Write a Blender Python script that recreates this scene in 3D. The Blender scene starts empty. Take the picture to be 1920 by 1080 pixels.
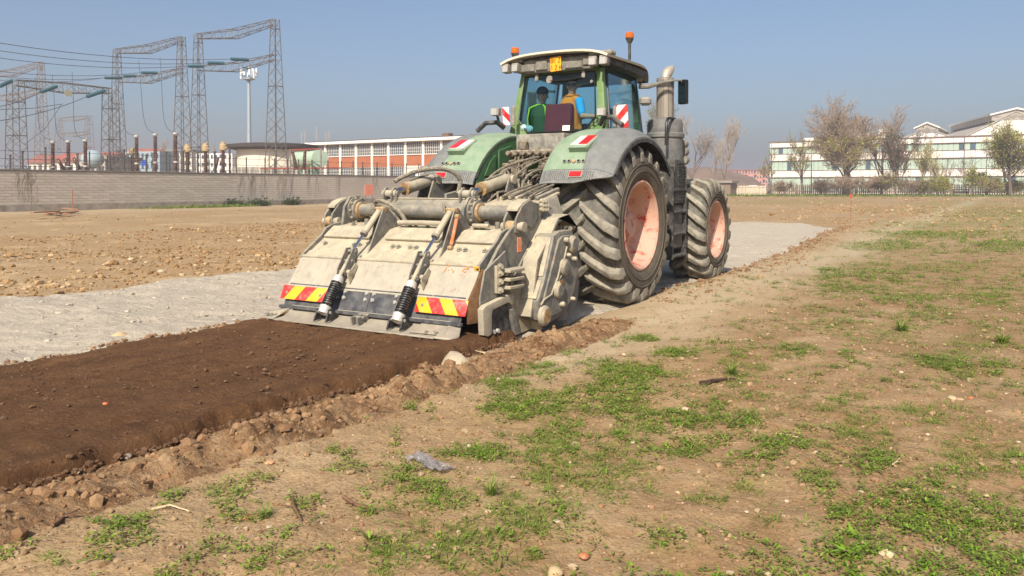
import bpy, bmesh, math, random
import numpy as np
from mathutils import Vector, Matrix, Euler, Quaternion

# ------------------------------------------------------------------ camera, sky, sun, exposure
SC = bpy.context.scene
COL = SC.collection
R = math.radians
CAM_LOC = Vector((5.55, -10.08, 1.54)); CAM_YAW = -31.4; CAM_PIT = 1.46; FPX = 1540.0; V0 = 389.0
cam_d = bpy.data.cameras.new('camera'); cam = bpy.data.objects.new('camera', cam_d); COL.objects.link(cam)
cam.location = CAM_LOC
cam.rotation_euler = (R(90 - CAM_PIT), 0, R(-CAM_YAW))
cam_d.sensor_width = 36; cam_d.lens = FPX / 1920 * 36; cam_d.shift_y = -(540 - V0) / 1920
cam_d.clip_start = 0.05; cam_d.clip_end = 6000
SC.camera = cam
SUN_EL, SUN_OFF = 40.0, 16.0            # sun stands behind the tractor, a little to its right
world = bpy.data.worlds.new('World'); SC.world = world; world.use_nodes = True
wn = world.node_tree.nodes; wl = world.node_tree.links
sky = wn.new('ShaderNodeTexSky'); sky.sky_type = 'NISHITA'; sky.sun_disc = False
sky.sun_elevation = R(SUN_EL); sky.sun_rotation = R(180 - SUN_OFF)
sky.altitude = 200; sky.air_density = 1.0; sky.dust_density = 3.4; sky.ozone_density = 4.0
wl.new(sky.outputs[0], wn['Background'].inputs[0]); wn['Background'].inputs[1].default_value = 0.084
sun_d = bpy.data.lights.new('sun', 'SUN'); sun_d.energy = 4.2; sun_d.angle = R(0.6); sun_d.color = (1.0, 0.90, 0.76)
sun = bpy.data.objects.new('sun', sun_d); COL.objects.link(sun); sun.location = (8, -20, 30)
_to = Vector((math.sin(R(SUN_OFF)) * math.cos(R(SUN_EL)), -math.cos(R(SUN_OFF)) * math.cos(R(SUN_EL)), math.sin(R(SUN_EL))))
sun.rotation_euler = _to.to_track_quat('Z', 'Y').to_euler()
SC.view_settings.view_transform = 'Standard'; SC.view_settings.look = 'None'
SC.view_settings.exposure = 0.68; SC.view_settings.gamma = 1.0
SC.render.engine = 'CYCLES'
SC.cycles.max_bounces = 4; SC.cycles.diffuse_bounces = 3; SC.cycles.transparent_max_bounces = 12; SC.cycles.volume_bounces = 0
SC.cycles.caustics_reflective = False; SC.cycles.caustics_refractive = False
random.seed(7); RNG = np.random.default_rng(11)

# ------------------------------------------------------------------ measuring helpers (photo measurements -> metres)
_y, _p = R(CAM_YAW), R(CAM_PIT)
_FW = np.array([math.sin(_y) * math.cos(_p), math.cos(_y) * math.cos(_p), -math.sin(_p)])
_RT = np.array([math.cos(_y), -math.sin(_y), 0.0]); _UP = np.cross(_RT, _FW); _C = np.array(CAM_LOC)
def _ray(x, y): return _FW + _RT * (x - 960) / FPX - _UP * (y - V0) / FPX
def _hit(x, y, i, v):
    d = _ray(x, y); return Vector(_C + d * (v - _C[i]) / d[i])
def atx(x, y, v): return _hit(x, y, 0, v)
def aty(x, y, v): return _hit(x, y, 1, v)
def atz(x, y, v=0.0): return _hit(x, y, 2, v)
def atd(x, y, d): return Vector(_C + _ray(x, y) * d)
def base(x, d):
    p = atd(x, 350, d); return Vector((p.x, p.y, 0.0))
def hgt(y, d): return 1.54 + (349.8 - y) / FPX * d

# ------------------------------------------------------------------ mesh helpers
class MB:
    def __init__(s): s.v = []; s.f = []; s.m = []; s.mi = 0
    def add(s, vs, fs):
        o = len(s.v); s.v.extend([tuple(p) for p in vs]); s.f.extend([tuple(i + o for i in f) for f in fs]); s.m.extend([s.mi] * len(fs)); return s
    def box(s, c, d, rot=None):
        hx, hy, hz = d[0] / 2, d[1] / 2, d[2] / 2
        vs = [Vector((x, y, z)) for z in (-hz, hz) for y in (-hy, hy) for x in (-hx, hx)]
        if rot is not None:
            m = rot if isinstance(rot, Matrix) else Euler(rot).to_matrix()
            vs = [m @ p for p in vs]
        c = Vector(c)
        return s.add([p + c for p in vs], [(0, 2, 3, 1), (4, 5, 7, 6), (0, 1, 5, 4), (2, 6, 7, 3), (0, 4, 6, 2), (1, 3, 7, 5)])
    def bx(s, x0, x1, y0, y1, z0, z1): return s.box(((x0 + x1) / 2, (y0 + y1) / 2, (z0 + z1) / 2), (abs(x1 - x0), abs(y1 - y0), abs(z1 - z0)))
    def prism(s, poly, vec):
        n = len(poly); vec = Vector(vec); P = [Vector(p) for p in poly]; Q = [p + vec for p in P]
        nrm = Vector((0, 0, 0))
        for i in range(n): nrm += P[i].cross(P[(i + 1) % n])
        flip = nrm.dot(vec) > 0
        fs = [tuple(range(n)) if not flip else tuple(reversed(range(n))), tuple(range(2 * n - 1, n - 1, -1)) if not flip else tuple(range(n, 2 * n))]
        for i in range(n):
            j = (i + 1) % n
            fs.append((i, i + n, j + n, j) if not flip else (i, j, j + n, i + n))
        return s.add(P + Q, fs)
    def ring(s, rings, closed=True, cap=True):
        n = len(rings[0]); vs = [p for r in rings for p in r]; fs = []
        for k in range(len(rings) - 1):
            for i in range(n if closed else n - 1):
                j = (i + 1) % n; fs.append((k * n + i, k * n + j, (k + 1) * n + j, (k + 1) * n + i))
        if cap and closed: fs.append(tuple(reversed(range(n)))); fs.append(tuple((len(rings) - 1) * n + i for i in range(n)))
        return s.add(vs, fs)
    def cyl(s, a, b, r0, r1=None, n=16, cap=True):
        a = Vector(a); b = Vector(b); r1 = r0 if r1 is None else r1
        q = (b - a).to_track_quat('Z', 'Y'); X = q @ Vector((1, 0, 0)); Y = q @ Vector((0, 1, 0))
        c = [(math.cos(2 * math.pi * i / n), math.sin(2 * math.pi * i / n)) for i in range(n)]
        return s.ring([[a + X * (r0 * u) + Y * (r0 * w) for u, w in c], [b + X * (r1 * u) + Y * (r1 * w) for u, w in c]], cap=cap)
    def tube(s, path, r, n=6, cap=True):
        P = [Vector(p) for p in path]; rs = r if isinstance(r, (list, tuple)) else [r] * len(P); rings = []
        t0 = (P[1] - P[0]).normalized(); X = t0.orthogonal().normalized()
        for i, p in enumerate(P):
            t = (P[min(i + 1, len(P) - 1)] - P[max(i - 1, 0)])
            t = t.normalized() if t.length > 1e-9 else t0
            X = (X - t * X.dot(t)); X = X.normalized() if X.length > 1e-6 else t.orthogonal().normalized(); Y = t.cross(X)
            rings.append([p + (X * math.cos(2 * math.pi * k / n) + Y * math.sin(2 * math.pi * k / n)) * rs[i] for k in range(n)])
        return s.ring(rings, cap=cap)
    def lathe(s, prof, o, ax, n=24, cap=True):
        o = Vector(o); q = Vector(ax).to_track_quat('Z', 'Y'); X = q @ Vector((1, 0, 0)); Y = q @ Vector((0, 1, 0)); Z = q @ Vector((0, 0, 1))
        return s.ring([[o + Z * h + (X * math.cos(2 * math.pi * i / n) + Y * math.sin(2 * math.pi * i / n)) * r for i in range(n)] for r, h in prof], cap=cap)
    def ball(s, c, r, n=10, m=7):
        r = r if isinstance(r, (tuple, list, Vector)) else (r, r, r); c = Vector(c); rings = []
        for k in range(m + 1):
            t = -math.pi / 2 + math.pi * k / m; cr = max(math.cos(t), 0.02)
            rings.append([c + Vector((r[0] * cr * math.cos(2 * math.pi * i / n), r[1] * cr * math.sin(2 * math.pi * i / n), r[2] * math.sin(t))) for i in range(n)])
        return s.ring(rings)
    def capsule(s, a, b, r0, r1=None, n=10):
        r1 = r0 if r1 is None else r1
        s.cyl(a, b, r0, r1, n); s.ball(a, r0, n, 6); s.ball(b, r1, n, 6); return s
    def mesh(s, name, bevel=0.0, segs=1, ang=35, smooth=True):
        me = bpy.data.meshes.new(name); me.from_pydata(s.v, [], s.f)
        if any(s.m): me.polygons.foreach_set('material_index', s.m)
        if bevel > 0:
            bm = bmesh.new(); bm.from_mesh(me)
            es = [e for e in bm.edges if len(e.link_faces) == 2 and e.calc_face_angle(0) > R(28)]
            bmesh.ops.bevel(bm, geom=es, offset=bevel, segments=segs, affect='EDGES', profile=0.7, clamp_overlap=True)
            bm.to_mesh(me); bm.free()
        if smooth:
            me.polygons.foreach_set('use_smooth', [True] * len(me.polygons)); me.set_sharp_from_angle(angle=R(ang))
        me.update(); return me
    def build(s, name, mats, parent=None, bevel=0.0, segs=1, ang=35, smooth=True):
        me = s.mesh(name, bevel, segs, ang, smooth)
        for m in (mats if isinstance(mats, (list, tuple)) else [mats]): me.materials.append(m)
        return link(name, me, parent)
def link(name, data, parent=None, keep=True):
    o = bpy.data.objects.new(name, data); COL.objects.link(o)
    if parent is not None:
        o.parent = parent
        if keep: o.matrix_parent_inverse = wmat(parent).inverted()
    return o
def wmat(o):
    m = Matrix.LocRotScale(o.location, o.rotation_euler, o.scale)
    return wmat(o.parent) @ o.matrix_parent_inverse @ m if o.parent else m
def tag(o, label, cat, group=None, kind=None):
    o['label'] = label; o['category'] = cat
    if group: o['group'] = group
    if kind: o['kind'] = kind
    return o
def thing(name, label, cat, loc=(0, 0, 0), rz=0.0, group=None):
    o = bpy.data.objects.new(name, None); COL.objects.link(o); o.location = loc; o.rotation_euler = (0, 0, rz); o.empty_display_size = 0.3
    return tag(o, label, cat, group)
def copy_tree(o, parent=None, keep=False):
    c = o.copy(); COL.objects.link(c); c.parent = parent
    for ch in list(o.children): copy_tree(ch, c)
    return c
def struct(o): o['kind'] = 'structure'; return o
def arc_pts(a, b, sag, n=14):
    a = Vector(a); b = Vector(b); return [a.lerp(b, t / n) - Vector((0, 0, 4 * sag * (t / n) * (1 - t / n))) for t in range(n + 1)]
def bez(a, b, c, d, n=12):
    a, b, c, d = map(Vector, (a, b, c, d)); out = []
    for i in range(n + 1):
        t = i / n; u = 1 - t; out.append(a * u ** 3 + b * (3 * u * u * t) + c * (3 * u * t * t) + d * t ** 3)
    return out

# ------------------------------------------------------------------ numpy noise
_T = RNG.random((256, 256))
def vnoise(x, y, seed=0):
    x = np.asarray(x, float) + seed * 17.31; y = np.asarray(y, float) + seed * 9.77
    ix = np.floor(x).astype(int); iy = np.floor(y).astype(int); fx = x - ix; fy = y - iy
    fx = fx * fx * (3 - 2 * fx); fy = fy * fy * (3 - 2 * fy)
    a = _T[ix % 256, iy % 256]; b = _T[(ix + 1) % 256, iy % 256]; c = _T[ix % 256, (iy + 1) % 256]; d = _T[(ix + 1) % 256, (iy + 1) % 256]
    return (a * (1 - fx) + b * fx) * (1 - fy) + (c * (1 - fx) + d * fx) * fy - 0.5
def sstep(a, b, x):
    t = np.clip((np.asarray(x, float) - a) / (b - a), 0, 1); return t * t * (3 - 2 * t)

# ------------------------------------------------------------------ materials
def srgb(r, g, b):
    f = lambda c: (c / 255 / 12.92) if c / 255 <= 0.04045 else ((c / 255 + 0.055) / 1.055) ** 2.4
    return (f(r), f(g), f(b), 1.0)
def c4(c): return (c[0], c[1], c[2], 1.0)
class NT:
    def __init__(s, name):
        s.mat = bpy.data.materials.new(name); s.mat.use_nodes = True; s.n = s.mat.node_tree.nodes; s.l = s.mat.node_tree.links
        s.b = s.n['Principled BSDF']; s.out = s.n['Material Output']
        s.tc = s.n.new('ShaderNodeTexCoord')
    def set(s, k, v):
        if hasattr(v, 'links') or isinstance(v, bpy.types.NodeSocket): s.l.new(v, s.b.inputs[k])
        else: s.b.inputs[k].default_value = v
    def noise(s, scale, detail=4, rough=0.55, vec=None, out=0, dist=0.0):
        t = s.n.new('ShaderNodeTexNoise'); t.inputs['Scale'].default_value = scale; t.inputs['Detail'].default_value = detail
        t.inputs['Roughness'].default_value = rough; t.inputs['Distortion'].default_value = dist
        s.l.new(vec or s.tc.outputs['Object'], t.inputs['Vector']); return t.outputs[out]
    def voro(s, scale, feature='F1', out='Distance', vec=None, rnd=1.0):
        t = s.n.new('ShaderNodeTexVoronoi'); t.feature = feature; t.inputs['Scale'].default_value = scale; t.inputs['Randomness'].default_value = rnd
        s.l.new(vec or s.tc.outputs['Object'], t.inputs['Vector']); return t.outputs[out]
    def ramp(s, fac, stops, interp='LINEAR'):
        r = s.n.new('ShaderNodeValToRGB'); r.color_ramp.interpolation = interp; e = r.color_ramp.elements
        while len(e) < len(stops): e.new(0.5)
        for i, (p, c) in enumerate(stops):
            e[i].position = p; e[i].color = c4(c) if not isinstance(c, (int, float)) else (c, c, c, 1)
        s.l.new(fac, r.inputs[0]); return r.outputs[0]
    def mix(s, fac, a, b, mode='MIX'):
        m = s.n.new('ShaderNodeMix'); m.data_type = 'RGBA'; m.blend_type = mode; m.clamp_factor = True
        for i, v in ((0, fac), (6, a), (7, b)):
            if isinstance(v, bpy.types.NodeSocket): s.l.new(v, m.inputs[i])
            else: m.inputs[i].default_value = v if i == 0 else c4(v)
        return m.outputs[2]
    def math(s, op, a, b=0.0, clamp=False):
        m = s.n.new('ShaderNodeMath'); m.operation = op; m.use_clamp = clamp
        for i, v in ((0, a), (1, b)):
            if isinstance(v, bpy.types.NodeSocket): s.l.new(v, m.inputs[i])
            else: m.inputs[i].default_value = v
        return m.outputs[0]
    def rand(s):
        g = s.n.new('ShaderNodeNewGeometry'); return g.outputs['Random Per Island']
    def orand(s):
        g = s.n.new('ShaderNodeObjectInfo'); return g.outputs['Random']
    def nz(s):
        g = s.n.new('ShaderNodeNewGeometry'); x = s.n.new('ShaderNodeSeparateXYZ'); s.l.new(g.outputs['Normal'], x.inputs[0]); return x.outputs[2]
    def xyz(s):
        x = s.n.new('ShaderNodeSeparateXYZ'); s.l.new(s.tc.outputs['Object'], x.inputs[0]); return x.outputs
    def bump(s, h, strength=0.3, dist=0.02):
        b = s.n.new('ShaderNodeBump'); b.inputs['Strength'].default_value = strength; b.inputs['Distance'].default_value = dist
        s.l.new(h, b.inputs['Height']); s.l.new(b.outputs[0], s.b.inputs['Normal'])
MATS = {}
DUST = srgb(196, 184, 160)
def paint(name, col, rough=0.5, metal=0.0, dust=0.0, up=0.0, dcol=DUST, var=0.12, scale=6.0, bump=0.0, bscale=40.0, spec=0.4, sharp=0.5, rust=0.0, streak=0.0):
    """painted or bare surface with patchy dust that also gathers on faces that look up"""
    if name in MATS: return MATS[name]
    t = NT(name); col = tuple(col[:3])
    n1 = t.noise(scale, 5, 0.6)
    base_c = t.mix(t.ramp(n1, [(0.3, 0.0), (0.7, 1.0)]), [c * (1 - var) for c in col], [min(1, c * (1 + var)) for c in col])
    if rust > 0:
        rn = t.noise(scale * 2.2, 6, 0.7, dist=0.6)
        base_c = t.mix(t.ramp(rn, [(0.62 - rust * 0.2, 0.0), (0.70 - rust * 0.2, 0.85)]), base_c, srgb(118, 74, 46))
    if streak > 0:
        mp = t.n.new('ShaderNodeMapping'); mp.inputs['Scale'].default_value = (1.0, .3, .16); t.l.new(t.tc.outputs['Object'], mp.inputs[0])
        s1 = t.noise(16, 6, .7, vec=mp.outputs[0]); base_c = t.mix(t.math('MULTIPLY', t.ramp(s1, [(.5, 0), (.72, 1)]), streak), base_c, [c * .45 for c in col])
    if dust > 0 or up > 0:
        n2 = t.noise(scale * 1.7, 6, 0.65, dist=0.4)
        f = t.ramp(n2, [(max(0.0, 0.62 - dust * 0.45 - 0.18 * (1 - sharp)), 0.0), (min(1.0, 0.68 - dust * 0.3 + 0.18 * (1 - sharp)), 1.0)])
        f = t.math('MULTIPLY', f, min(1.0, 0.35 + dust * 0.6))
        if up > 0: f = t.math('ADD', f, t.math('MULTIPLY', t.math('MAXIMUM', t.nz(), 0.0), up), True)
        base_c = t.mix(f, base_c, dcol)
        if streak > 0:
            s2 = t.noise(scale * 6, 6, .75, dist=.8); base_c = t.mix(t.math('MULTIPLY', t.ramp(s2, [(.56, 0), (.66, 1)]), streak), base_c, [c * .6 for c in col])
        t.set('Roughness', t.math('MAXIMUM', t.math('MULTIPLY', f, 0.95), rough))
    else: t.set('Roughness', rough)
    t.set('Base Color', base_c); t.set('Metallic', metal); t.b.inputs['Specular IOR Level'].default_value = spec
    if bump > 0: t.bump(t.noise(bscale, 5, 0.65), bump, 0.01)
    MATS[name] = t.mat; return t.mat
def plain(name, col, rough=0.5, metal=0.0, spec=0.5):
    if name in MATS: return MATS[name]
    t = NT(name); t.set('Base Color', c4(col)); t.set('Roughness', rough); t.set('Metallic', metal); t.b.inputs['Specular IOR Level'].default_value = spec
    MATS[name] = t.mat; return t.mat
def glass(name, tint, refl=0.5, rough=0.02, op=0.0):
    if name in MATS: return MATS[name]
    t = NT(name); tr = t.n.new('ShaderNodeBsdfTransparent'); tr.inputs[0].default_value = c4(tint)
    gl = t.n.new('ShaderNodeBsdfGlossy'); gl.inputs['Roughness'].default_value = rough
    fr = t.n.new('ShaderNodeFresnel'); fr.inputs[0].default_value = 1.45
    mx = t.n.new('ShaderNodeMixShader'); t.l.new(t.math('MULTIPLY', fr.outputs[0], refl), mx.inputs[0]); t.l.new(tr.outputs[0], mx.inputs[1]); t.l.new(gl.outputs[0], mx.inputs[2])
    df = t.n.new('ShaderNodeBsdfDiffuse'); df.inputs[0].default_value = c4(DUST); m2 = t.n.new('ShaderNodeMixShader'); m2.inputs[0].default_value = op
    t.l.new(mx.outputs[0], m2.inputs[1]); t.l.new(df.outputs[0], m2.inputs[2]); t.l.new(m2.outputs[0], t.out.inputs[0]); MATS[name] = t.mat; return t.mat
# ------------------------------------------------------------------ the ground
TX0, TX1 = -1.44, 1.30        # tilled strip, left and right edge
def lime_in(x, y):
    """1 inside the spread lime, 0 outside, with a ragged edge"""
    x = np.asarray(x, float); y = np.asarray(y, float)
    wob = vnoise(x * .9, y * .9, 3) * .5 + vnoise(x * 3, y * 3, 4) * .2
    left = sstep(-.16, .16, x + 6.25 + wob * .8)
    rb = 1.22 - sstep(4, 22, y) * 1.1
    right = sstep(-.16, .16, rb - x + wob * .55)
    front = sstep(-.3, .3, (25.5 - np.clip((x + 2), 0, 9) * 2.2) - y + wob * 2)
    return left * right * front
def tilled_in(x, y):
    x = np.asarray(x, float); y = np.asarray(y, float)
    wl_ = vnoise(x * 2, y * 1.6, 6) * .10 + vnoise(x * 6, y * 6, 7) * .06
    wr_ = vnoise(x * 0 + 3, y * 1.3, 8) * .13 + vnoise(x * 0, y * 5, 9) * .08 + vnoise(x * 9, y * 13, 10) * .05
    return sstep(-.05, .05, x - TX0 + wl_) * sstep(-.035, .035, TX1 - x + wr_) * sstep(-.1, .1, -2.9 - y)
def gz(x, y):
    x = np.asarray(x, float); y = np.asarray(y, float)
    dist = np.hypot(x - 5.5, y + 10); near = 1 - sstep(18, 60, dist)
    h = vnoise(x * .35, y * .35, 1) * .05 + (vnoise(x * 1.3, y * 1.3, 2) * .035 + vnoise(x * 3.7, y * 3.7, 5) * .022 + vnoise(x * 9, y * 9, 6) * .014) * near
    fine = sstep(1.5, 2.0, x) * (1 - sstep(7, 13, dist))
    h = h + fine * (np.abs(vnoise(x * 15, y * 15, 7)) * .026 + np.abs(vnoise(x * 31, y * 31, 8)) * .016 - .009 + vnoise(x * 4.5, y * 4.5, 9) * .026)
    # broken clods thrown up beside the tilled strip
    rid = .5 * np.exp(-((x - 1.72) / .24) ** 2) * sstep(-1.6, -2.6, y)
    h = h + rid * (.04 + vnoise(x * 4, y * 4, 12) * .11 + vnoise(x * 9, y * 9, 13) * .06)
    ridf = np.exp(-((x - (1.45 - sstep(4, 22, y) * 1.1)) / .32) ** 2) * sstep(-.5, 1.5, y) * (1 - sstep(22, 27, y))
    h = h + ridf * (.04 + vnoise(x * 3, y * 3, 14) * .07)
    lb = np.exp(-((x + 1.52) / .13) ** 2) * sstep(-3.0, -3.6, y)
    h = h + lb * (.05 + vnoise(x * 8, y * 8, 15) * .08)
    # rougher gravel field to the left
    lf = sstep(-6.0, -7.5, x) * (1 - sstep(45, 70, dist))
    h = h + lf * (vnoise(x * 1.1, y * 1.1, 18) * .05 + vnoise(x * 2.2, y * 2.2, 16) * .06 + vnoise(x * 5, y * 5, 17) * .05)
    return h
def gzf(x, y): return float(gz(x, y))
def axis_pts(a, b, step, lo, hi, grow=1.12, back=None):
    p = list(np.arange(a, b + 1e-6, step)); s = step; q = p[-1]
    while q < hi: s *= grow; q += s; p.append(q)
    s = step; q = p[0]; out = []
    while q > lo: s *= back or grow; q -= s; out.append(q)
    return np.array(out[::-1] + p)
def grid_obj(name, xs, ys, zfun, mat, attr=None):
    X, Y = np.meshgrid(xs, ys); Z = zfun(X, Y); n, m = len(xs), len(ys)
    co = np.stack([X, Y, Z], -1).reshape(-1, 3)
    i = np.arange(n - 1)[None, :] + (np.arange(m - 1) * n)[:, None]
    f = np.stack([i, i + 1, i + n + 1, i + n], -1).reshape(-1, 4)
    me = raw_mesh(name, co, f); me.materials.append(mat)
    for k, fn in (attr or {}).items():
        a = me.attributes.new(k, 'FLOAT', 'POINT'); a.data.foreach_set('value', fn(X, Y).reshape(-1).astype(np.float32))
    return link(name, me)
def raw_mesh(name, co, faces, smooth=True):
    me = bpy.data.meshes.new(name); k = faces.shape[1]
    me.vertices.add(len(co)); me.vertices.foreach_set('co', np.ascontiguousarray(co, np.float32).reshape(-1))
    me.loops.add(faces.size); me.loops.foreach_set('vertex_index', np.ascontiguousarray(faces, np.int32).reshape(-1))
    me.polygons.add(len(faces)); me.polygons.foreach_set('loop_start', (np.arange(len(faces)) * k).astype(np.int32))
    try: me.polygons.foreach_set('loop_total', np.full(len(faces), k, np.int32))
    except Exception: pass
    me.polygons.foreach_set('use_smooth', np.full(len(faces), smooth))
    me.update(calc_edges=True); return me

def ground_mat():
    t = NT('field_soil'); P = t.tc.outputs['Object']
    n_big = t.noise(.55, 3); n_mid = t.noise(3.5, 6, .65); n_fin = t.noise(28, 6, .7)
    soil = t.mix(t.ramp(n_mid, [(.3, 0), (.7, 1)]), srgb(130, 105, 77), srgb(168, 143, 109))
    soil = t.mix(t.ramp(n_fin, [(.36, 0), (.7, .75)]), soil, srgb(188, 166, 132))
    soil = t.mix(t.ramp(t.noise(60, 5, .7), [(.34, .7), (.48, 0)]), soil, srgb(98, 74, 54))  # dark pits: tiny shadows between crumbs put into the soil colour
    soil = t.mix(t.ramp(t.noise(.13, 5, .65, dist=.6), [(.40, 0), (.62, .55)]), soil, srgb(150, 122, 86)); soil = t.mix(t.ramp(t.noise(.38, 6, .7, dist=.4), [(.52, 0), (.68, .5)]), soil, srgb(196, 172, 134))
    # pale dusty band beside the machine, browner earth to the right
    a = t.n.new('ShaderNodeAttribute'); a.attribute_name = 'dusty'
    soil = t.mix(t.math('MULTIPLY', a.outputs['Fac'], .8), soil, t.mix(n_fin, srgb(166, 150, 122), srgb(194, 178, 148)))
    g = t.n.new('ShaderNodeAttribute'); g.attribute_name = 'grassy'
    gn = t.math('MULTIPLY', g.outputs['Fac'], t.ramp(t.noise(5.5, 6, .75), [(.42, 0), (.6, 1)]))
    soil = t.mix(t.math('MULTIPLY', gn, .6), soil, t.mix(n_mid, srgb(96, 112, 46), srgb(124, 128, 66)))
    c = t.n.new('ShaderNodeAttribute'); c.attribute_name = 'clod'
    soil = t.mix(t.math('MULTIPLY', c.outputs['Fac'], t.ramp(t.noise(7, 5, .7), [(.38, 0), (.6, 1)])), soil, srgb(112, 78, 52))
    e_ = t.n.new('ShaderNodeAttribute'); e_.attribute_name = 'earthy'
    soil = t.mix(t.math('MULTIPLY', e_.outputs['Fac'], t.ramp(t.noise(1.6, 5, .7, dist=.5), [(.36, 0), (.62, .85)])), soil, t.mix(n_fin, srgb(112, 85, 57), srgb(150, 119, 83)))
    # scattered pale pebbles too small to build
    v = t.voro(38); peb = t.ramp(v, [(.10, 1), (.2, 0)])
    on = t.ramp(t.voro(38, out='Color'), [(.74, 0), (.78, 1)])
    soil = t.mix(t.math('MULTIPLY', t.math('MULTIPLY', peb, on), .8), soil, srgb(214, 200, 176))
    t.set('Base Color', soil); t.set('Roughness', .95); t.b.inputs['Specular IOR Level'].default_value = .1
    gr = t.voro(55, 'SMOOTH_F1'); h = t.math('ADD', t.math('MULTIPLY', n_mid, .5), t.math('ADD', t.math('MULTIPLY', n_fin, .55), t.math('SUBTRACT', t.math('MULTIPLY', peb, .3), t.math('MULTIPLY', gr, .35))))
    t.bump(h, .7, .022); return t.mat
def lime_mat():
    t = NT('spread_lime'); n1 = t.noise(1.4, 5, .6); n2 = t.noise(14, 6, .7)
    c = t.mix(n1, srgb(164, 152, 134), srgb(182, 170, 150)); c = t.mix(t.ramp(n2, [(.3, 0), (.62, .6)]), c, srgb(200, 190, 172))
    lump = t.noise(7, 6, .75, dist=.7)
    c = t.mix(t.ramp(lump, [(.3, .9), (.36, 0)]), c, srgb(150, 140, 122))
    t.set('Base Color', c); t.set('Roughness', .95); t.b.inputs['Specular IOR Level'].default_value = .1
    t.bump(t.math('ADD', t.math('MULTIPLY', lump, 1.3), t.math('MULTIPLY', n2, .7)), .8, .045); return t.mat
def tilled_mat():
    t = NT('tilled_earth'); mp = t.n.new('ShaderNodeMapping'); mp.inputs['Scale'].default_value = (1.0, .22, 1.0); t.l.new(t.tc.outputs['Object'], mp.inputs[0])
    n1 = t.noise(6, 5, .6, vec=mp.outputs[0]); n2 = t.noise(34, 6, .75); n3 = t.noise(1.2, 3)
    c = t.mix(t.ramp(n1, [(.3, 0), (.7, 1)]), srgb(84, 59, 40), srgb(112, 82, 55)); c = t.mix(t.ramp(n2, [(.52, 0), (.74, .8)]), c, srgb(146, 110, 80))
    c = t.mix(t.ramp(n3, [(.35, 0), (.65, .3)]), c, srgb(98, 72, 54))
    v = t.voro(22); on = t.ramp(t.voro(22, out='Color'), [(.86, 0), (.88, 1)])
    c = t.mix(t.math('MULTIPLY', t.ramp(v, [(.09, 1), (.15, 0)]), on), c, srgb(176, 150, 122))
    t.set('Base Color', c); t.set('Roughness', .97); t.b.inputs['Specular IOR Level'].default_value = .1
    t.bump(t.math('ADD', t.math('MULTIPLY', n1, .6), n2), .9, .03); return t.mat

# the places where weeds grow thickest, read off the photo as (x, y, half-width, half-height) in its pixels
PATCH = [(1090, 890, 150, 60), (1010, 960, 120, 60), (900, 1030, 150, 50), (1000, 760, 120, 35), (1130, 750, 110, 30), (1240, 790, 90, 30), (1180, 700, 90, 25),
         (1290, 840, 60, 25), (1380, 700, 30, 22), (1040, 830, 60, 30), (880, 850, 90, 25), (760, 900, 80, 35), (650, 880, 40, 16), (700, 960, 50, 22),
         (830, 940, 60, 30), (760, 1040, 90, 35), (420, 1030, 40, 16), (1330, 930, 45, 25), (1240, 1030, 50, 25), (1400, 790, 40, 20), (1620, 800, 60, 28), (1730, 780, 60, 28),
         (1810, 830, 70, 45), (1600, 970, 90, 35), (1700, 960, 110, 50), (1590, 1040, 80, 45), (1820, 990, 70, 45), (1880, 1050, 60, 30), (1440, 990, 40, 20), (1420, 910, 45, 20), (1690, 622, 40, 30), (1830, 645, 70, 25),
         (1780, 680, 60, 22), (1740, 590, 60, 14), (1560, 610, 60, 14), (1500, 655, 45, 14), (1270, 660, 50, 14), (1200, 630, 40, 10), (1590, 540, 60, 12), (1700, 560, 70, 12), (1850, 560, 60, 14), (1870, 690, 40, 20), (1900, 850, 30, 30),
         (1640, 500, 80, 12), (1780, 500, 90, 14), (1660, 460, 90, 10), (1880, 460, 60, 12), (1740, 420, 110, 9), (1850, 400, 110, 10), (1680, 395, 100, 7), (1820, 380, 150, 8), (1500, 378, 150, 5), (1750, 440, 120, 8), (1560, 505, 30, 8),
         (1490, 830, 40, 18), (1560, 760, 40, 14), (1000, 690, 60, 14), (1110, 680, 50, 12), (940, 720, 60, 16), (1650, 860, 50, 25), (1760, 900, 60, 30), (1530, 900, 40, 18), (100, 1060, 40, 12)]
_pc = []
for (px, py, hw, hh) in PATCH:
    c = atz(px, py); e = atz(px + hw, py); u = atz(px, max(py - hh, 352)); d = atz(px, py + hh)
    _pc.append((c.x, c.y, (e - c).xy, ((u - d) * .5).xy))
def grassy(x, y):
    x = np.asarray(x, float); y = np.asarray(y, float); g = np.zeros_like(x)
    for cx, cy, e, u in _pc:
        M = np.array([[e.x, u.x], [e.y, u.y]]); I = np.linalg.inv(M)
        a = I[0, 0] * (x - cx) + I[0, 1] * (y - cy); b = I[1, 0] * (x - cx) + I[1, 1] * (y - cy)
        g = np.maximum(g, 1 - sstep(.45, 1.25, np.sqrt(a * a + b * b)))
    far = sstep(1.5, 5, x - .02 * y) * sstep(14, 30, y) * .85 + sstep(90, 110, y) * .5
    base_g = 0.0
    return np.clip(np.maximum(np.maximum(g, far), base_g), 0, 1)
def dusty(x, y):
    x = np.asarray(x, float); y = np.asarray(y, float)
    w = vnoise(x * 1.1, y * 1.1, 22) * .9
    band = np.exp(-((x - 1.9 + w) / .75) ** 2) * sstep(-6, -3.4, y) * .9
    wallside = sstep(-36, -44, x) * .5
    return np.clip(np.maximum(band, wallside) + .25 * vnoise(x * .7, y * .7, 23) * sstep(1.5, 2, x), 0, 1)
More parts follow.
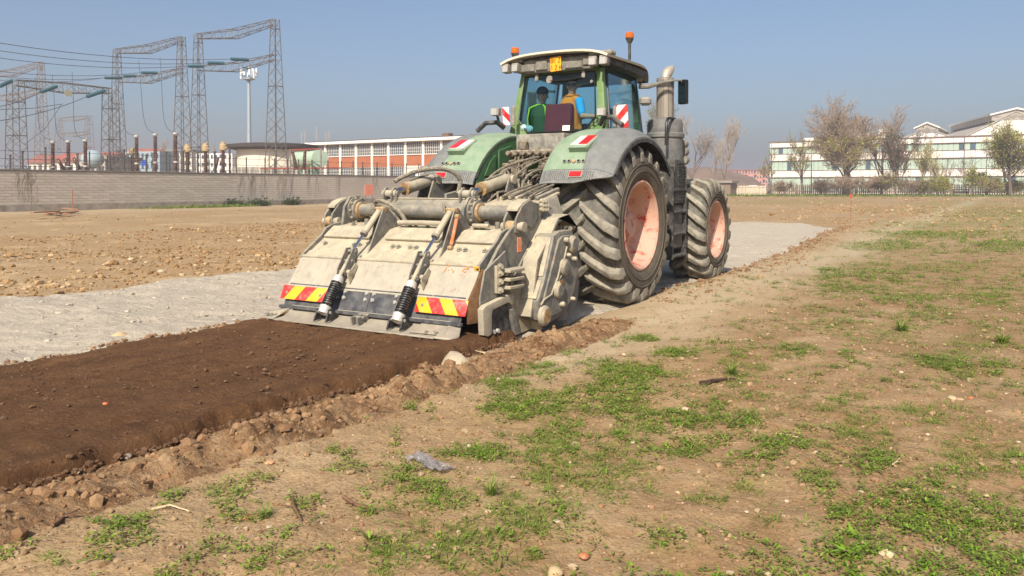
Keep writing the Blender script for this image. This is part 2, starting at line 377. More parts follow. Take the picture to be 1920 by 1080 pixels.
def clod(x, y):
    return np.clip(np.exp(-((np.asarray(x, float) - 1.55) / .33) ** 2) * sstep(-1.2, -2.4, y) + .25 * sstep(2.5, 5, x) * (1 - sstep(4, 20, y)), 0, 1)
def bank_mat():
    t = NT('crumbled_bank'); n1 = t.noise(4, 6, .65); n2 = t.noise(22, 6, .7); c = t.mix(t.ramp(n1, [(.35, 0), (.65, 1)]), srgb(104, 75, 52), srgb(156, 127, 94))
    c = t.mix(t.ramp(n2, [(.5, 0), (.75, .7)]), c, srgb(196, 170, 134)); c = t.mix(t.ramp(t.noise(9, 5, .7), [(.3, .8), (.45, 0)]), c, srgb(104, 72, 48)); t.set('Base Color', c); t.set('Roughness', .96); t.b.inputs['Specular IOR Level'].default_value = .1
    t.bump(t.math('ADD', n2, t.math('MULTIPLY', t.noise(55, 5, .7), .5)), .9, .03); return t.mat
M_GROUND, M_LIME, M_TILL = ground_mat(), lime_mat(), tilled_mat()
xs = axis_pts(-8, 1.57, .06, -900, 1.5, 1.055); xs = np.concatenate([xs, axis_pts(1.63, 7.4, .027, 1.63, 900, 1.06)]); ys = axis_pts(-9.0, -4.6, .027, -220, 2600, 1.038, 1.3)
ground = struct(grid_obj('ground', xs, ys, lambda x, y: gz(x, y) - .035 * lime_in(x, y) - .05 * tilled_in(x, y), M_GROUND, {'grassy': grassy, 'dusty': dusty, 'clod': clod, 'earthy': lambda x, y: sstep(2.2, 3.6, x) * (1 - sstep(6, 20, y)) * .9}))
lime = struct(grid_obj('lime_covered_ground', np.arange(-7, 2.2, .075), axis_pts(-13, 10, .075, -13, 27, 1.03),
    lambda x, y: gz(x, y) + lime_in(x, y) * (.055 + .040 * vnoise(x * 2.5, y * 2.5, 30) + .034 * vnoise(x * 7, y * 7, 31)) - .04 - .06 * tilled_in(x, y), M_LIME))
tilled = struct(grid_obj('tilled_soil', np.arange(-1.8, 1.8, .036), np.arange(-10.5, -2.8, .036),
    lambda x, y: tilled_in(x, y) * (.20 + .024 * vnoise(x * 1.2, y * 1.2, 40) + .022 * vnoise(x * 9, y * 1.2, 41) + .026 * vnoise(x * 13, y * 11, 42)) - .10, M_TILL))

def bank_z(x, y):
    c = 1.70 + .10 * vnoise(y * 0, y * .9, 80); w = np.exp(-((x - c) / .21) ** 2) * sstep(-.9, -2.2, y)
    r1 = np.abs(vnoise(x * 5.5, y * 5.5, 81)) * .17 + np.abs(vnoise(x * 12, y * 12, 82)) * .09 + np.abs(vnoise(x * 27, y * 27, 83)) * .045
    blob = np.clip(vnoise(x * 2.2, y * 1.5, 84) + .22, 0, 1)
    return gz(x, y) + w * (.014 + r1 * (.42 + 1.8 * blob) * (1 + .35 * sstep(-5.8, -7.5, y))) - .022 * (1 - sstep(.05, .35, w)) - .03 * tilled_in(x, y)
bank = struct(grid_obj('crumbled_soil_bank', np.arange(1.12, 2.25, .017), np.arange(-9.6, -1.0, .017), bank_z, bank_mat()))
# ------------------------------------------------------------------ substation wall
M_BLOCK = None
def block_mat():
    t = NT('concrete_block'); c = t.mix(t.orand(), srgb(182, 172, 158), srgb(200, 190, 176)); c = t.mix(t.ramp(t.noise(.6, 4), [(.35, 0), (.7, .35)]), c, srgb(156, 149, 139))
    c = t.mix(t.ramp(t.noise(9, 5, .7), [(.4, .3), (.6, 0)]), c, srgb(128, 120, 110)); t.set('Base Color', c); t.set('Roughness', .95); t.bump(t.noise(25, 4), .3, .01); return t.mat
M_BLOCK = block_mat()
M_MORT = paint('mortar', srgb(118, 112, 104), .95, var=.15, scale=3)
M_COPE = paint('coping_concrete', srgb(112, 106, 98), .95, var=.25, scale=3)
M_PLINTH = paint('plinth_concrete', srgb(140, 132, 120), .95, var=.3, scale=2.2)
WX, WY0, WY1, WH = -46.4, 6.0, 96.0, 2.50
wall = thing('block_wall', 'long grey concrete block wall with coping in front of the substation', 'wall', (WX, WY0, 0))
MB().bx(WX - .26, WX - .025, WY0, WY1, 0, WH).build('wall_core', M_MORT, wall)
MB().bx(WX - .34, WX + .07, WY0, WY1, WH + .002, WH + .10).build('coping', M_COPE, wall, .02)
MB().bx(WX - .32, WX + .035, WY0, WY1, -.2, .42).build('plinth', M_PLINTH, wall, .02)
blk = MB().box((0, 0, 0), (.05, .775, .160)).mesh('block', .006); blk.materials.append(M_BLOCK)
NC = 12; ch = (WH - .42) / NC; spots = []
for r_ in range(NC):
    y = WY0 + (.4 if r_ % 2 else 0)
    while y < WY1 - .4: spots.append((y + .39, .42 + ch * (r_ + .5), r_)); y += .79
near = sorted([s for s in spots if 13.5 < s[0]], key=lambda s: s[0])[:300]; nset = set(near); rest = MB()
for s in spots:
    if s in nset:
        o = bpy.data.objects.new('block', blk); COL.objects.link(o); o.parent = wall; o.matrix_parent_inverse = Matrix.Translation((-WX, -WY0, 0))
        o.location = (WX - .005 + random.uniform(-.004, .004), s[0], s[1])
    else: rest.box((WX - .005 + random.uniform(-.004, .004), s[0], s[1]), (.05, .775, .160))
o = rest.build('further_blocks', M_BLOCK, wall, smooth=False); o['kind'] = 'stuff'
# bare creepers on the wall
M_VINE = paint('bare_creeper', srgb(132, 120, 106), .9, var=.2)
def creeper(px, w, n, label, h=1.0):
    c = atx(px, 350, WX + .04); m = MB()
    for k in range(n):
        y0 = c.y + random.uniform(-w, w); P = [Vector((WX + .06, y0, WH + .08))]
        for i in range(9): P.append(Vector((WX + .05 + random.uniform(0, .03), P[-1].y + random.uniform(-.12, .12), P[-1].z - WH * h * random.uniform(.05, .13))))
        m.tube(P, [.016 * (1 - .08 * i) * random.uniform(.5, 1) for i in range(len(P))], 4)
    tag(m.build('creeper', M_VINE), label, 'creeper')
creeper(40, .7, 6, 'bare creeper hanging down the wall at far left'); creeper(66, .5, 4, 'bare creeper with two long strands right of the far left one')
creeper(462, .8, 9, 'thick bare creeper on the wall below the round building'); creeper(485, .6, 4, 'thin creeper strand right of the thick creeper')
creeper(535, .9, 9, 'bare creeper on the wall below the green tank'); creeper(580, 1.0, 5, 'curved creeper branch on the wall left of the orange sign')
creeper(625, .7, 4, 'creeper strands on the wall beside the orange sign'); creeper(705, 1.0, 5, 'creeper on the wall right of the orange sign', .8)
# fence on posts behind the wall
M_FSTL = paint('fence_steel', srgb(78, 74, 70), .7, metal=.2, var=.2, rust=.3)
for i, (px, yt, lab) in enumerate([(20, 292, 'thin dark pole at the far left behind the wall'), (43, 286, 'dark pole beside the low gantry left leg'), (86, 278, 'dark pole left of the left bushings'), (146, 290, 'short dark pole between the left bushings'), (206, 288, 'dark pole at the low gantry right leg'), (233, 282, 'dark pole left of the right bushings'), (275, 292, 'short dark pole between the right bushings'), (312, 286, 'dark pole left of the rightmost tall bushing'), (344, 284, 'dark pole between bushings and beige heads'), (371, 288, 'short dark pole between two beige heads'), (403, 286, 'dark pole left of the last beige head'), (431, 280, 'dark pole before the round building')]):
    p = base(px, 74); h_ = hgt(yt, 74); t_ = thing('equipment_pole', lab, 'pole', p, group='dark poles behind the wall'); MB().lathe([(.10, 0), (.085, h_)], p, (0, 0, 1), 8).build('shaft', M_FSTL, t_); MB().box((p.x, p.y, h_ + .05), (.3, .12, .1)).build('cap', M_FSTL, t_)
wf = thing('wire_fence', 'dark steel post and wire fence standing behind the block wall', 'fence', (WX - .8, 30, 0))
for i, px in enumerate([168, 250, 318, 352, 430, 443, 462, 497, 515, 540, 560, 585, 615, 640, 662, 680, 707, 735, 762, 785]):
    p = atx(px, 320, WX - .8); MB().cyl((p.x, p.y, 0), (p.x, p.y, 3.9), .05, n=8).build('post', M_FSTL, wf)
for z in (2.8, 3.25, 3.75): MB().cyl((WX - .8, 14, z), (WX - .8, 80, z), .014, n=5).build('wire', M_FSTL, wf)
# orange sign with two legs, thin rods by the wall
sg = thing('sign', 'faded orange rectangular sign on two thin legs before the block wall', 'sign', atx(692, 382, WX + 1.2))
a, b = atx(684, 346, WX + 1.2), atx(700, 366, WX + 1.2)
MB().bx(a.x - .02, a.x + .02, a.y, b.y, b.z, a.z).build('sign_board', paint('sign_orange', srgb(222, 138, 112), .6, var=.08, scale=2), sg, .005)
for yy in (a.y + .06, b.y - .06): MB().cyl((a.x - .03, yy, 0), (a.x - .03, yy, a.z), .022, n=6).build('leg', M_FSTL, sg)
p = atx(136, 384, WX + 1.0); m = MB().cyl((p.x, p.y, 0), (p.x, p.y, 1.35), .03, n=6).cyl((p.x, p.y, 1.05), (p.x + .05, p.y + .5, .8), .012, n=5)
tag(m.build('stake', paint('rust_rod', srgb(150, 100, 72), .8, rust=.3)), 'thin rusty rod standing before the wall at left', 'stake')
# heap of old boards in front of the wall
for i, (x0, y0, x1, y1, w) in enumerate([(85, 405, 140, 401, .16), (80, 402, 128, 407, .12), (100, 407, 145, 404, .10), (118, 399, 145, 402, .10), (60, 411, 110, 408, .14)]):
    p, q = atz(x0, y0), atz(x1, y1); d = (q - p); mid = (p + q) / 2; L = d.length
    m = MB().box((0, 0, 0), (L, .22, .06)); o = m.build('old_board', paint('old_board', srgb(150, 112, 84), .9, var=.3, scale=3), bevel=.01); o.location = (mid.x, mid.y, .10 + .055 * i); o.rotation_euler = (R(8 * (i % 2)), 0, math.atan2(d.y, d.x))
    tag(o, ['weathered board at the bottom of the heap before the wall', 'weathered board lying across the heap before the wall', 'short brown board on the right of the heap', 'small board on top of the heap before the wall', 'loose board left of the heap before the wall'][i], 'board', 'old boards before the wall')

# ------------------------------------------------------------------ lattice gantries
M_GALV = paint('galvanised_steel', srgb(106, 102, 98), .6, metal=.15, var=.12, scale=.5, rust=.12)
M_GALVR = paint('rusty_galvanised', srgb(132, 122, 116), .7, metal=.1, var=.15, scale=.5, rust=.25)
def lattice(m, a, b, w0, w1, step, r=.048, rd=.028, u=None, v=None):
    """four chords from a to b, half widths w0 -> w1, with X bracing on each face"""
    a, b = Vector(a), Vector(b); ax = (b - a); L = ax.length; ax.normalize()
    u = Vector(u or (1, 0, 0)); v = Vector(v or ax.cross(u)).normalized(); n = max(2, int(L / step)); cs = [(1, 1), (-1, 1), (-1, -1), (1, -1)]
    P = lambda i, k: a + ax * (L * i / n) + (u * cs[k % 4][0] + v * cs[k % 4][1]) * (w0 + (w1 - w0) * i / n)
    def bar(p, q, rr): m.cyl(p, q, rr, n=4, cap=False)
    for k in range(4):
        bar(P(0, k), P(n, k), r)
        for i in range(n):
            if (i + k) % 2: bar(P(i, k), P(i + 1, k + 1), rd)
            else: bar(P(i, k + 1), P(i + 1, k), rd)
            bar(P(i, k), P(i + 1, k + 1), rd * .8)
        for i in range(0, n + 1, max(1, n // 3)): bar(P(i, k), P(i, k + 1), rd * 1.2)
def gantry(name, label, A, B, H, hb, mat, two=True, w=(.95, .32), sagb=.5):
    """two lattice legs at A and B, a top beam and a lower beam between them"""
    g = thing(name, label, 'gantry', ((A.x + B.x) / 2, (A.y + B.y) / 2, 0), group='lattice steel gantries of the substation')
    for Q in (A, B):
        m = MB(); lattice(m, (Q.x, Q.y, 0), (Q.x, Q.y, H), w[0], w[1], 1.05); m.build('lattice_leg', mat, g, smooth=False)
    d = (B - A).normalized(); side = Vector((-d.y, d.x, 0))
    for z in ([H - .3, hb] if two else [H - .3]):
        m = MB(); c = (A + B) / 2; z0 = Vector((0, 0, z)); mid = c + z0 - Vector((0, 0, sagb))
        lattice(m, A + z0, mid, .28, .5, .95, .04, .022, u=side); lattice(m, mid, B + z0, .5, .28, .95, .04, .022, u=side); m.build('lattice_beam', mat, g, smooth=False)
    return g
Hh = 20.0
def leg_at(px, ytop, H): return base(px, (H - 1.54) * FPX / (349.8 - ytop))
B2, B1, A2, A1 = leg_at(518, 38, Hh), leg_at(374, 65, Hh), leg_at(343, 70, Hh), leg_at(222, 93, Hh)
hbB = hgt(108, (Hh - 1.54) * FPX / (349.8 - 38)); 
gantry('lattice_gantry', 'tall grey lattice gantry with two beams beside the telecom mast', B1, B2, Hh, hbB, M_GALV)
gantry('lattice_gantry', 'tall grey lattice gantry with two beams, second from the telecom mast', A1, A2, Hh, hbB, M_GALV)
D2, D1 = leg_at(80, 117, Hh), leg_at(-18, 137, Hh)
gantry('lattice_gantry', 'pinkish lattice gantry cut by the left picture edge', D1, D2, Hh, hbB, M_GALVR)
C1, C2 = leg_at(32, 150, 12.0), leg_at(209, 166, 12.0)
gantry('lattice_gantry', 'low grey lattice gantry with one rusty beam at far left', C1, C2, 12.0, 0, M_GALV, False, (.8, .55), .1)
E1, E2 = leg_at(112, 222, 18), leg_at(168, 217, 18)
gantry('lattice_gantry', 'small distant pinkish gantry seen between the left gantry legs', E1, E2, 18, 14, M_GALVR, True, (1.2, .5), .2)

# ------------------------------------------------------------------ insulator strings and conductors
M_TEAL = paint('teal_insulator', srgb(34, 78, 88), .4, var=.15); M_WIRE = plain('conductor', srgb(88, 88, 92), .5, .3)
def on_line(P, Q, px, z):   # the point on the ground line P-Q that shows at photo column px, at height z
    n = Vector(np.cross(_ray(px, 300), _ray(px, 400))); t = -n.dot(P - CAM_LOC) / n.dot(Q - P); c = P.lerp(Q, t); return Vector((c.x, c.y, z))
def string(a, b, label):
    a, b = Vector(a), Vector(b); L = (b - a).length; d = (b - a) / L; n = int(L / .17); prof = []
    for i in range(n): h = L * i / n; prof += [(.07, h), (.21, h + .04), (.07, h + .11)]
    m = MB(); m.lathe(prof, a, d, 8); tag(m.build('insulator_string', M_TEAL), label, 'insulator', 'teal insulator strings')
def wire(P, label, r=.032, group='conductors of the substation'):
    return tag(MB().tube(P, r, 5).build('conductor', M_WIRE), label, 'cable', group)
nm = ['left', 'middle', 'right']
UP3 = Vector((0, 0, .25))
for gi, (P, Q, cols, name, y0s) in enumerate([(B1, B2, [(383, 352), (422, 389), (467, 432)], 'gantry beside the telecom mast', (97, 82, 67)), (A1, A2, [(231, 195), (259, 231), (297, 264)], 'second gantry', (142, 134, 124))]):
    for k, (pa, pb) in enumerate(cols):
        a = on_line(P, Q, pa, hbB + .15); e = a + Vector((0, -1, 0)); 
        n = Vector(np.cross(_ray(pb, 300), _ray(pb, 400))); t = -n.dot(a - CAM_LOC) / n.dot(e - a); b = a.lerp(e, t) - UP3
        if (b - a).length > 4.5: b = a + (b - a).normalized() * 4.5
        string(a, b, 'teal insulator string, %s of three on the %s' % (nm[k], name))
        n = Vector(np.cross(_ray(-120, 300), _ray(-120, 400))); t = -n.dot(b - CAM_LOC) / n.dot(e - a); far = b + (e - a) * t
        far = Vector((far.x, far.y, atd(-120, y0s[k] - 7, (far - CAM_LOC).dot(Vector(_FW))).z))
        wire(arc_pts(b, far, .8, 24), 'long conductor from the %s string of the %s' % (nm[k], name))
for k, (xa, ya, xb, yb) in enumerate([(195, 170, 163, 181), (105, 162, 77, 172), (20, 152, 0, 161)]):
    a, b = atd(xa, ya, 84 - 3 * k), atd(xb, yb, 81 - 3 * k); string(a, b, ['teal insulator string at the right end of the low gantry', 'teal insulator string under the middle of the low gantry', 'teal insulator string at the left picture edge'][k])
    if k < 2: wire(arc_pts(b, atd(-60, 232 - 30 * k, 66), .5, 16), ['conductor running left and down from the low gantry right end', 'conductor running left from the low gantry middle'][k])
for k, (x0, y0, x1, y1, d0, d1, lab) in enumerate([(260, 113, 292, 250, 92, 79, 'left dropper hanging to the right group of brown bushings'), (300, 108, 328, 248, 92, 79, 'right dropper hanging to the right group of brown bushings'), (98, 140, 127, 264, 84, 76, 'left dropper hanging to the left group of brown bushings'), (135, 135, 160, 261, 84, 76, 'right dropper hanging to the left group of brown bushings'), (66, 145, 96, 262, 84, 76, 'short dropper left of the left group of bushings'), (226, 180, 257, 254, 88, 79, 'dropper beside the second gantry left leg')]):
    a, b = atd(x0, y0, d0), atd(x1, y1, d1); wire(bez(a, a.lerp(b, .45) + Vector((-.35, 0, -2)), b + Vector((-1.6, -.6, .2)), b, 16), lab, .03)
for k, (P, lab) in enumerate([([(0, 205, 70), (60, 203, 74), (118, 195, 78)], 'slack conductor crossing behind the low gantry leg'), ([(48, 270, 78), (85, 240, 78), (115, 197, 78)], 'conductor rising to the right behind the low gantry')]):
    wire([atd(*q) for q in P], lab, .028)
MB_ = MB().bx(-.02, .02, -.35, .35, -.3, .3); o = MB_.build('panel', paint('panel_grey', srgb(170, 166, 140), .6)); o.location = atd(128, 175, 81); tag(o, 'small square panel hanging under the low gantry beam', 'panel')

# ------------------------------------------------------------------ bushings and switchgear
M_PORC = paint('brown_porcelain', srgb(76, 44, 36), .3, var=.2, scale=3, dust=.1); M_CAPM = paint('bushing_cap', srgb(188, 182, 172), .5, metal=.3); M_BEIG = paint('beige_head', srgb(170, 148, 112), .6, var=.15)
def bushing_proto(kind):
    r = thing('porcelain_bushing', 'x', 'insulator'); m = MB(); prof = []
    H = 3.15 if kind == 'tall' else 2.2
    z0 = 2.0; n = 22
    for i in range(n): h = z0 + H * i / n; prof += [(.14, h), (.20, h + .04), (.14, h + .09)]
    m.lathe(prof, (0, 0, 0), (0, 0, 1), 12); m.build('porcelain_column', M_PORC, r)
    MB().lathe([(.12, 0), (.12, z0)], (0, 0, 0), (0, 0, 1), 8).build('pedestal', M_CAPM, r)
    if kind == 'tall':
        MB().lathe([(.19, z0 + H), (.23, z0 + H + .02), (.23, z0 + H + .14), (.10, z0 + H + .18)], (0, 0, 0), (0, 0, 1), 12).build('cap', M_CAPM, r)
        MB().lathe([(.2, z0 + 1.0), (.22, z0 + 1.02), (.22, z0 + 1.12), (.2, z0 + 1.14)], (0, 0, 0), (0, 0, 1), 12).build('collar', M_CAPM, r)
    else:
        MB().lathe([(.16, z0 + H), (.36, z0 + H + .1), (.36, z0 + H + .5), (.26, z0 + H + .62), (.26, z0 + H + .72), (.14, z0 + H + .78)], (0, 0, 0), (0, 0, 1), 12).build('head', M_BEIG, r)
        MB().cyl((-.55, 0, z0 + H + .3), (.55, 0, z0 + H + .3), .05, n=6).build('terminal', M_CAPM, r)
    return r
bt, bb_ = bushing_proto('tall'), bushing_proto('head'); first = {'tall': bt, 'head': bb_}; used = set()
LB = ['left', 'middle', 'right']
specs = [(100, 264, 'tall', 76, 'tall brown bushing, left of the three near the low gantry'), (129, 263, 'tall', 76, 'tall brown bushing, middle of the three near the low gantry'), (161, 261, 'tall', 76, 'tall brown bushing, right of the three near the low gantry'),
         (257, 253, 'tall', 79, 'tall brown bushing, left of the three below the second gantry'), (292, 250, 'tall', 79, 'tall brown bushing, middle of the three below the second gantry'), (330, 248, 'tall', 79, 'tall brown bushing, right of the three below the second gantry'),
         (352, 270, 'head', 82, 'beige-headed insulator, left of the three by the mast gantry'), (386, 268, 'head', 82, 'beige-headed insulator, middle of the three by the mast gantry'), (419, 266, 'head', 82, 'beige-headed insulator, right of the three by the mast gantry'), (249, 277, 'head', 90, 'beige-headed insulator hidden behind the tall bushings')]
for px, yt, kind, d, lab in specs:
    r = first[kind] if kind not in used else copy_tree(first[kind]); used.add(kind)
    p = base(px, d); top = hgt(yt, d); H0 = 5.33 if kind == 'tall' else 4.98
    r.location = (p.x, p.y, 0); r.scale = (1, 1, top / H0); r['label'] = lab; r['group'] = 'brown porcelain bushings'
for i, (x0, y0, x1, y1, lab) in enumerate([(108, 298, 121, 316, 'left leaning dark insulator between the left bushings'), (121, 297, 132, 314, 'second leaning dark insulator between the left bushings'), (138, 296, 150, 314, 'third leaning dark insulator right of the left bushings'), (409, 294, 402, 318, 'leaning brown insulator between the beige-headed ones'), (548, 282, 556, 314, 'dark cone insulator left of the green tank'), (572, 282, 570, 314, 'dark cone insulator in front of the green tank')]):
    a, b = atd(x1, y1 + 4, 78), atd(x0, y0, 78); d = b - a; L = d.length; prof = []
    for k in range(12): prof += [(.15, L * k / 12), (.22 - .008 * k, L * (k + .4) / 12), (.14, L * (k + .9) / 12)]
    r = thing('leaning_insulator', lab, 'insulator', (a.x, a.y, 0), group='leaning insulators'); MB().lathe(prof, a, d, 10).build('porcelain_column', M_PORC, r); MB().cyl((a.x, a.y, 0), a, .12, n=8).build('pedestal', M_CAPM, r)
# pale green transformer tank
M_TGR = paint('tank_green', srgb(168, 188, 166), .5, var=.12, scale=1.5)
tk = thing('conservator_tank', 'pale green horizontal oil tank of a transformer before the brick building', 'tank', base(580, 84))
a, b = atd(556, 300, 86), atd(599, 298, 82); ax = (b - a).normalized(); MB().lathe([(.05, -.25), (.5, -.2), (.8, 0), (.84, .05), (.84, (b - a).length), (.92, (b - a).length + .02), (.92, (b - a).length + .12), (.5, (b - a).length + .14)], a, ax, 24).build('tank_shell', M_TGR, tk)
MB().bx(a.x - .4, b.x + .4, a.y - 1.0, a.y + 1.0, 0, 2.2).build('transformer_body', paint('transformer_grey', srgb(138, 146, 138), .6, var=.15), tk, .05)
for s in (.2, .8): q = a.lerp(b, s); MB().bx(q.x - .1, q.x + .1, q.y - .5, q.y + .5, 2.2, q.z - .5).build('saddle', M_TGR, tk)
for k in range(6): MB().bx(a.x - .5 + k * .5, a.x - .42 + k * .5, a.y - 1.5, a.y - 1.02, .3, 2.0).build('cooling_fin', M_TGR, tk)
rf = thing('busbar_frame', 'rusty pipe frame with red busbars around the green tank', 'frame', base(590, 80))
for px in (505, 545, 602, 640): p = base(px, 80); MB().cyl((p.x, p.y, 0), (p.x, p.y, 5.2 if px < 610 else 3.2), .07, n=6).build('post', M_GALVR, rf)
MB().tube([atd(545, 281, 80), atd(602, 279, 80)], .06, 6).build('rail', paint('red_oxide', srgb(150, 70, 56), .7), rf); MB().tube([atd(488, 316, 80), atd(640, 315, 80)], .07, 6).build('rail', paint('red_oxide', srgb(150, 70, 56), .7), rf)
# ------------------------------------------------------------------ buildings behind the substation
M_CONC = paint('render_concrete', srgb(172, 164, 152), .9, var=.12, scale=.6); M_DRKC = paint('dark_concrete', srgb(140, 134, 124), .9, var=.2, scale=.6); M_DROOF = paint('dark_roof_edge', srgb(70, 64, 60), .8)
M_CREAM = paint('cream_render', srgb(216, 206, 188), .85, var=.08, scale=.5); M_WGL = plain('window_glass', srgb(70, 80, 90), .12, 0, .8); M_WHT = paint('white_render', srgb(232, 226, 216), .8, var=.04, scale=.3)
rb = thing('round_building', 'low grey curved building with a wide flat dark roof', 'building', base(512, 100))
c = base(512, 104); rad = 4.9
MB().lathe([(rad, 0), (rad, 3.9)], c, (0, 0, 1), 40).build('wall', M_DRKC, rb)
MB().lathe([(rad - .5, 3.9), (rad - .5, 6.1)], c, (0, 0, 1), 40).build('upper_wall', M_CREAM, rb)
MB().lathe([(rad - .3, 6.1), (rad + .7, 6.35), (rad + .75, 6.75), (rad - .6, 6.9)], c, (0, 0, 1), 40).build('roof', M_DROOF, rb)
for k in range(24):
    a = 2 * math.pi * k / 24; MB().box((c.x + (rad + .02) * math.cos(a), c.y + (rad + .02) * math.sin(a), 1.95), (.12, .25, 3.9), (0, 0, a)).build('pilaster', M_CONC, rb)
# brick panel building
M_BRK = paint('orange_brick', srgb(164, 100, 68), .9, var=.10, scale=1.2, bump=.2, bscale=6); M_FRM = paint('window_grid', srgb(196, 190, 180), .6)
L0, L1 = base(584, 126), base(900, 108)
bd = thing('brick_building', 'two-storey building with orange brick panels, white pillars and gridded windows', 'building', (L0.x, L0.y, 0)); u = (L1 - L0).normalized(); nrm = Vector((u.y, -u.x, 0))
if nrm.dot(CAM_LOC - L0) < 0: nrm = -nrm
ang = math.atan2(u.y, u.x); LL = (L1 - L0).length; BH = 8.3
def fbox(m, s0, s1, o0, o1, z0, z1, A=L0, uu=u, nn=nrm):
    P = [A + uu * s0 + nn * o0, A + uu * s1 + nn * o0, A + uu * s1 + nn * o1, A + uu * s0 + nn * o1]; return m.prism([Vector((p.x, p.y, z0)) for p in P], (0, 0, z1 - z0))
fbox(MB(), 0, LL, -12, -.1, 0, BH - .5).build('wall', M_CONC, bd); fbox(MB(), -.6, LL + .6, -12.6, .8, BH - .5, BH - .1).build('roof', M_WHT, bd, .04)
fbox(MB(), -.3, LL, -11, .3, BH - .1, BH + .05).build('roof_covering', M_DROOF, bd)
nb = 10; bw = LL / nb
pane_cache = {}
for i in range(nb + 1): fbox(MB(), i * bw - .17, i * bw + .17, -.1, .22, 0, BH - .5).build('pillar', M_WHT, bd, .02)
for i in range(nb):
    s0, s1 = i * bw + .17, (i + 1) * bw - .17
    for z0, z1 in ((0, 2.55), (4.35, 5.95)): fbox(MB(), s0, s1, -.1, .08, z0, z1).build('brick_panel', M_BRK, bd)
    for z0, z1 in ((2.55, 4.35), (5.95, BH - .5)):
        w = fbox(MB(), s0, s1, -.09, -.02, z0 + .05, z1 - .05).build('window', M_WGL, bd)
        m = MB(); 
        for k in range(9): s = s0 + (s1 - s0) * k / 8; fbox(m, s - .035, s + .035, -.02, .03, z0 + .05, z1 - .05)
        for k in range(5): z = z0 + .05 + (z1 - z0 - .1) * k / 4; fbox(m, s0, s1, -.019, .028, z - .03, z + .03)
        m.build('window_grid', M_FRM, w)
    fbox(MB(), s0, s1, .05, .2, 2.42, 2.55).build('sill', M_WHT, bd); fbox(MB(), s0, s1, .05, .2, 5.95, 6.05).build('sill', M_WHT, bd)
ch_ = aty(805, 256, L0.lerp(L1, .7).y - 4); fbox(MB(), LL * .7, LL * .7 + 1.2, -5, -4, BH - .1, BH + .8).build('chimney', paint('brown_chimney', srgb(120, 92, 76), .9), bd)
for i, px in enumerate((566, 572, 594, 612, 617)):
    p = base(px, 135); m = MB().cyl((p.x, p.y, 0), (p.x, p.y, 10.3 + .5 * (i % 3)), .035, n=5)
    for k in range(3): m.cyl((p.x - .5, p.y, 9.6 + .35 * k), (p.x + .5, p.y, 9.6 + .35 * k), .025, n=4)
    tag(m.build('antenna', M_CAPM), ['leftmost roof antenna left of the brick building', 'second roof antenna left of the brick building', 'roof antenna at the left corner of the brick building', 'left antenna over the brick building roof', 'right antenna over the brick building roof'][i], 'antenna', 'roof antennas')
# white cabin and lamp by the wall
cb = thing('white_cabin', 'small white cabin behind the wall end near the tractor fender', 'cabin', base(782, 92)); p = base(782, 92)
MB().bx(p.x - 1.0, p.x + 1.0, p.y - .8, p.y + .8, 0, 3.6).build('body', M_WHT, cb, .03); MB().bx(p.x - 1.1, p.x + 1.1, p.y - .9, p.y + .9, 3.6, 3.85).build('roof', M_CREAM, cb, .03); MB().bx(p.x - .3, p.x + .4, p.y - .84, p.y - .79, 2.6, 3.3).build('window', M_WGL, cb)
# ------------------------------------------------------------------ telecom mast
tm = thing('telecom_mast', 'slim grey telecom mast with white panel antennas on top', 'mast', base(468, 135)); p = base(468, 135); Zt = hgt(128, 135)
M_MAST = paint('mast_grey', srgb(156, 166, 172), .5, metal=.2); M_ANT = paint('antenna_white', srgb(222, 222, 220), .5)
MB().lathe([(.42, 0), (.26, Zt - 2.2)], p, (0, 0, 1), 12).build('pole', M_MAST, tm)
MB().lathe([(.1, Zt - 2.2), (1.0, Zt - 1.9), (1.0, Zt - 1.7), (.2, Zt - 1.6)], p, (0, 0, 1), 12).build('platform', M_MAST, tm); MB().cyl((p.x, p.y, Zt - 2), (p.x, p.y, Zt + .6), .09, n=6).build('spigot', M_MAST, tm)
for k in range(10):
    a = k * .628; q = p + Vector((1.25 * math.cos(a), 1.25 * math.sin(a), 0)); MB().box((q.x, q.y, Zt - 1.1 + .5 * (k % 2)), (.24, .3, 1.5 - .5 * (k % 3)), (0, 0, a)).build('panel_antenna', M_ANT, tm, .03)
for k in range(6): a = k * 1.05 + .3; MB().cyl((p.x, p.y, Zt - 1.6), (p.x + 1.6 * math.cos(a), p.y + 1.6 * math.sin(a), Zt - 1.3), .06, n=5).build('bracket', M_MAST, tm)
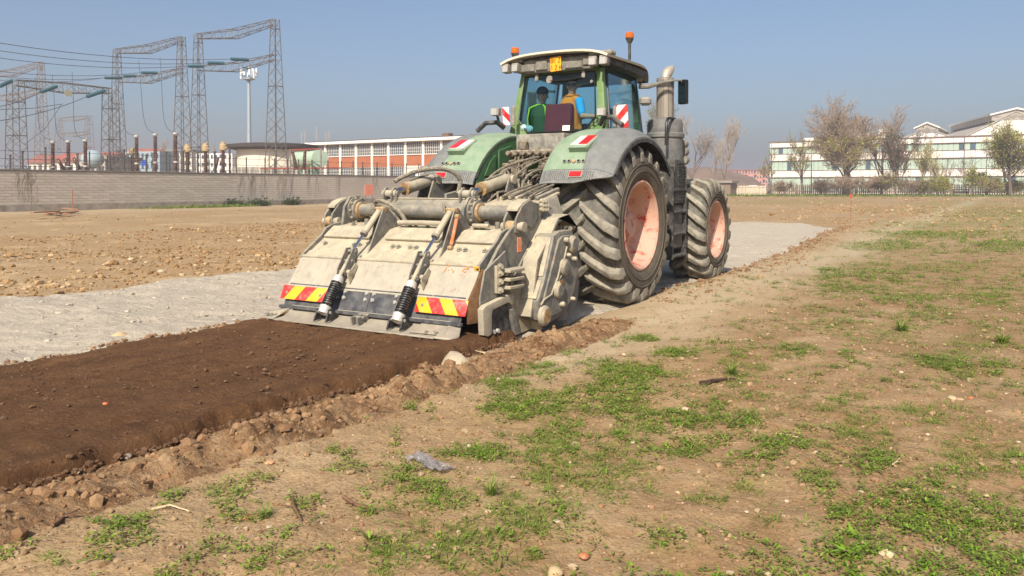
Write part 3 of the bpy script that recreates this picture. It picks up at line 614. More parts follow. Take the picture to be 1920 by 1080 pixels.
# ------------------------------------------------------------------ apartment blocks in the distance
M_RROOF = paint('red_roof_tiles', srgb(156, 92, 76), .9, var=.15, scale=.4); M_APG = paint('blue_grey_render', srgb(150, 166, 172), .85, var=.06); M_BALC = paint('flat_roof_grey', srgb(126, 128, 126), .8); M_PINK = paint('pink_render', srgb(204, 150, 134), .9, var=.06)  # M_BALC is an even grey, laid on a flat roof
def block(name, label, px0, px1, ytop, d, wallm, roofm=None, rows=4, cols=6, gable=True, depth=10, h_over=None, tilt=0.0, group='distant apartment blocks'):
    A, B = base(px0, d), base(px1, d * (1 + tilt)); H = h_over or hgt(ytop, d); uu = (B - A).normalized(); W = (B - A).length; nn = Vector((uu.y, -uu.x, 0))
    if nn.dot(CAM_LOC - A) < 0: nn = -nn
    t = thing(name, label, 'building', (A.x, A.y, 0), group=group); rh = 1.9 if gable else 0; Hw = H - rh
    fbox(MB(), 0, W, -depth, 0, 0, Hw, A, uu, nn).build('wall', wallm, t)
    if roofm:
        if gable:
            q = [A + nn * .5, A - nn * (depth + .5), A - nn * depth / 2]; q = [Vector((q[0].x, q[0].y, Hw)), Vector((q[1].x, q[1].y, Hw)), Vector((q[2].x, q[2].y, H))]
            MB().prism([v - uu * .5 for v in q], uu * (W + 1)).build('roof', roofm, t)
        else: fbox(MB(), -.4, W + .4, -depth - .4, .4, Hw, Hw + .5, A, uu, nn).build('roof', roofm, t)
    fh = Hw / rows
    for r_ in range(rows):
        for c_ in range(cols):
            s = W * (c_ + .5) / cols; w = W / cols
            if c_ % 3 == 2:
                b = fbox(MB(), s - w * .38, s + w * .38, .0, 1.1, fh * (r_ + .12), fh * (r_ + .42), A, uu, nn).build('balcony', wallm, t)
                fbox(MB(), s - w * .34, s + w * .34, -.1, .03, fh * (r_ + .42), fh * (r_ + .9), A, uu, nn).build('loggia', M_WGL, b)
            else: fbox(MB(), s - w * .22, s + w * .22, -.1, .04, fh * (r_ + .35), fh * (r_ + .82), A, uu, nn).build('window', M_WGL, t)
    return t
block('apartment_block', 'white apartment block with red roof behind the second gantry', 232, 285, 277, 200, M_WHT, M_RROOF, 5, 7)
block('apartment_block', 'blue-grey apartment block with balconies left of the second gantry bushings', 236, 300, 284, 170, M_APG, None, 4, 7, False)
block('apartment_block', 'cream apartment block between the second gantry and the mast gantry', 300, 360, 284, 210, M_CREAM, M_BALC, 5, 8, False)
block('apartment_block', 'white apartment block behind the beige-headed insulators', 368, 436, 288, 190, M_WHT, None, 5, 8, False)
block('house', 'low house with red roof behind the left bushings', 100, 150, 286, 170, M_CREAM, M_RROOF, 2, 5, True)
block('house', 'low house with red roof right of the left bushings', 160, 200, 283, 150, M_CREAM, M_RROOF, 2, 4, True)
block('house', 'pale gabled house behind the low gantry', 52, 100, 289, 180, M_CREAM, M_RROOF, 2, 5, True)
block('depot_building', 'low grey depot building behind the leaning insulators', 150, 198, 298, 110, M_CONC, M_DRKC, 1, 5, False)
o = MB().bx(-.05, .05, -.5, .5, -.6, .6).build('blue_sign', paint('sign_blue', srgb(30, 84, 190), .5)); q = atd(270, 305, 165); o.location = q; o.rotation_euler = (0, 0, R(-30)); tag(o, 'small blue sign on the blue-grey apartment block', 'sign')
tkq = thing('spherical_tank', 'pale grey round tank behind the left bushings', 'tank', base(174, 105)); p = base(174, 105); MB().ball((p.x, p.y, 5.0), (1.4, 1.4, 1.2), 16, 10).build('shell', M_APG, tkq); 
for k in range(4): MB().cyl((p.x + math.cos(k * 1.57), p.y + math.sin(k * 1.57), 0), (p.x + math.cos(k * 1.57), p.y + math.sin(k * 1.57), 4.9), .1, n=6).build('leg', M_GALV, tkq)
# far pink housing and embankment right of the tractor
block('apartment_block', 'long pinkish apartment block far away right of the front wheel', 1352, 1440, 320, 420, M_PINK, M_RROOF, 4, 16, False)
block('apartment_block', 'pinkish apartment block behind the bare poplars', 1290, 1352, 318, 440, M_PINK, M_RROOF, 4, 10, False)
o = struct(MB().lathe([(26, 0), (20, 5), (9, 8.4), (.5, 9.5)], base(1316, 330), (0, 0, 1), 30).build('hills', paint('brown_bank', srgb(120, 98, 80), .95, var=.3, scale=.12)))
cbn = thing('site_cabin', 'low dark shed with a flat roof behind the front wheel', 'shed', base(1345, 150)); p = base(1345, 150)
MB().bx(p.x - 3, p.x + 3, p.y - 2, p.y + 2, 0, 2.2).build('wall', paint('shed_brown', srgb(126, 112, 96), .9), cbn); MB().bx(p.x - 3.4, p.x + 3.4, p.y - 2.4, p.y + 2.4, 2.2, 2.6).build('roof', M_DRKC, cbn)
o = tag(MB().bx(-1.2, 1.2, -.8, .8, 0, 1.9).build('white_van', M_WHT, bevel=.2), 'small white van far behind the pale sheet fence', 'van'); o.location = base(1412, 240)
# ------------------------------------------------------------------ white office building on the right
M_GGL = paint('green_glass', srgb(176, 196, 180), .12, var=.08, scale=.3, spec=.9); M_GGD = plain('dark_glass', srgb(74, 96, 112), .08, 0, .9); M_LINE = paint('dark_trim', srgb(112, 92, 84), .7); M_WPNL = paint('white_panel', srgb(232, 224, 214), .6, var=.03)
A = base(1443, 188); Bv = base(1960, 157); wb = thing('office_building', 'long white three-storey office building with bands of pale green glass', 'building', (A.x, A.y, 0))
uu = (Bv - A).normalized(); W = (Bv - A).length; nn = Vector((uu.y, -uu.x, 0)); nn = -nn if nn.dot(CAM_LOC - A) < 0 else nn; H = hgt(268, 188)
fbox(MB(), 0, W, -18, -.2, 0, H - .02, A, uu, nn).build('wall', M_CONC, wb)
fl = H / 3.15
bands = [(0, .12), (.52, .68), (.98, 1.0)]
zb = [(0, .15 * fl), (1.0 * fl, 1.42 * fl), (2.02 * fl, 2.44 * fl), (2.85 * fl, H)]; npn = 27
for z0, z1 in zb:
    for i in range(npn): s = W / npn; fbox(MB(), i * s + .03, (i + 1) * s - .03, -.2, .12, z0, z1, A, uu, nn).build('cladding_panel', M_WPNL, wb)
    if z1 < H: fbox(MB(), 0, W, -.2, .2, z1 - .12, z1, A, uu, nn).build('trim', M_LINE, wb)
    if z0 > 0: fbox(MB(), 0, W, -.2, .2, z0 - .12, z0 - .002, A, uu, nn).build('trim', M_LINE, wb)
fbox(MB(), -.2, W, -.3, .3, H - .02, H + .2, A, uu, nn).build('trim', M_LINE, wb)
for k in range(3):
    z0, z1 = zb[k][1], zb[k + 1][0] - .12
    for i in range(npn * 2):
        s = W / npn / 2; g = M_GGD if random.random() < .06 or (k == 2 and i in (39, 2)) else M_GGL
        fbox(MB(), i * s + .04, (i + 1) * s - .04, -.2, -.08, z0 + .02, z1 - .02, A, uu, nn).build('window', g, wb)
for s0, w_, h_ in [(6, 3, .9), (16, 5, 1.5), (22, 3, 2.2), (31, 2, 1.0), (47, 1.5, .6), (54, 1.5, .7), (58, 2, .6)]: fbox(MB(), s0, s0 + w_, -8, -5, H + .2, H + .2 + h_, A, uu, nn).build('roof_unit', M_WHT, wb, .05)
for k in range(3): s0 = W * (.14 + .3 * k); fbox(MB(), s0, s0 + .12, .12, .3, 0, H, A, uu, nn).build('downpipe', M_LINE, wb)
def hall(name, label, pxl, pxr, yeave, yridge, d, ylant):
    A = base(pxl, d); Bv = base(pxr, d * .97); uu = (Bv - A).normalized(); W = (Bv - A).length; nn = Vector((uu.y, -uu.x, 0)); nn = -nn if nn.dot(CAM_LOC - A) < 0 else nn
    he, hr, hl = hgt(yeave, d), hgt(yridge, d), hgt(ylant, d); t = thing(name, label, 'hall', (A.x, A.y, 0), group='gabled halls behind the office building')
    P = lambda s, z: Vector((*(A + uu * s).xy, z))
    MB().prism([P(0, 0), P(W, 0), P(W, he), P(W / 2, hr), P(0, he)], -nn * 40).build('wall', M_WHT, t)
    for a_, b_ in (((-.5, he - .1), (W / 2, hr + .25)), ((W / 2, hr + .25), (W + .5, he - .1))):
        p, q = P(*a_), P(*b_); MB().prism([p, q, q + Vector((0, 0, .35)), p + Vector((0, 0, .35))], -nn * 41).build('roof_slope', M_CONC, t)
    lw = W * .22; zl = hr - .4
    MB().prism([P(W / 2 - lw, zl - 1.2), P(W / 2 + lw, zl - 1.2), P(W / 2 + lw, hl - 1.2), P(W / 2, hl), P(W / 2 - lw, hl - 1.2)], -nn * 38).build('lantern', M_CONC, t)
    for a_, b_ in (((W / 2 - lw - .5, hl - 1.4), (W / 2, hl + .1)), ((W / 2, hl + .1), (W / 2 + lw + .5, hl - 1.4))):
        p, q = P(*a_) + nn * .5, P(*b_) + nn * .5; MB().prism([p, q, q + Vector((0, 0, .4)), p + Vector((0, 0, .4))], -nn * 39).build('lantern_roof', M_WHT, t)
    for k in range(4): s = W / 2 - lw + 2 * lw * (k + .5) / 4; MB().prism([P(s - lw * .15, zl - .3), P(s + lw * .15, zl - .3), P(s + lw * .15, hl - 1.6), P(s - lw * .15, hl - 1.6)], nn * .06).build('louvre', M_DRKC, t)
hall('gabled_hall', 'large white gabled hall with roof lantern behind the right end of the office building', 1800, 2010, 262, 216, 205, 208)
hall('gabled_hall', 'smaller grey gabled hall with roof lantern behind the office building', 1690, 1785, 262, 246, 230, 234)
# ------------------------------------------------------------------ fences and small things on the right
M_PICK = paint('concrete_picket', srgb(134, 118, 104), .95, var=.25, scale=.8); M_SHT = paint('pale_sheet_fence', srgb(192, 182, 160), .9, var=.08, scale=.6)
fA, fB = base(1440, 158), base(1990, 138); u3 = (fB - fA).normalized(); W = (fB - fA).length
fc = thing('picket_fence', 'old brown concrete picket fence before the office building', 'fence', (fA.x, fA.y, 0)); m = MB(); s = 0
while s < W:
    p = fA + u3 * s; m.box((p.x, p.y, .95 + random.uniform(-.06, .06)), (.24, .08, 1.9), (0, R(random.uniform(-1.5, 1.5)), math.atan2(u3.y, u3.x))); s += .36
o = m.build('pickets', M_PICK, fc, smooth=False); o['kind'] = 'stuff'
for z in (.45, 1.35): MB().tube([fA + Vector((0, .1, z)), fB + Vector((0, .1, z))], .07, 4).build('rail', M_PICK, fc)
s = 0
while s < W: p = fA + u3 * s; MB().bx(p.x - .14, p.x + .14, p.y - .14, p.y + .14, 0, 2.1).build('post', M_PICK, fc); s += 5.2
gA, gB = base(1300, 150), base(1437, 150); u4 = (gB - gA).normalized(); W4 = (gB - gA).length
sf = thing('sheet_fence', 'pale vertical sheet fence between the front wheel and the office', 'fence', (gA.x, gA.y, 0))
n = int(W4 / .62)
for i in range(n):
    p = gA + u4 * (W4 * (i + .5) / n); MB().box((p.x, p.y, .85), (.58, .05 + .02 * (i % 2), 1.7), (0, 0, math.atan2(u4.y, u4.x))).build('sheet', M_SHT, sf)
for z in (.4, 1.45): MB().tube([gA + Vector((.0, -.0, z)) - Vector((0, .08, 0)), gB + Vector((0, 0, z)) - Vector((0, .08, 0))], .04, 4).build('rail', M_SHT, sf)
for px, yt, d, lab in [(1521, 268, 150, 'tall thin lamp post before the middle of the office'), (1446, 268, 152, 'thin lamp post at the left corner of the office'), (1849, 290, 145, 'lamp post left of the yellow-green tree'), (1744, 258, 156, 'thin pole before the middle windows of the office')]:
    p = base(px, d); h = hgt(yt, d); t = thing('lamp_post', lab, 'lamp post', p, group='lamp posts on the right'); MB().lathe([(.12, 0), (.06, h)], p, (0, 0, 1), 8).build('pole', M_DRKC, t); MB().box((p.x + .3, p.y, h), (.8, .25, .12)).build('lamp_head', M_DRKC, t, .03)
p = base(1802, 140); bn = thing('shelter', 'small dark wooden stand before the picket fence', 'stand', p)
M_DW = paint('dark_timber', srgb(70, 58, 50), .9, var=.2); MB().bx(p.x - 1.3, p.x + 1.3, p.y - .4, p.y + .4, .95, 1.1).build('top', M_DW, bn); MB().bx(p.x - 1.2, p.x + 1.2, p.y - .3, p.y - .22, .35, .75).build('board', M_DW, bn)
for sx in (-1.1, 1.1): MB().bx(p.x + sx - .08, p.x + sx + .08, p.y - .3, p.y + .3, 0, .95).build('leg', M_DW, bn)
# survey stake
p = atz(1595, 418); t = thing('survey_stake', 'thin rusty survey stake with red top standing on the right field', 'stake', p); zt = hgt(368, (p - CAM_LOC).dot(Vector(_FW)))
MB().cyl((p.x, p.y, 0), (p.x + .01, p.y, zt), .016, n=6).build('rod', paint('rust_rod', srgb(150, 100, 72), .8), t); MB().box((p.x + .01, p.y, zt + .02), (.08, .08, .16)).build('top_block', paint('stake_red', srgb(188, 74, 50), .7), t, .01)
# ------------------------------------------------------------------ trees and shrubs
def bark_mat(name, c0, c1):
    t = NT(name); t.set('Base Color', t.mix(t.rand(), c0, c1)); t.set('Roughness', .95); t.b.inputs['Specular IOR Level'].default_value = .1; return t.mat
M_BARK = bark_mat('grey_bark', srgb(88, 78, 68), srgb(128, 116, 100)); M_TWIG = bark_mat('brown_twigs', srgb(140, 120, 100), srgb(176, 154, 130)); M_PTWIG = bark_mat('pale_twigs', srgb(150, 134, 118), srgb(184, 168, 150)); M_DTWIG = bark_mat('dark_twigs', srgb(108, 92, 78), srgb(146, 126, 106))
def bud_mat(name, cols):
    t = NT(name); c = t.ramp(t.rand(), [(i / (len(cols) - 1), k) for i, k in enumerate(cols)]); t.set('Base Color', c); t.set('Roughness', .7)
    tl = t.n.new('ShaderNodeBsdfTranslucent'); t.l.new(c, tl.inputs[0]); m = t.n.new('ShaderNodeMixShader'); m.inputs[0].default_value = .4
    t.l.new(t.b.outputs[0], m.inputs[1]); t.l.new(tl.outputs[0], m.inputs[2]); t.l.new(m.outputs[0], t.out.inputs[0]); return t.mat
M_YLEAF = bud_mat('spring_leaf', [srgb(160, 162, 60), srgb(190, 186, 84), srgb(176, 178, 72), srgb(136, 142, 56)]); M_GLEAF = bud_mat('grey_green_leaf', [srgb(126, 130, 96), srgb(150, 152, 116), srgb(104, 112, 80)])
M_IVY = bud_mat('dark_leaf', [srgb(52, 66, 36), srgb(76, 88, 48), srgb(60, 72, 40)])
def seg_mesh(name, segs, mat, parent, k=3):
    S = np.array([[*a, *b, r0, r1] for a, b, r0, r1 in segs]); a, b = S[:, :3], S[:, 3:6]; d = b - a; L = np.linalg.norm(d, axis=1, keepdims=True) + 1e-9; d /= L
    ref = np.where(np.abs(d[:, 2:3]) < .9, np.array([[0, 0, 1.0]]), np.array([[1.0, 0, 0]])); u = np.cross(d, ref); u /= np.linalg.norm(u, axis=1, keepdims=True); v = np.cross(d, u)
    V = []
    for i in range(k):
        c, s = math.cos(2 * math.pi * i / k), math.sin(2 * math.pi * i / k); w = u * c + v * s; V += [a + w * S[:, 6:7], b + w * S[:, 7:8]]
    V = np.stack(V, 1).reshape(-1, 3); F = np.array([[2 * i, 2 * ((i + 1) % k), 2 * ((i + 1) % k) + 1, 2 * i + 1] for i in range(k)])
    F = (F[None] + (np.arange(len(S)) * 2 * k)[:, None, None]).reshape(-1, 4); me = raw_mesh(name, V, F); me.materials.append(mat); return link(name, me, parent)
def leaf_mesh(name, pts, size, mat, parent):
    n = len(pts); P = np.array(pts); u = RNG.normal(size=(n, 3)); u /= np.linalg.norm(u, axis=1, keepdims=True); w = np.cross(u, RNG.normal(size=(n, 3))); w /= np.linalg.norm(w, axis=1, keepdims=True)
    s = size * RNG.uniform(.6, 1.4, (n, 1)); V = np.stack([P - u * s, P + w * s * .5, P + u * s, P - w * s * .5], 1).reshape(-1, 3)
    me = raw_mesh(name, V, np.arange(4 * n).reshape(-1, 4), False); me.materials.append(mat); return link(name, me, parent)
def tree(name, label, px, ytop, d, wpx, cat='tree', spread=.8, lv=4, nch=(5, 5, 5, 6), trunk=.25, r0=.3, twig=M_TWIG, leaf=None, lfrac=0.0, lsize=.16, up=.35, stems=1, lowleaf=False, group='trees and shrubs by the far fence', tw=.02, th_=0.3):
    b = base(px, d); H = hgt(ytop, d); Wd = wpx / FPX * d / 2; t = thing(name, label, cat, b, group=group); rg = random.Random(int(px * 7 + ytop)); trunk_s, br, tips = [], [], []
    def grow(p, dr, L, r, lev):
        n = 3; pts = [p]; q = p; dd = dr
        for i in range(n):
            dd = (dd + Vector((rg.gauss(0, .16), rg.gauss(0, .16), rg.gauss(0, .10) + up * .16))).normalized(); q2 = q + dd * (L / n)
            (trunk_s if lev <= 1 else br).append((q, q2, max(tw, r * (1 - .6 * i / n)), max(tw, r * (1 - .6 * (i + 1) / n)))); pts.append(q2); q = q2
        if lev >= lv: tips.append(q); tips.append(pts[2]); return
        k = nch[min(lev, len(nch) - 1)]
        for j in range(k):
            f = .25 + .75 * (j + rg.random()) / k; i = min(n - 1, int(f * n)); s = pts[i].lerp(pts[i + 1], f * n - i)
            side = Vector((rg.gauss(0, 1), rg.gauss(0, 1), rg.gauss(0, .35))); side = (side - dd * side.dot(dd)).normalized()
            nd = (dd * (1 - spread * .55) + side * spread + Vector((0, 0, up * .5))).normalized()
            grow(s, nd, L * rg.uniform(.45, .68), r * .42, lev + 1)
    for s in range(stems):
        a = 6.283 * s / stems + rg.random(); lean = 0 if stems == 1 else .25 * spread; p0 = b + Vector((math.cos(a), math.sin(a), 0)) * (.5 if stems > 1 else 0)
        grow(p0, Vector((lean * math.cos(a), lean * math.sin(a), 1)).normalized(), H * (.62 if stems == 1 else .55), r0, 0)
    # scale the grown tree to the measured height and width
    allp = [q for s_ in trunk_s + br for q in s_[:2]]; hz = np.percentile([q.z for q in allp], 99.5); hw = np.percentile([math.hypot(q.x - b.x, q.y - b.y) for q in allp], 97)
    sz, sw = H / hz, Wd / hw; sc = lambda q: Vector((b.x + (q.x - b.x) * sw, b.y + (q.y - b.y) * sw, q.z * sz)); f = lambda L_: [(sc(a_), sc(b_), r_, s_) for a_, b_, r_, s_ in L_]
    seg_mesh('trunk', f(trunk_s), M_BARK, t, 6); seg_mesh('crown', f(br), twig, t, 3)
    if leaf:
        T = [sc(q) for q in tips]; T = [q for q in T if (not lowleaf or q.z < H * .62)]; P = []
        for q in T:
            if rg.random() < lfrac:
                for _ in range(5): P.append(q + Vector((rg.gauss(0, th_), rg.gauss(0, th_), rg.gauss(0, th_))))
        if P: leaf_mesh('leaves', P, lsize, leaf, t)
    return t
tree('bare_tree', 'large spreading bare tree with thick trunk before the office building', 1592, 188, 136, 185, spread=.72, lv=4, nch=(9, 8, 7, 6), r0=.42, leaf=M_YLEAF, lfrac=.10, lowleaf=True, up=.35, stems=2, twig=M_TWIG, tw=.022)
tree('bare_tree', 'bare tree right of the large spreading tree', 1652, 204, 142, 90, spread=.6, lv=4, nch=(7, 6, 5, 5), r0=.28, up=.5, twig=M_TWIG)
tree('shrub_thicket', 'tall dense brown shrub right of the large spreading tree', 1683, 238, 134, 74, 'shrub', .45, 4, (6, 5, 5, 4), r0=.1, stems=4, up=.7, twig=M_DTWIG, leaf=M_IVY, lfrac=.05)
tree('bare_tree', 'slim budding tree in front of the left office windows', 1506, 250, 142, 74, spread=.6, lv=4, nch=(6, 5, 5, 4), r0=.2, leaf=M_YLEAF, lfrac=.16, lsize=.11, up=.45, twig=M_DTWIG)
tree('leafing_tree', 'yellow-green leafing tree at the right picture edge', 1892, 234, 132, 104, spread=.6, lv=4, nch=(7, 6, 5, 4), r0=.22, stems=3, leaf=M_YLEAF, lfrac=.28, lsize=.14, up=.45, twig=M_DTWIG)
tree('bare_poplar', 'pale bare tree close behind the exhaust of the tractor', 1302, 214, 165, 84, spread=.55, lv=4, nch=(7, 5, 5, 5), r0=.22, up=.6, twig=M_PTWIG)
tree('bare_poplar', 'slim pale bare poplar above the front wheel', 1358, 217, 165, 62, spread=.42, lv=4, nch=(8, 6, 5, 4), r0=.2, up=.75, twig=M_PTWIG)
tree('bare_poplar', 'thin pale bare sapling left of the slim poplar', 1334, 270, 160, 34, spread=.45, lv=3, nch=(7, 5, 4), r0=.1, up=.6, twig=M_PTWIG)
tree('evergreen_tree', 'grey-green tree behind the exhaust pipe', 1245, 192, 150, 84, spread=.55, lv=4, nch=(7, 6, 5, 4), r0=.25, up=.5, leaf=M_GLEAF, lfrac=.5, lsize=.16, twig=M_PTWIG)
tree('bare_tree', 'thin tree at the left corner of the office building', 1447, 280, 150, 44, spread=.55, lv=4, nch=(5, 5, 4, 4), r0=.12, up=.4, twig=M_DTWIG, leaf=M_YLEAF, lfrac=.15, lsize=.1)
tree('bare_tree', 'slim leafing tree beside the tall brown shrub', 1722, 266, 140, 50, spread=.45, lv=4, nch=(6, 5, 4, 4), r0=.13, up=.6, leaf=M_YLEAF, lfrac=.3, lsize=.12, twig=M_TWIG)
tree('bare_tree', 'thin leafing sapling before the middle office windows', 1748, 290, 142, 32, spread=.45, lv=3, nch=(7, 5, 5), r0=.1, up=.6, leaf=M_YLEAF, lfrac=.3, lsize=.11, twig=M_TWIG)
tree('bare_tree', 'small bare tree left of the dark wooden stand', 1776, 296, 142, 36, spread=.55, lv=3, nch=(7, 6, 5), r0=.1, up=.5, twig=M_DTWIG)
tree('bare_tree', 'small forked bare tree above the dark wooden stand', 1812, 288, 142, 50, spread=.7, lv=3, nch=(6, 5, 5), r0=.13, up=.35, twig=M_DTWIG)
tree('leafing_shrub', 'yellow-green shrub left of the leafing tree at right', 1830, 318, 138, 40, 'shrub', .6, 3, (6, 5, 5), r0=.08, stems=3, up=.4, leaf=M_YLEAF, lfrac=.5, lsize=.13, twig=M_DTWIG)
for i, (px, yt, w, lf) in enumerate([(1470, 338, 46, 0), (1540, 334, 60, 0), (1625, 330, 60, 0), (1660, 322, 54, .1), (1700, 334, 60, 0), (1735, 336, 46, .1), (1580, 330, 50, 0), (1765, 334, 36, .2), (1860, 332, 50, .15), (1906, 338, 40, .1)]):
    tree('bramble', ['bare brown bramble at the left end of the picket fence', 'bare bramble left of the large tree trunk', 'bare bramble right of the large tree trunk', 'dense bramble below the tall brown shrub', 'bare bramble right of the tall brown shrub', 'low bramble below the slim leafing tree', 'bramble round the foot of the large spreading tree', 'low bramble left of the dark wooden stand', 'bramble under the leafing tree at right', 'bramble at the right picture edge by the fence'][i], px, yt, 134, w, 'shrub', .7, 3, (7, 6, 5), r0=.05, stems=6, up=.3, twig=[M_TWIG, M_DTWIG][i % 2], leaf=M_YLEAF if lf else None, lfrac=lf, lsize=.1)
tree('bare_tree', 'hazy bare tree behind the right group of bushings', 307, 262, 190, 34, spread=.5, lv=4, nch=(6, 5, 4, 4), r0=.2, up=.6, twig=M_PTWIG, group='distant trees on the left')
tree('bare_tree', 'hazy low tree right of the mast gantry left leg', 405, 268, 200, 40, spread=.6, lv=4, nch=(5, 5, 4, 4), r0=.2, up=.4, twig=M_PTWIG, group='distant trees on the left')
for i, (px, w) in enumerate([(440, 34), (488, 44), (548, 34)]):
    p = atx(px, 386, WX + .9); n = 500; q = RNG.normal(size=(n, 3)) * np.array([.35, w / 90, .22]); q[:, 2] = np.abs(q[:, 2]); t = thing('wall_shrub', ['leafy green plant at the wall foot, left of three', 'leafy green plant at the wall foot, middle of three', 'leafy green plant at the wall foot, right of three'][i], 'plant', (p.x, p.y, 0), group='plants at the wall foot')
    leaf_mesh('leaves', q + np.array([p.x, p.y, .05]), .1, M_WEED2 if False else M_IVY, t); seg_mesh('stems', [(Vector((p.x, p.y, 0)), Vector((p.x + v[0], p.y + v[1], v[2] * .8)), .02, .01) for v in q[:12]], M_DTWIG, t)
# ------------------------------------------------------------------ the tractor (x right, y forward, rear axle over the origin)
DG = srgb(192, 186, 166)
M_GREEN = paint('tractor_green', srgb(84, 122, 52), .45, dust=.3, up=.4, dcol=srgb(150, 160, 132), var=.08, scale=3, sharp=.1)
M_GREEND = paint('fender_green_dusty', srgb(84, 122, 80), .55, dust=.80, up=.2, dcol=srgb(138, 154, 131), var=.10, scale=4, sharp=.0, bump=.1, bscale=90)
M_GREENC = paint('fender_green_clean', srgb(50, 92, 56), .45, dust=.35, dcol=srgb(104, 128, 98), var=.08, scale=4, sharp=.1)
M_GREY = paint('fender_plastic', srgb(88, 91, 92), .7, dust=.5, up=.25, dcol=srgb(134, 136, 131), var=.10, scale=5, sharp=.0, bump=.15, bscale=60)
M_GREYD = paint('skirt_plastic', srgb(88, 90, 90), .75, dust=.5, up=.25, dcol=srgb(142, 142, 136), var=.12, scale=9, sharp=.2, bump=.2, bscale=60)
M_BLK = paint('black_plastic', srgb(44, 44, 44), .6, dust=.25, up=.25, dcol=srgb(130, 126, 118), var=.2, scale=8)
M_BLKC = plain('clean_black', srgb(20, 20, 20), .45)
M_ROOF = paint('roof_dusty_white', srgb(196, 190, 174), .6, dust=.4, up=.2, dcol=srgb(206, 194, 170), var=.06, scale=5, sharp=.1)
M_RUB = paint('tyre_rubber', srgb(58, 56, 53), .85, dust=.46, up=.12, dcol=srgb(142, 138, 128), var=.25, scale=6, bump=.5, bscale=30, spec=.2, sharp=.1)
M_LUG = paint('lug_rubber', srgb(72, 69, 64), .85, dust=.58, up=.3, dcol=srgb(174, 167, 150), var=.22, scale=5, bump=.4, bscale=30, spec=.2, sharp=.2)
M_SIDE = paint('tyre_sidewall', srgb(72, 67, 60), .85, dust=.45, dcol=srgb(118, 108, 92), var=.18, scale=3, bump=.3, bscale=24, spec=.2, sharp=.0)
M_RIM = paint('red_rim', srgb(166, 56, 45), .55, dust=.64, dcol=srgb(200, 174, 152), var=.14, scale=5.0, sharp=1.0, bump=.2, bscale=30)
M_DRIV = paint('dusty_driveline', srgb(70, 64, 55), .75, dust=.36, up=.3, dcol=srgb(172, 158, 134), var=.2, scale=9, bump=.4, bscale=40, rust=.15)
M_HOSE = paint('dusty_hose', srgb(58, 55, 50), .75, dust=.36, up=.32, dcol=srgb(168, 156, 134), var=.2, scale=14)
M_CHAS = paint('chassis_dark', srgb(58, 58, 56), .75, dust=.4, up=.3, dcol=srgb(140, 134, 120), var=.2, scale=5)
M_GLASS = glass('cab_glass', (.74, .87, .90), .6); M_GLASS2 = glass('cab_side_glass', (.78, .92, .95), .5)
M_RED = plain('red_lens', srgb(206, 42, 44), .2); M_WLENS = plain('white_lens', srgb(220, 214, 206), .25); M_AMB = None
def amber():
    t = NT('amber_lens'); t.set('Base Color', srgb(240, 110, 20)); t.set('Roughness', .15); t.b.inputs['Transmission Weight'].default_value = .25; return t.mat
M_AMB = amber(); M_LAMPB = paint('lamp_housing', srgb(116, 113, 106), .7, dust=.3, up=.3, dcol=srgb(176, 168, 150), var=.12, scale=12); M_LAMPF = plain('lamp_glass', srgb(164, 162, 156), .2); M_MET = paint('bare_metal', srgb(150, 148, 142), .5, metal=.5, dust=.3, up=.3)
M_FASC = paint('fascia_grey', srgb(104, 102, 95), .8, dust=.4, dcol=srgb(150, 144, 130), var=.2, scale=9)
tr = thing('tractor', 'large dusty green tractor with huge lugged tyres pulling the soil tiller', 'tractor', (0, 0, 0))
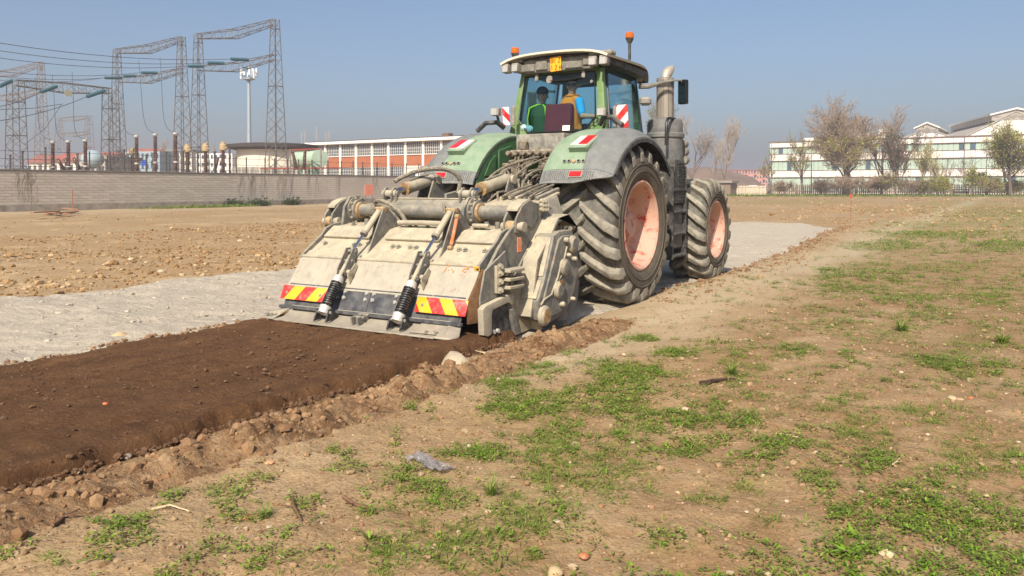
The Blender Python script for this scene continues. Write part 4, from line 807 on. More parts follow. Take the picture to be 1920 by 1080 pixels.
def wheel_proto(name, Rt, wid, rim, dish, nl, xo):
    """wheel on the x axis, outer face towards +x at xo; local origin at the axle centre"""
    w = bpy.data.objects.new(name, None); COL.objects.link(w)
    hw = wid / 2; c = xo - hw; rt = Rt - .085     # rt: tread floor radius
    prof = [(rim, c + hw - .10), (rim + .03, c + hw - .03), (rim + .12, c + hw + .005), (rt - .20, c + hw + .01), (rt - .09, c + hw - .015), (rt - .03, c + hw - .05), (rt, c + hw - .13), (rt + .012, c), (rt, c - hw + .13), (rt - .03, c - hw + .05), (rt - .09, c - hw + .015), (rt - .2, c - hw - .01), (rim + .12, c - hw - .005), (rim + .03, c - hw + .03), (rim, c - hw + .10)]
    m = MB(); m.lathe(prof, (0, 0, 0), (1, 0, 0), 64, cap=False)
    n = 64
    for k in range(len(prof) - 1):
        for i in range(n): m.m[k * n + i] = 1 if k < 4 or k > 9 else 0
    m.build('tyre', [M_RUB, M_SIDE], w, ang=50)
    for rr in (rt - .26, rt - .17): MB().lathe([(rr, c + hw + .006), (rr + .004, c + hw + .016), (rr + .016, c + hw + .016), (rr + .02, c + hw + .006)], (0, 0, 0), (1, 0, 0), 64, cap=False).build('sidewall_rib', M_SIDE, w)
    for sd in (1, -1):
        m = MB(); rings = []; K = 7
        for j in range(K + 1):
            t = j / K; x = c + sd * (-.035 + (hw + .035) * min(1, t * 1.12)); th = .02 + .38 * t ** .9 * (wid / .8) ** .6 * (1.0 / Rt) ** .5
            drop = 0 if t < .75 else (t - .75) / .25 * .13
            fl = rt - .02 - drop * .9; top = Rt - drop * .8 - (.0 if t < .85 else .01)
            hwid = (.046 + .016 * t) / Rt; P = []
            for (rr, a) in ((fl, -hwid * 1.35), (top, -hwid * .85), (top, hwid * .85), (fl, hwid * 1.35)):
                xx = x + (sd * .012 if t > .9 else 0); P.append(Vector((xx, rr * math.cos(th + a), rr * math.sin(th + a))))
            rings.append(P if sd > 0 else P[::-1])
        m.ring(rings); me = m.mesh('tread_lug', .008); me.materials.append(M_LUG)
        for k in range(nl):
            o = bpy.data.objects.new('tread_lug', me); COL.objects.link(o); o.parent = w; o.rotation_euler = (2 * math.pi * (k + (.5 if sd < 0 else 0)) / nl, 0, 0)
    # rim: flange, barrel, dished disc, hub
    xf = c + hw - .04
    MB().lathe([(rim - .02, xf - .06), (rim + .025, xf - .02), (rim + .03, xf + .02), (rim + .005, xf + .025), (rim - .02, xf), (rim - .035, xf - .07), (rim - .06, xf - .12), (rim - .07, xf - dish * .75), (rim * .80, xf - dish), (rim * .52, xf - dish * 1.02), (rim * .45, xf - dish * .86), (rim * .34, xf - dish * .84), (rim * .33, xf - dish * .6), (rim * .14, xf - dish * .56), (.01, xf - dish * .56)], (0, 0, 0), (1, 0, 0), 48, cap=False).build('rim', M_RIM, w, ang=30)
    MB().lathe([(rim * .3, xf - dish * .62), (rim * .3, xf - dish * .5), (rim * .24, xf - dish * .42), (.01, xf - dish * .42)], (0, 0, 0), (1, 0, 0), 24, cap=False).build('hub', M_RIM, w)
    for k in range(10):
        a = 2 * math.pi * k / 10; y, z = rim * .40 * math.cos(a), rim * .40 * math.sin(a); MB().cyl((xf - dish * .9, y, z), (xf - dish * .72, y, z), .017, n=6).build('wheel_nut', M_MET, w)
    MB().lathe([(rim + .03, c - hw + .08), (rim * .9, c - hw + .16), (rim * .85, c), (rim * .8, xf - dish)], (0, 0, 0), (1, 0, 0), 32, cap=False).build('inner_barrel', M_CHAS, w)
    return w
rw = wheel_proto('rear_wheel', 1.05, .82, .565, .30, 20, 1.42); rw.parent = tr; rw.location = (0, 0, 1.03)
fw_ = wheel_proto('front_wheel', .845, .66, .455, .26, 20, 1.37); fw_.parent = tr; fw_.location = (0, 3.3, .825); fw_.rotation_euler = (.1, 0, 0)
for src, y, z in ((rw, 0, 1.03), (fw_, 3.3, .825)):
    o = copy_tree(src, tr); o.location = (0, y, z); o.rotation_euler = (.07, 0, 0); o.scale = (-1, 1, 1)
# fenders: parts of a surface turned about the rear axle
FC = 1.03
def fsurf(th, x, sd, dr=0.0):
    """th: angle from forward over the top to the rear; x: distance from the centre line"""
    rise = 1.285 + .06 * max(0.0, -math.cos(th)) ** 2 + dr; e = max(0.0, (x - 1.18) / .27); ei = max(0.0, (.72 - x) / .22)
    r = rise - .13 * e ** 1.8 - .05 * ei ** 2
    return Vector((sd * x, r * math.cos(th), FC + r * math.sin(th)))
def bound(th):  # border between the green panel and the grey flare
    t = max(0.0, min(1.0, (th - R(88)) / R(56))); return .92 + .12 * t + .1 * max(0, t - .6)
def fpatch(name, th0, th1, x0f, x1f, mat, parent, sd, nt=22, nx=9, thick=.025, dr=0.0):
    m = MB(); top, bot = [], []
    for i in range(nt + 1):
        th = th0 + (th1 - th0) * i / nt; a, b = x0f(th), x1f(th); top.append([fsurf(th, a + (b - a) * j / nx, sd, dr) for j in range(nx + 1)]); bot.append([fsurf(th, a + (b - a) * j / nx, sd, dr - thick) for j in range(nx + 1)])
    rows = [t + b[::-1] for t, b in zip(top, bot)]
    if sd < 0: rows = [r[::-1] for r in rows]
    m.ring([list(reversed(r)) for r in rows]); return m.build(name, mat, parent, ang=40)
TH1, THS, TH0 = R(155.5), R(147), R(33)
for sd in (1, -1):
    fd = bpy.data.objects.new('rear_fender', None); COL.objects.link(fd); fd.parent = tr
    fpatch('fender_panel', R(70), THS, lambda t: .50, bound, M_GREEND, fd, sd)
    fpatch('fender_flare', R(36), THS, lambda t: bound(t) + .004, lambda t: 1.445, M_GREY, fd, sd, 30, 10)
    fpatch('fender_skirt', THS + .003, TH1, lambda t: .50 + .0 * t, lambda t: 1.445 - .45 * ((t - THS) / (TH1 - THS)) ** 2.2, M_GREYD, fd, sd, 8, 14)
    fpatch('inner_liner', R(40), R(150), lambda t: .50, lambda t: 1.40, M_BLK, fd, sd, 24, 6, .012, -.045)
    fpatch('flare_lip', R(36), R(146), lambda t: 1.425, lambda t: 1.455, M_BLK, fd, sd, 26, 2, .05, -.012)
    # ribs on the skirt
    for k in range(26):
        x = .56 + .028 * k
        if x > 1.24: break
        P = [fsurf(THS + .02 + (TH1 - THS - .05) * i / 3, x, sd, .006) for i in range(4)]; MB().tube(P, .006, 4).build('skirt_rib', M_GREYD, fd)
    # clean green wedge beside the lamp, tail lamp, reflector, five buttons
    def quad(name, pts, mat, dr0, dr1, parent=fd, tip=0.0):
        m = MB(); n = len(pts); tm0 = min(p[0] for p in pts); a = [fsurf(t, x, sd, dr1 + (tip if t > tm0 + .01 else 0)) for t, x in pts]; b = [fsurf(t, x, sd, dr0) for t, x in pts]; return m.prism(a, (sum((q - p for p, q in zip(a, b)), Vector()) / n)).build(name, mat, parent, .006)
    D = R
    quad('lamp_surround', [(D(117.5), .80), (D(117.5), 1.06), (D(134), 1.06), (D(134), .80)], M_GREEND, -.06, .010, tip=.055)
    lm = quad('tail_lamp', [(D(119), .815), (D(119), 1.045), (D(132), 1.045), (D(132), .815)], M_WLENS, -.06, .026, tip=.055)
    quad('red_lens', [(D(119.2), .925), (D(119.2), 1.042), (D(131.8), 1.042), (D(131.8), .925)], M_RED, -.03, .034, lm, .055)
    quad('lamp_foot', [(D(132.2), .805), (D(132.2), 1.055), (D(134.4), 1.055), (D(134.4), .805)], M_GREEND, -.06, .080, lm)
    quad('green_wedge', [(D(108), 1.115), (D(117), 1.075), (D(133), 1.065), (D(126), 1.105)], M_GREENC, -.02, .008)
    quad('reflector', [(D(149), .93), (D(149), 1.09), (D(152), 1.09), (D(152), .93)], M_RED, -.02, .03)
    quad('reflector_frame', [(D(148.4), .915), (D(148.4), 1.105), (D(152.6), 1.105), (D(152.6), .915)], M_LAMPB, -.02, .02)
    for k in range(5):
        x = .80 + .065 * k; p, q = fsurf(D(142), x, sd, -.01), fsurf(D(142), x, sd, .018); b = MB().cyl(p, q, .026, n=14).build('button', M_LAMPB, fd); MB().cyl(q, q + (q - p) * .2, .017, n=12).build('button_face', M_BLKC if k != 2 else paint('brass', srgb(190, 150, 90), .5), b)
    # inner wall of the fender towards the cab, with recessed panels
    pts = [Vector((sd * .505, 1.20 * math.cos(t), FC + 1.20 * math.sin(t))) for t in [R(60 + 5 * k) for k in range(20)]] + [Vector((sd * .50, -.55, 1.45)), Vector((sd * .50, .5, 1.45))]
    MB().prism(pts, (sd * .03, 0, 0)).build('inner_wall', M_GREENC, fd)
    for (y0, z0, y1, z1, y2, z2, y3, z3) in [(-.9, 1.68, -.62, 1.66, -.62, 1.98, -.76, 1.88), (-.54, 1.64, -.2, 1.62, -.2, 2.12, -.54, 2.04)]:
        MB().prism([Vector((sd * .499, a, b)) for a, b in ((y0, z0), (y1, z1), (y2, z2), (y3, z3))], (-sd * .018, 0, 0)).build('recess_panel', M_GREENC, fd, .008)
    MB().prism([Vector((sd * .46, y, z)) for y, z in ((-.95, 1.15), (-.95, 1.5), (-.1, 1.5), (-.1, 1.15))], (sd * .05, 0, 0)).build('mud_flap', M_BLK, fd, .01)
# chassis, axle, hood
MB().lathe([(.30, -.62), (.34, -.3), (.42, 0), (.34, .3), (.30, .62)], (0, 0, 1.03), (1, 0, 0), 24).build('axle_housing', M_CHAS, tr)
MB().bx(-.40, .40, -.45, 3.0, .72, 1.55).build('transmission', M_CHAS, tr, .04)
MB().bx(-.46, .46, 1.75, 4.35, 1.25, 2.32).build('hood', M_GREEN, tr, .12, 3)
MB().bx(-.38, .38, 4.3, 4.5, 1.2, 2.2).build('grille', M_BLK, tr, .05)
MB().bx(-1.05, 1.05, 3.2, 3.4, .72, .95).build('front_axle', M_CHAS, tr, .03)
for sd in (1, -1):
    ft = MB().bx(sd * .48, sd * 1.12, 1.05, 2.35, .62, 1.32).build('fuel_tank', M_CHAS, tr, .06, 2)
    for k in range(4): MB().bx(sd * 1.0, sd * 1.28, 1.55, 2.05, .48 + .33 * k, .52 + .33 * k).build('step', M_BLK, tr, .01)
    for y in (1.53, 2.08): MB().bx(sd * 1.02, sd * 1.27, y - .03, y, .45, 1.85).build('step_side', M_BLK, tr, .01)
    pts = [Vector((sd * 1.02, 3.3 + 1.0 * math.cos(t), .83 + 1.0 * math.sin(t))) for t in [R(30 + 12 * k) for k in range(11)]]
    if sd < 0:
        m = MB(); m.ring([[p, p + Vector((sd * .45, 0, -.03)), p + Vector((sd * .45, 0, -.06)), p + Vector((0, 0, -.03))] for p in pts]); m.build('front_fender', M_BLK, tr)
st = MB().bx(1.06, 1.25, 1.62, 2.06, 1.28, 1.95).build('step_guard', M_BLK, tr, .05, 2)
for k in range(13): MB().bx(1.25, 1.262, 1.75, 2.04, 1.34 + .045 * k, 1.36 + .045 * k).build('guard_louvre', M_BLK, st)
MB().bx(1.0, 1.22, 1.6, 2.05, .6, 1.27).build('battery_box', M_CHAS, tr, .03)
# silencer drum, exhaust, air intake
ex = bpy.data.objects.new('exhaust', None); COL.objects.link(ex); ex.parent = tr
M_EXH = paint('silencer_grey', srgb(92, 93, 93), .6, dust=.3, up=.25, dcol=srgb(140, 138, 130), var=.1, scale=5)
ec = atx(1247, 225, .98); ex_x, ex_y = .98, ec.y
MB().lathe([(.26, 1.5), (.27, 1.9), (.27, 2.27), (.295, 2.29), (.295, 2.34), (.27, 2.36), (.27, 2.50), (.25, 2.56), (.12, 2.60)], (ex_x, ex_y, 0), (0, 0, 1), 32).build('silencer_drum', M_EXH, ex)
def perf():
    t = NT('perforated_guard'); uv = t.xyz(); v = t.voro(26, rnd=.0); hole = t.ramp(v, [(.28, 1), (.34, 0)])
    c = t.mix(t.noise(9, 5), srgb(112, 106, 96), srgb(168, 160, 146)); c = t.mix(hole, c, srgb(34, 32, 30)); t.set('Base Color', c); t.set('Roughness', .6); t.set('Metallic', .2); t.bump(t.math('SUBTRACT', 1.0, hole), .5, .01); return t.mat
MB().lathe([(.132, 2.56), (.132, 3.19), (.11, 3.2)], (ex_x, ex_y, 0), (0, 0, 1), 28).build('perforated_guard', perf(), ex)
MB().lathe([(.134, 3.05), (.134, 3.14)], (ex_x, ex_y, 0), (0, 0, 1), 28, cap=False).build('guard_band', M_BLK, ex)
MB().tube(bez((ex_x, ex_y, 3.15), (ex_x, ex_y, 3.25), (ex_x + .0, ex_y + .03, 3.27), (ex_x + .04, ex_y + .24, 3.40), 8), [.07, .07, .072, .075, .08, .082, .075, .055, .02], 16).build('tail_pipe', paint('stack_tip', srgb(168, 160, 146), .5, metal=.3, dust=.3), ex)
MB().tube(bez((1.17, 1.45, 2.15), (1.17, 1.45, 2.62), (1.17, 1.5, 2.55), (1.17, 1.75, 2.56), 8) + bez((1.17, 1.8, 2.56), (1.17, 2.05, 2.56), (1.17, 2.0, 2.5), (1.17, 2.02, 2.0), 8), .021, 8).build('grab_handle', M_BLKC, tr)
for k, (z, r_) in enumerate(((2.32, .06), (2.17, .07), (2.02, .075))):
    p = atx(1282, [270, 284, 300][k], 1.15); lm = MB().lathe([(r_, -.06), (r_ * 1.1, 0), (r_, .07)], p, (0, 1, 0), 12).build('work_lamp', M_LAMPB, tr); MB().tube([p, p + Vector((-.2, .05, -.02))], .02, 5).build('bracket', M_BLK, lm)
# cab ---------------------------------------------------------------------------------------
YR, YF = .12, 1.62
cab = bpy.data.objects.new('cab', None); COL.objects.link(cab); cab.parent = tr
def bar(name, pts, r, mat, parent=cab, n=8): return MB().tube(pts, r, n).build(name, mat, parent)
def beam(name, a, b, w, mat, bev=.012, parent=cab, h=None):
    a, b = Vector(a), Vector(b); q = (b - a).to_track_quat('Z', 'Y').to_matrix(); L = (b - a).length
    return MB().box((a + b) / 2, (w, h or w, L), q).build(name, mat, parent, bev)
zB, zT = 2.28, 3.20
# rear frame: pillars and lower panel
for sd in (1, -1):
    MB().prism([Vector((sd * .80, YR, 1.72)), Vector((sd * .80, YR, 2.3)), Vector((sd * .74, YR + .02, zT)), Vector((sd * .635, YR + .02, zT)), Vector((sd * .655, YR, 2.50)), Vector((sd * .45, YR, 2.30)), Vector((sd * .40, YR, 1.72))], (0, .10, 0)).build('rear_pillar', M_GREEN, cab, .02, 2)
    beam('front_pillar', (sd * .70, YF, 1.6), (sd * .66, YF - .02, zT), .09, M_GREEN)
    beam('side_rail', (sd * .78, YR + .1, 2.30), (sd * .76, YF, 2.18), .07, M_GREEN)
    beam('door_frame', (sd * .80, YR + .13, 2.34), (sd * .75, YR + .15, zT - .03), .035, M_BLKC); beam('door_frame', (sd * .79, YF - .12, 2.3), (sd * .735, YF - .14, zT - .03), .035, M_BLKC)
    MB().prism([Vector((sd * .805, YR + .12, 2.33)), Vector((sd * .80, YF - .05, 2.18)), Vector((sd * .745, YF - .07, zT)), Vector((sd * .75, YR + .13, zT))], (-sd * .008, 0, 0)).build('side_window', M_GLASS2, cab)
    MB().prism([Vector((sd * .80, YR + .11, 1.60)), Vector((sd * .80, YF, 1.50)), Vector((sd * .80, YF, 2.18)), Vector((sd * .80, YR + .11, 2.32))], (-sd * .05, 0, 0)).build('cab_side', M_GREEN, cab, .01)
MB().bx(-.448, .448, YR + .002, YR + .1, 1.72, 2.30).build('rear_panel', M_GREEN, cab, .01)
MB().bx(-.64, .64, YR + .015, YR + .13, zT - .06, zT + .05).build('rear_header', M_GREEN, cab, .01)
wpts = [(-.46, 2.315), (.46, 2.315), (.648, 2.505), (.628, 3.135), (-.628, 3.135), (-.648, 2.505)]
MB().prism([Vector((x, YR - .012, z)) for x, z in wpts], (0, -.008, 0)).build('rear_window', M_GLASS, cab)
seal = [Vector((x, YR - .018, z)) for x, z in wpts]; bar('window_seal', seal + [seal[0], seal[1]], .014, M_BLKC)
MB().bx(-.68, .68, YF - .012, YF - .004, 2.0, zT).build('windscreen', M_GLASS2, cab); MB().bx(-.78, .78, YR + .12, YF, 1.52, 1.60).build('floor', M_BLK, cab)
MB().bx(-.70, .70, YR + .14, YF - .05, zT - .03, zT + .04).build('headliner', paint('headliner', srgb(84, 90, 92), .9), cab, .01)
MB().bx(-.68, .68, YF - .12, YF - .02, 1.6, 2.05).build('front_panel', M_BLK, cab, .02)
# roof shell: crowned lid with a rounded front, dark recessed rear face
m = MB(); nx, ny = 14, 18; x_h, y0r, y1r = .90, -.13, 1.78
def rtop(u, v):
    return 3.385 + .06 * (1 - abs(u) ** 2.4) * (1 - .35 * v) - .18 * max(0, (v - .55) / .45) ** 2.2 - .05 * abs(u) ** 6
def rx(v): return x_h * (1 - .22 * max(0, (v - .6) / .4) ** 2)
top = [[Vector((rx(j / ny) * (2 * i / nx - 1), y0r + (y1r - y0r) * j / ny, rtop(2 * i / nx - 1, j / ny))) for i in range(nx + 1)] for j in range(ny + 1)]
bot = [[Vector((p.x * .985, p.y, p.z - .03 if abs(p.x) < .86 * rx((p.y - y0r) / (y1r - y0r)) else 3.305 - .06 * max(0, (p.y - 1.0) / .8) ** 2)) for p in r_] for r_ in top]
m.ring([list(reversed(a + b[::-1])) for a, b in zip(top, bot)]); m.build('roof_shell', M_ROOF, cab, ang=40)
m = MB().prism([Vector((x, .02, z)) for x, z in ((-.84, 3.235), (.84, 3.235), (.84, 3.34), (.5, 3.39), (0, 3.408), (-.5, 3.39), (-.84, 3.34))], (0, 1.45, -.06)); m.build('roof_liner', M_BLK, cab, .04, 2)
rp = MB().bx(-.56, .60, .0, .05, 3.17, 3.36).build('rear_panel_upper', M_FASC, cab, .015)
for (x0, x1, z0, z1) in ((-.62, -.36, 3.19, 3.30), (-.34, -.14, 3.20, 3.34), (.16, .44, 3.19, 3.29), (.45, .62, 3.22, 3.33)): MB().bx(x0, x1, -.03, 0, z0, z1).build('panel_cover', M_FASC, rp, .012)
for sd in (-1, 1):
    MB().bx(sd * .56, sd * .92, -.06, .12, 3.335, 3.40 if sd > 0 else 3.385).build('lamp_bracket', M_LAMPB, cab, .02)
    for x in (.645, .815):
        lb = MB().box((sd * x, -.06, 3.255), (.125, .12, .125), (R(-8), 0, R(sd * 6))).build('work_lamp', M_LAMPB, cab, .022, 2); MB().box((sd * x - .0, -.122, 3.247), (.098, .012, .098), (R(-8), 0, R(sd * 6))).build('lamp_glass', M_LAMPF, lb, .01); MB().bx(sd * x - .03, sd * x + .03, -.05, 0, 3.31, 3.35).build('bracket', M_BLK, lb)
for (x, y, z0, z1) in ((-.80, .14, 3.36, 3.49), (.84, .74, 3.36, 3.66)):
    b = MB().lathe([(.022, z0), (.022, z1 - .06), (.035, z1 - .05), (.058, z1 + .0), (.062, z1 + .02)], (x, y, 0), (0, 0, 1), 14).build('beacon', M_BLK, cab); MB().lathe([(.06, z1 + .02), (.063, z1 + .03), (.06, z1 + .085), (.045, z1 + .10), (.01, z1 + .102)], (x, y, 0), (0, 0, 1), 18).build('beacon_lens', M_AMB, b)
# number plate with its characters
M_PL = plain('plate_orange', srgb(246, 168, 30), .45); M_TXT = plain('plate_text', srgb(40, 30, 24), .6)
npl = MB().box((.02, -.045, 3.265), (.185, .012, .20), (0, R(-4), 0)).build('number_plate', M_PL, cab, .004)
STROKE = {'B': [[(0, 0), (0, 2), (.8, 2), (1, 1.7), (.8, 1.05), (0, 1.05)], [(.8, 1.05), (1, .5), (.8, 0), (0, 0)]], 'N': [[(0, 0), (0, 2), (1, 0), (1, 2)]], 'Z': [[(0, 2), (1, 2), (0, 0), (1, 0)]], '1': [[(.2, 1.6), (.6, 2), (.6, 0)]], '2': [[(0, 1.6), (.3, 2), (.8, 2), (1, 1.5), (0, 0), (1, 0)]], 'H': [[(0, 0), (0, 2)], [(1, 0), (1, 2)], [(0, 1), (1, 1)]]}
def letters(txt, x0, z0, w, h, step, y, mat, parent, r=.0045, tilt=0.0):
    for i, ch in enumerate(txt):
        m = MB()
        if ch not in STROKE: continue
        for s in STROKE[ch]: m.tube([Vector((x0 + i * step + p[0] * w, y, z0 + p[1] * h / 2 + tilt * (i * step))) for p in s], r, 4)
        m.build('plate_character', mat, parent)
letters('BN Z', -.058, 3.285, .028, .06, .042, -.054, M_TXT, npl, tilt=.0); letters('1 2 H', -.058, 3.185, .028, .06, .036, -.054, M_TXT, npl)
# wiper, hinges, latches on the rear window
wp = bar('wiper', [(-.13, YR - .05, 3.05), (.15, YR - .06, 3.045), (.42, YR - .05, 3.07)], .012, M_BLKC); MB().cyl((-.15, YR - .06, 3.07), (-.15, YR - .01, 3.07), .055, n=16).build('wiper_motor', M_LAMPB, wp)
for x in (-.40, .44): MB().bx(x - .03, x + .03, YR - .05, YR - .015, 3.06, 3.17).build('window_hinge', M_LAMPB, cab, .01)
MB().cyl((.585, YR - .045, 3.0), (.585, YR - .015, 3.0), .022, n=12).build('latch', M_LAMPB, cab); MB().bx(.12, .24, YR - .026, YR - .021, 2.325, 2.40).build('sticker', M_WLENS, cab)
bar('spiral_cable', [Vector((.42 + .012 * k + .03 * math.cos(k * 1.2), YR - .05, 2.27 + .009 * k + .03 * math.sin(k * 1.2))) for k in range(26)], .007, M_BLKC, n=5)
# the cab tapers upwards and its rear window leans forward
for o in cab.children_recursive:
    if o.type != 'MESH': continue
    nmz = o.name.split('.')[0]; roofy = nmz in ('roof_shell', 'roof_liner', 'rear_panel_upper', 'panel_cover', 'lamp_bracket', 'work_lamp', 'lamp_glass', 'bracket', 'beacon', 'beacon_lens', 'number_plate', 'plate_character')
    n_ = len(o.data.vertices); co = np.empty(n_ * 3, np.float32); o.data.vertices.foreach_get('co', co); co = co.reshape(-1, 3); t_ = np.clip((co[:, 2] - 2.3) / .9, 0, 1)
    co[:, 0] *= .955 if roofy else .975 - .09 * t_
    co[:, 1] += .21 if roofy else (.08 + .13 * t_) * np.clip((1.75 - co[:, 1]) / 1.6, 0, 1)
    o.data.vertices.foreach_set('co', co.reshape(-1)); o.data.update()
# mirrors and arms, right side; side lamps and hazard boards
ma = bar('mirror_arm', [(.72, 1.50, 3.05), (.86, 1.53, 3.04), (1.05, 1.62, 3.10), (1.22, 1.72, 3.13), (1.29, 1.76, 3.13), (1.30, 1.78, 3.08)], [.042, .036, .026, .016, .012, .012], M_FASC)
mc = (atx(1281, 150, 1.3) + atx(1281, 195, 1.3)) / 2; mr = MB().box(mc, (.14, .09, .37), (0, 0, R(-12))).build('mirror', M_BLKC, ma, .03, 2); MB().box(mc + Vector((-.008, -.05, 0)), (.11, .006, .33), (0, 0, R(-12))).build('mirror_glass', plain('mirror_glass', srgb(60, 84, 84), .03, .9), mr)
p = atx(1210, 190, .9); MB().box(p, (.16, .14, .12), (0, 0, .2)).build('side_lamp', M_LAMPB, cab, .03)
bar('mirror_arm', [(-.72, 1.50, 3.05), (-1.05, 1.62, 3.10), (-1.29, 1.76, 3.10)], .022, M_LAMPB); MB().box((-1.3, 1.78, 2.93), (.14, .09, .37)).build('mirror', M_BLKC, cab, .03, 2)
def hazard_mat(name, c0, c1, scale, slant, off=0.0, axis='x'):
    t = NT(name); x = t.xyz(); a = t.math('ADD', t.math('MULTIPLY', x[0], scale), t.math('MULTIPLY', x[2], slant)); a = t.math('FRACT', t.math('ADD', a, 50 + off))
    f = t.math('GREATER_THAN', a, .5); c = t.mix(f, c0, c1); d = t.ramp(t.noise(18, 5, .7), [(.5, 0), (.75, .35)]); c = t.mix(d, c, DUST); t.set('Base Color', c); t.set('Roughness', .35); return t.mat
M_HZ1 = hazard_mat('hazard_red_white', srgb(236, 228, 220), srgb(200, 40, 44), 4.6, -4.6); M_HZ2 = hazard_mat('hazard_red_white_b', srgb(236, 228, 220), srgb(200, 40, 44), 4.6, 4.6)
for sd, px, mat in ((1, 1167, M_HZ1), (-1, 949, M_HZ2)):
    p = aty(px, 218, -.06); bd_ = MB().box(p, (.16 if sd > 0 else .11, .02, .30 if sd > 0 else .26), (R(8), 0, 0)).build('hazard_board', mat, cab, .004); MB().box(p + Vector((-sd * .11, .01, 0)), (.06, .03, .28)).build('board_mount', M_LAMPB, bd_, .01)
    q = aty(1129 if sd > 0 else 930, 210, -.15); lb = MB().box(q, (.12, .11, .11), (0, 0, R(10))).build('work_lamp', M_LAMPB, cab, .022, 2); MB().box(q + Vector((.0, -.058, 0)), (.09, .012, .09), (0, 0, R(10))).build('lamp_glass', M_LAMPF, lb); bar('bracket', [q, q + Vector((.02, .05, -.14)), q + Vector((-sd * .05, .15, -.2))], .02, M_BLK, lb)
    bar('fender_rail', [(sd * .76, .05, 2.38), (sd * .85, -.02, 2.47), (sd * 1.0, -.08, 2.46), (sd * 1.15, -.08, 2.35)], .035, M_BLK)
# seats and controls
M_SEAT = paint('maroon_seat', srgb(124, 44, 50), .9, var=.12, scale=10)
seat = MB().box((-.06, .40, 2.48), (.46, .10, .50), (R(-6), 0, R(-8))).build('driver_seat', M_SEAT, cab, .05, 3); MB().bx(-.30, .20, .42, .92, 2.14, 2.28).build('seat_cushion', M_SEAT, seat, .05, 2); MB().bx(-.2, .1, .5, .8, 1.6, 2.14).build('seat_base', M_BLK, seat, .02)
s2 = MB().bx(-.70, -.36, .56, .96, 2.02, 2.16).build('trainer_seat', M_BLK, cab, .03); MB().bx(-.74, -.48, .75, 1.05, 1.6, 2.02).build('seat_base', M_BLK, s2)
sw_ = MB(); sw_.tube([Vector((-.15 + .2 * math.cos(a), 1.42 + .1 * math.sin(a), 2.45 + .17 * math.sin(a))) for a in [k * .3142 for k in range(21)]], .016, 6); sw_.tube([(-.15, 1.42, 2.45), (-.15, 1.52, 2.1), (-.15, 1.55, 1.65)], .04, 6); sw_.build('steering_wheel', M_BLKC, cab)
MB().bx(.12, .26, .72, 1.2, 2.36, 2.46).build('armrest', M_BLK, cab, .03); MB().box((.40, 1.28, 2.62), (.30, .04, .22), (R(-20), 0, R(-25))).build('terminal', M_BLK, cab, .02); bar('terminal_arm', [(.28, .95, 2.4), (.36, 1.2, 2.45), (.40, 1.3, 2.6)], .02, M_BLKC)
MB().bx(.40, .68, .35, 1.3, 1.6, 2.3).build('side_console', M_BLK, cab, .05, 2)
for k in range(3): bar('lever', [(.45 + .08 * k, .8 + .12 * k, 2.3), (.46 + .08 * k, .78 + .12 * k, 2.52)], .014, M_BLKC)
# rear linkage, valves, hoses -----------------------------------------------------------------
rl = bpy.data.objects.new('rear_linkage', None); COL.objects.link(rl); rl.parent = tr
MB().bx(-.33, .42, -.34, .1, 2.02, 2.26).build('valve_cover', paint('cover_grey', srgb(108, 106, 100), .7, dust=.3, up=.4, dcol=DG), rl, .03, 2)
MB().bx(-.45, .45, -.5, .3, 1.1, 1.62).build('rear_housing', M_DRIV, rl, .05)
MB().bx(-.36, .40, -.48, -.1, 1.86, 2.04).build('valve_block', M_DRIV, rl, .02)
for k in range(6):
    x = -.30 + .115 * k; c_ = MB().lathe([(.04, 0), (.045, .05), (.036, .06), (.036, .13), (.028, .14)], (x, -.48, 1.97), (0, -1, .15), 10).build('coupler', M_DRIV, rl); MB().lathe([(.034, .0), (.036, .09), (.026, .1)], (x + .01, -.47, 1.88), (0, -1, -.2), 10).build('coupler_cap', M_HOSE, c_)
    MB().lathe([(.03, 0), (.03, .07), (.02, .09)], (x, -.30, 2.03), (0, 0, 1), 8).build('bolt', M_DRIV, rl)
MB().lathe([(.07, 0), (.07, .1), (.05, .12)], (-.18, -.40, 2.05), (0, 0, 1), 14).build('filter_cap', M_DRIV, rl)
for sd in (-1, 1):
    MB().prism([Vector((sd * .20, -.55, 1.66)), Vector((sd * .42, -.55, 1.70)), Vector((sd * .44, -.55, 1.86)), Vector((sd * .16, -.55, 1.86)), Vector((sd * .10, -.55, 1.78))], (0, .12, 0)).build('lift_arm', M_DRIV, rl, .015)
    MB().cyl((sd * .36, -.60, 1.77), (sd * .36, -.50, 1.77), .045, n=14).build('pin', M_MET, rl)
    bar('lift_rod', [(sd * .38, -.60, 1.75), (sd * .42, -.95, 1.15)], .035, M_DRIV, rl); beam('lower_link', (sd * .40, -.3, .78), (sd * .44, -1.35, .86), .07, M_DRIV, .01, rl, .12)
bar('top_link', [(.03, -.5, 1.6), (.03, -.9, 1.52), (.03, -1.45, 1.45)], .04, M_DRIV, rl)
bar('support_rod', [(.12, -.62, 1.95), (-.04, -.70, 1.72), (-.02, -.72, 1.45)], .017, M_DRIV, rl); bar('support_rod', [(-.12, -.62, 1.94), (-.06, -.70, 1.45)], .017, M_DRIV, rl)
rg = random.Random(5)
for k in range(12):
    x0 = rg.uniform(-.30, .36); x1 = rg.uniform(-.15, .40); p = Vector((x0, -.52, rg.uniform(1.70, 1.95))); q = Vector((x1, rg.uniform(-1.5, -1.15), 1.42)); h = rg.uniform(.02, .20)
    bar('hose', bez(p, p + Vector((rg.uniform(-.08, .08), -.28, -.05)), q + Vector((rg.uniform(-.1, .1), .12, .25 + h)), q, 12), rg.uniform(.011, .018), M_HOSE, rl, 6)
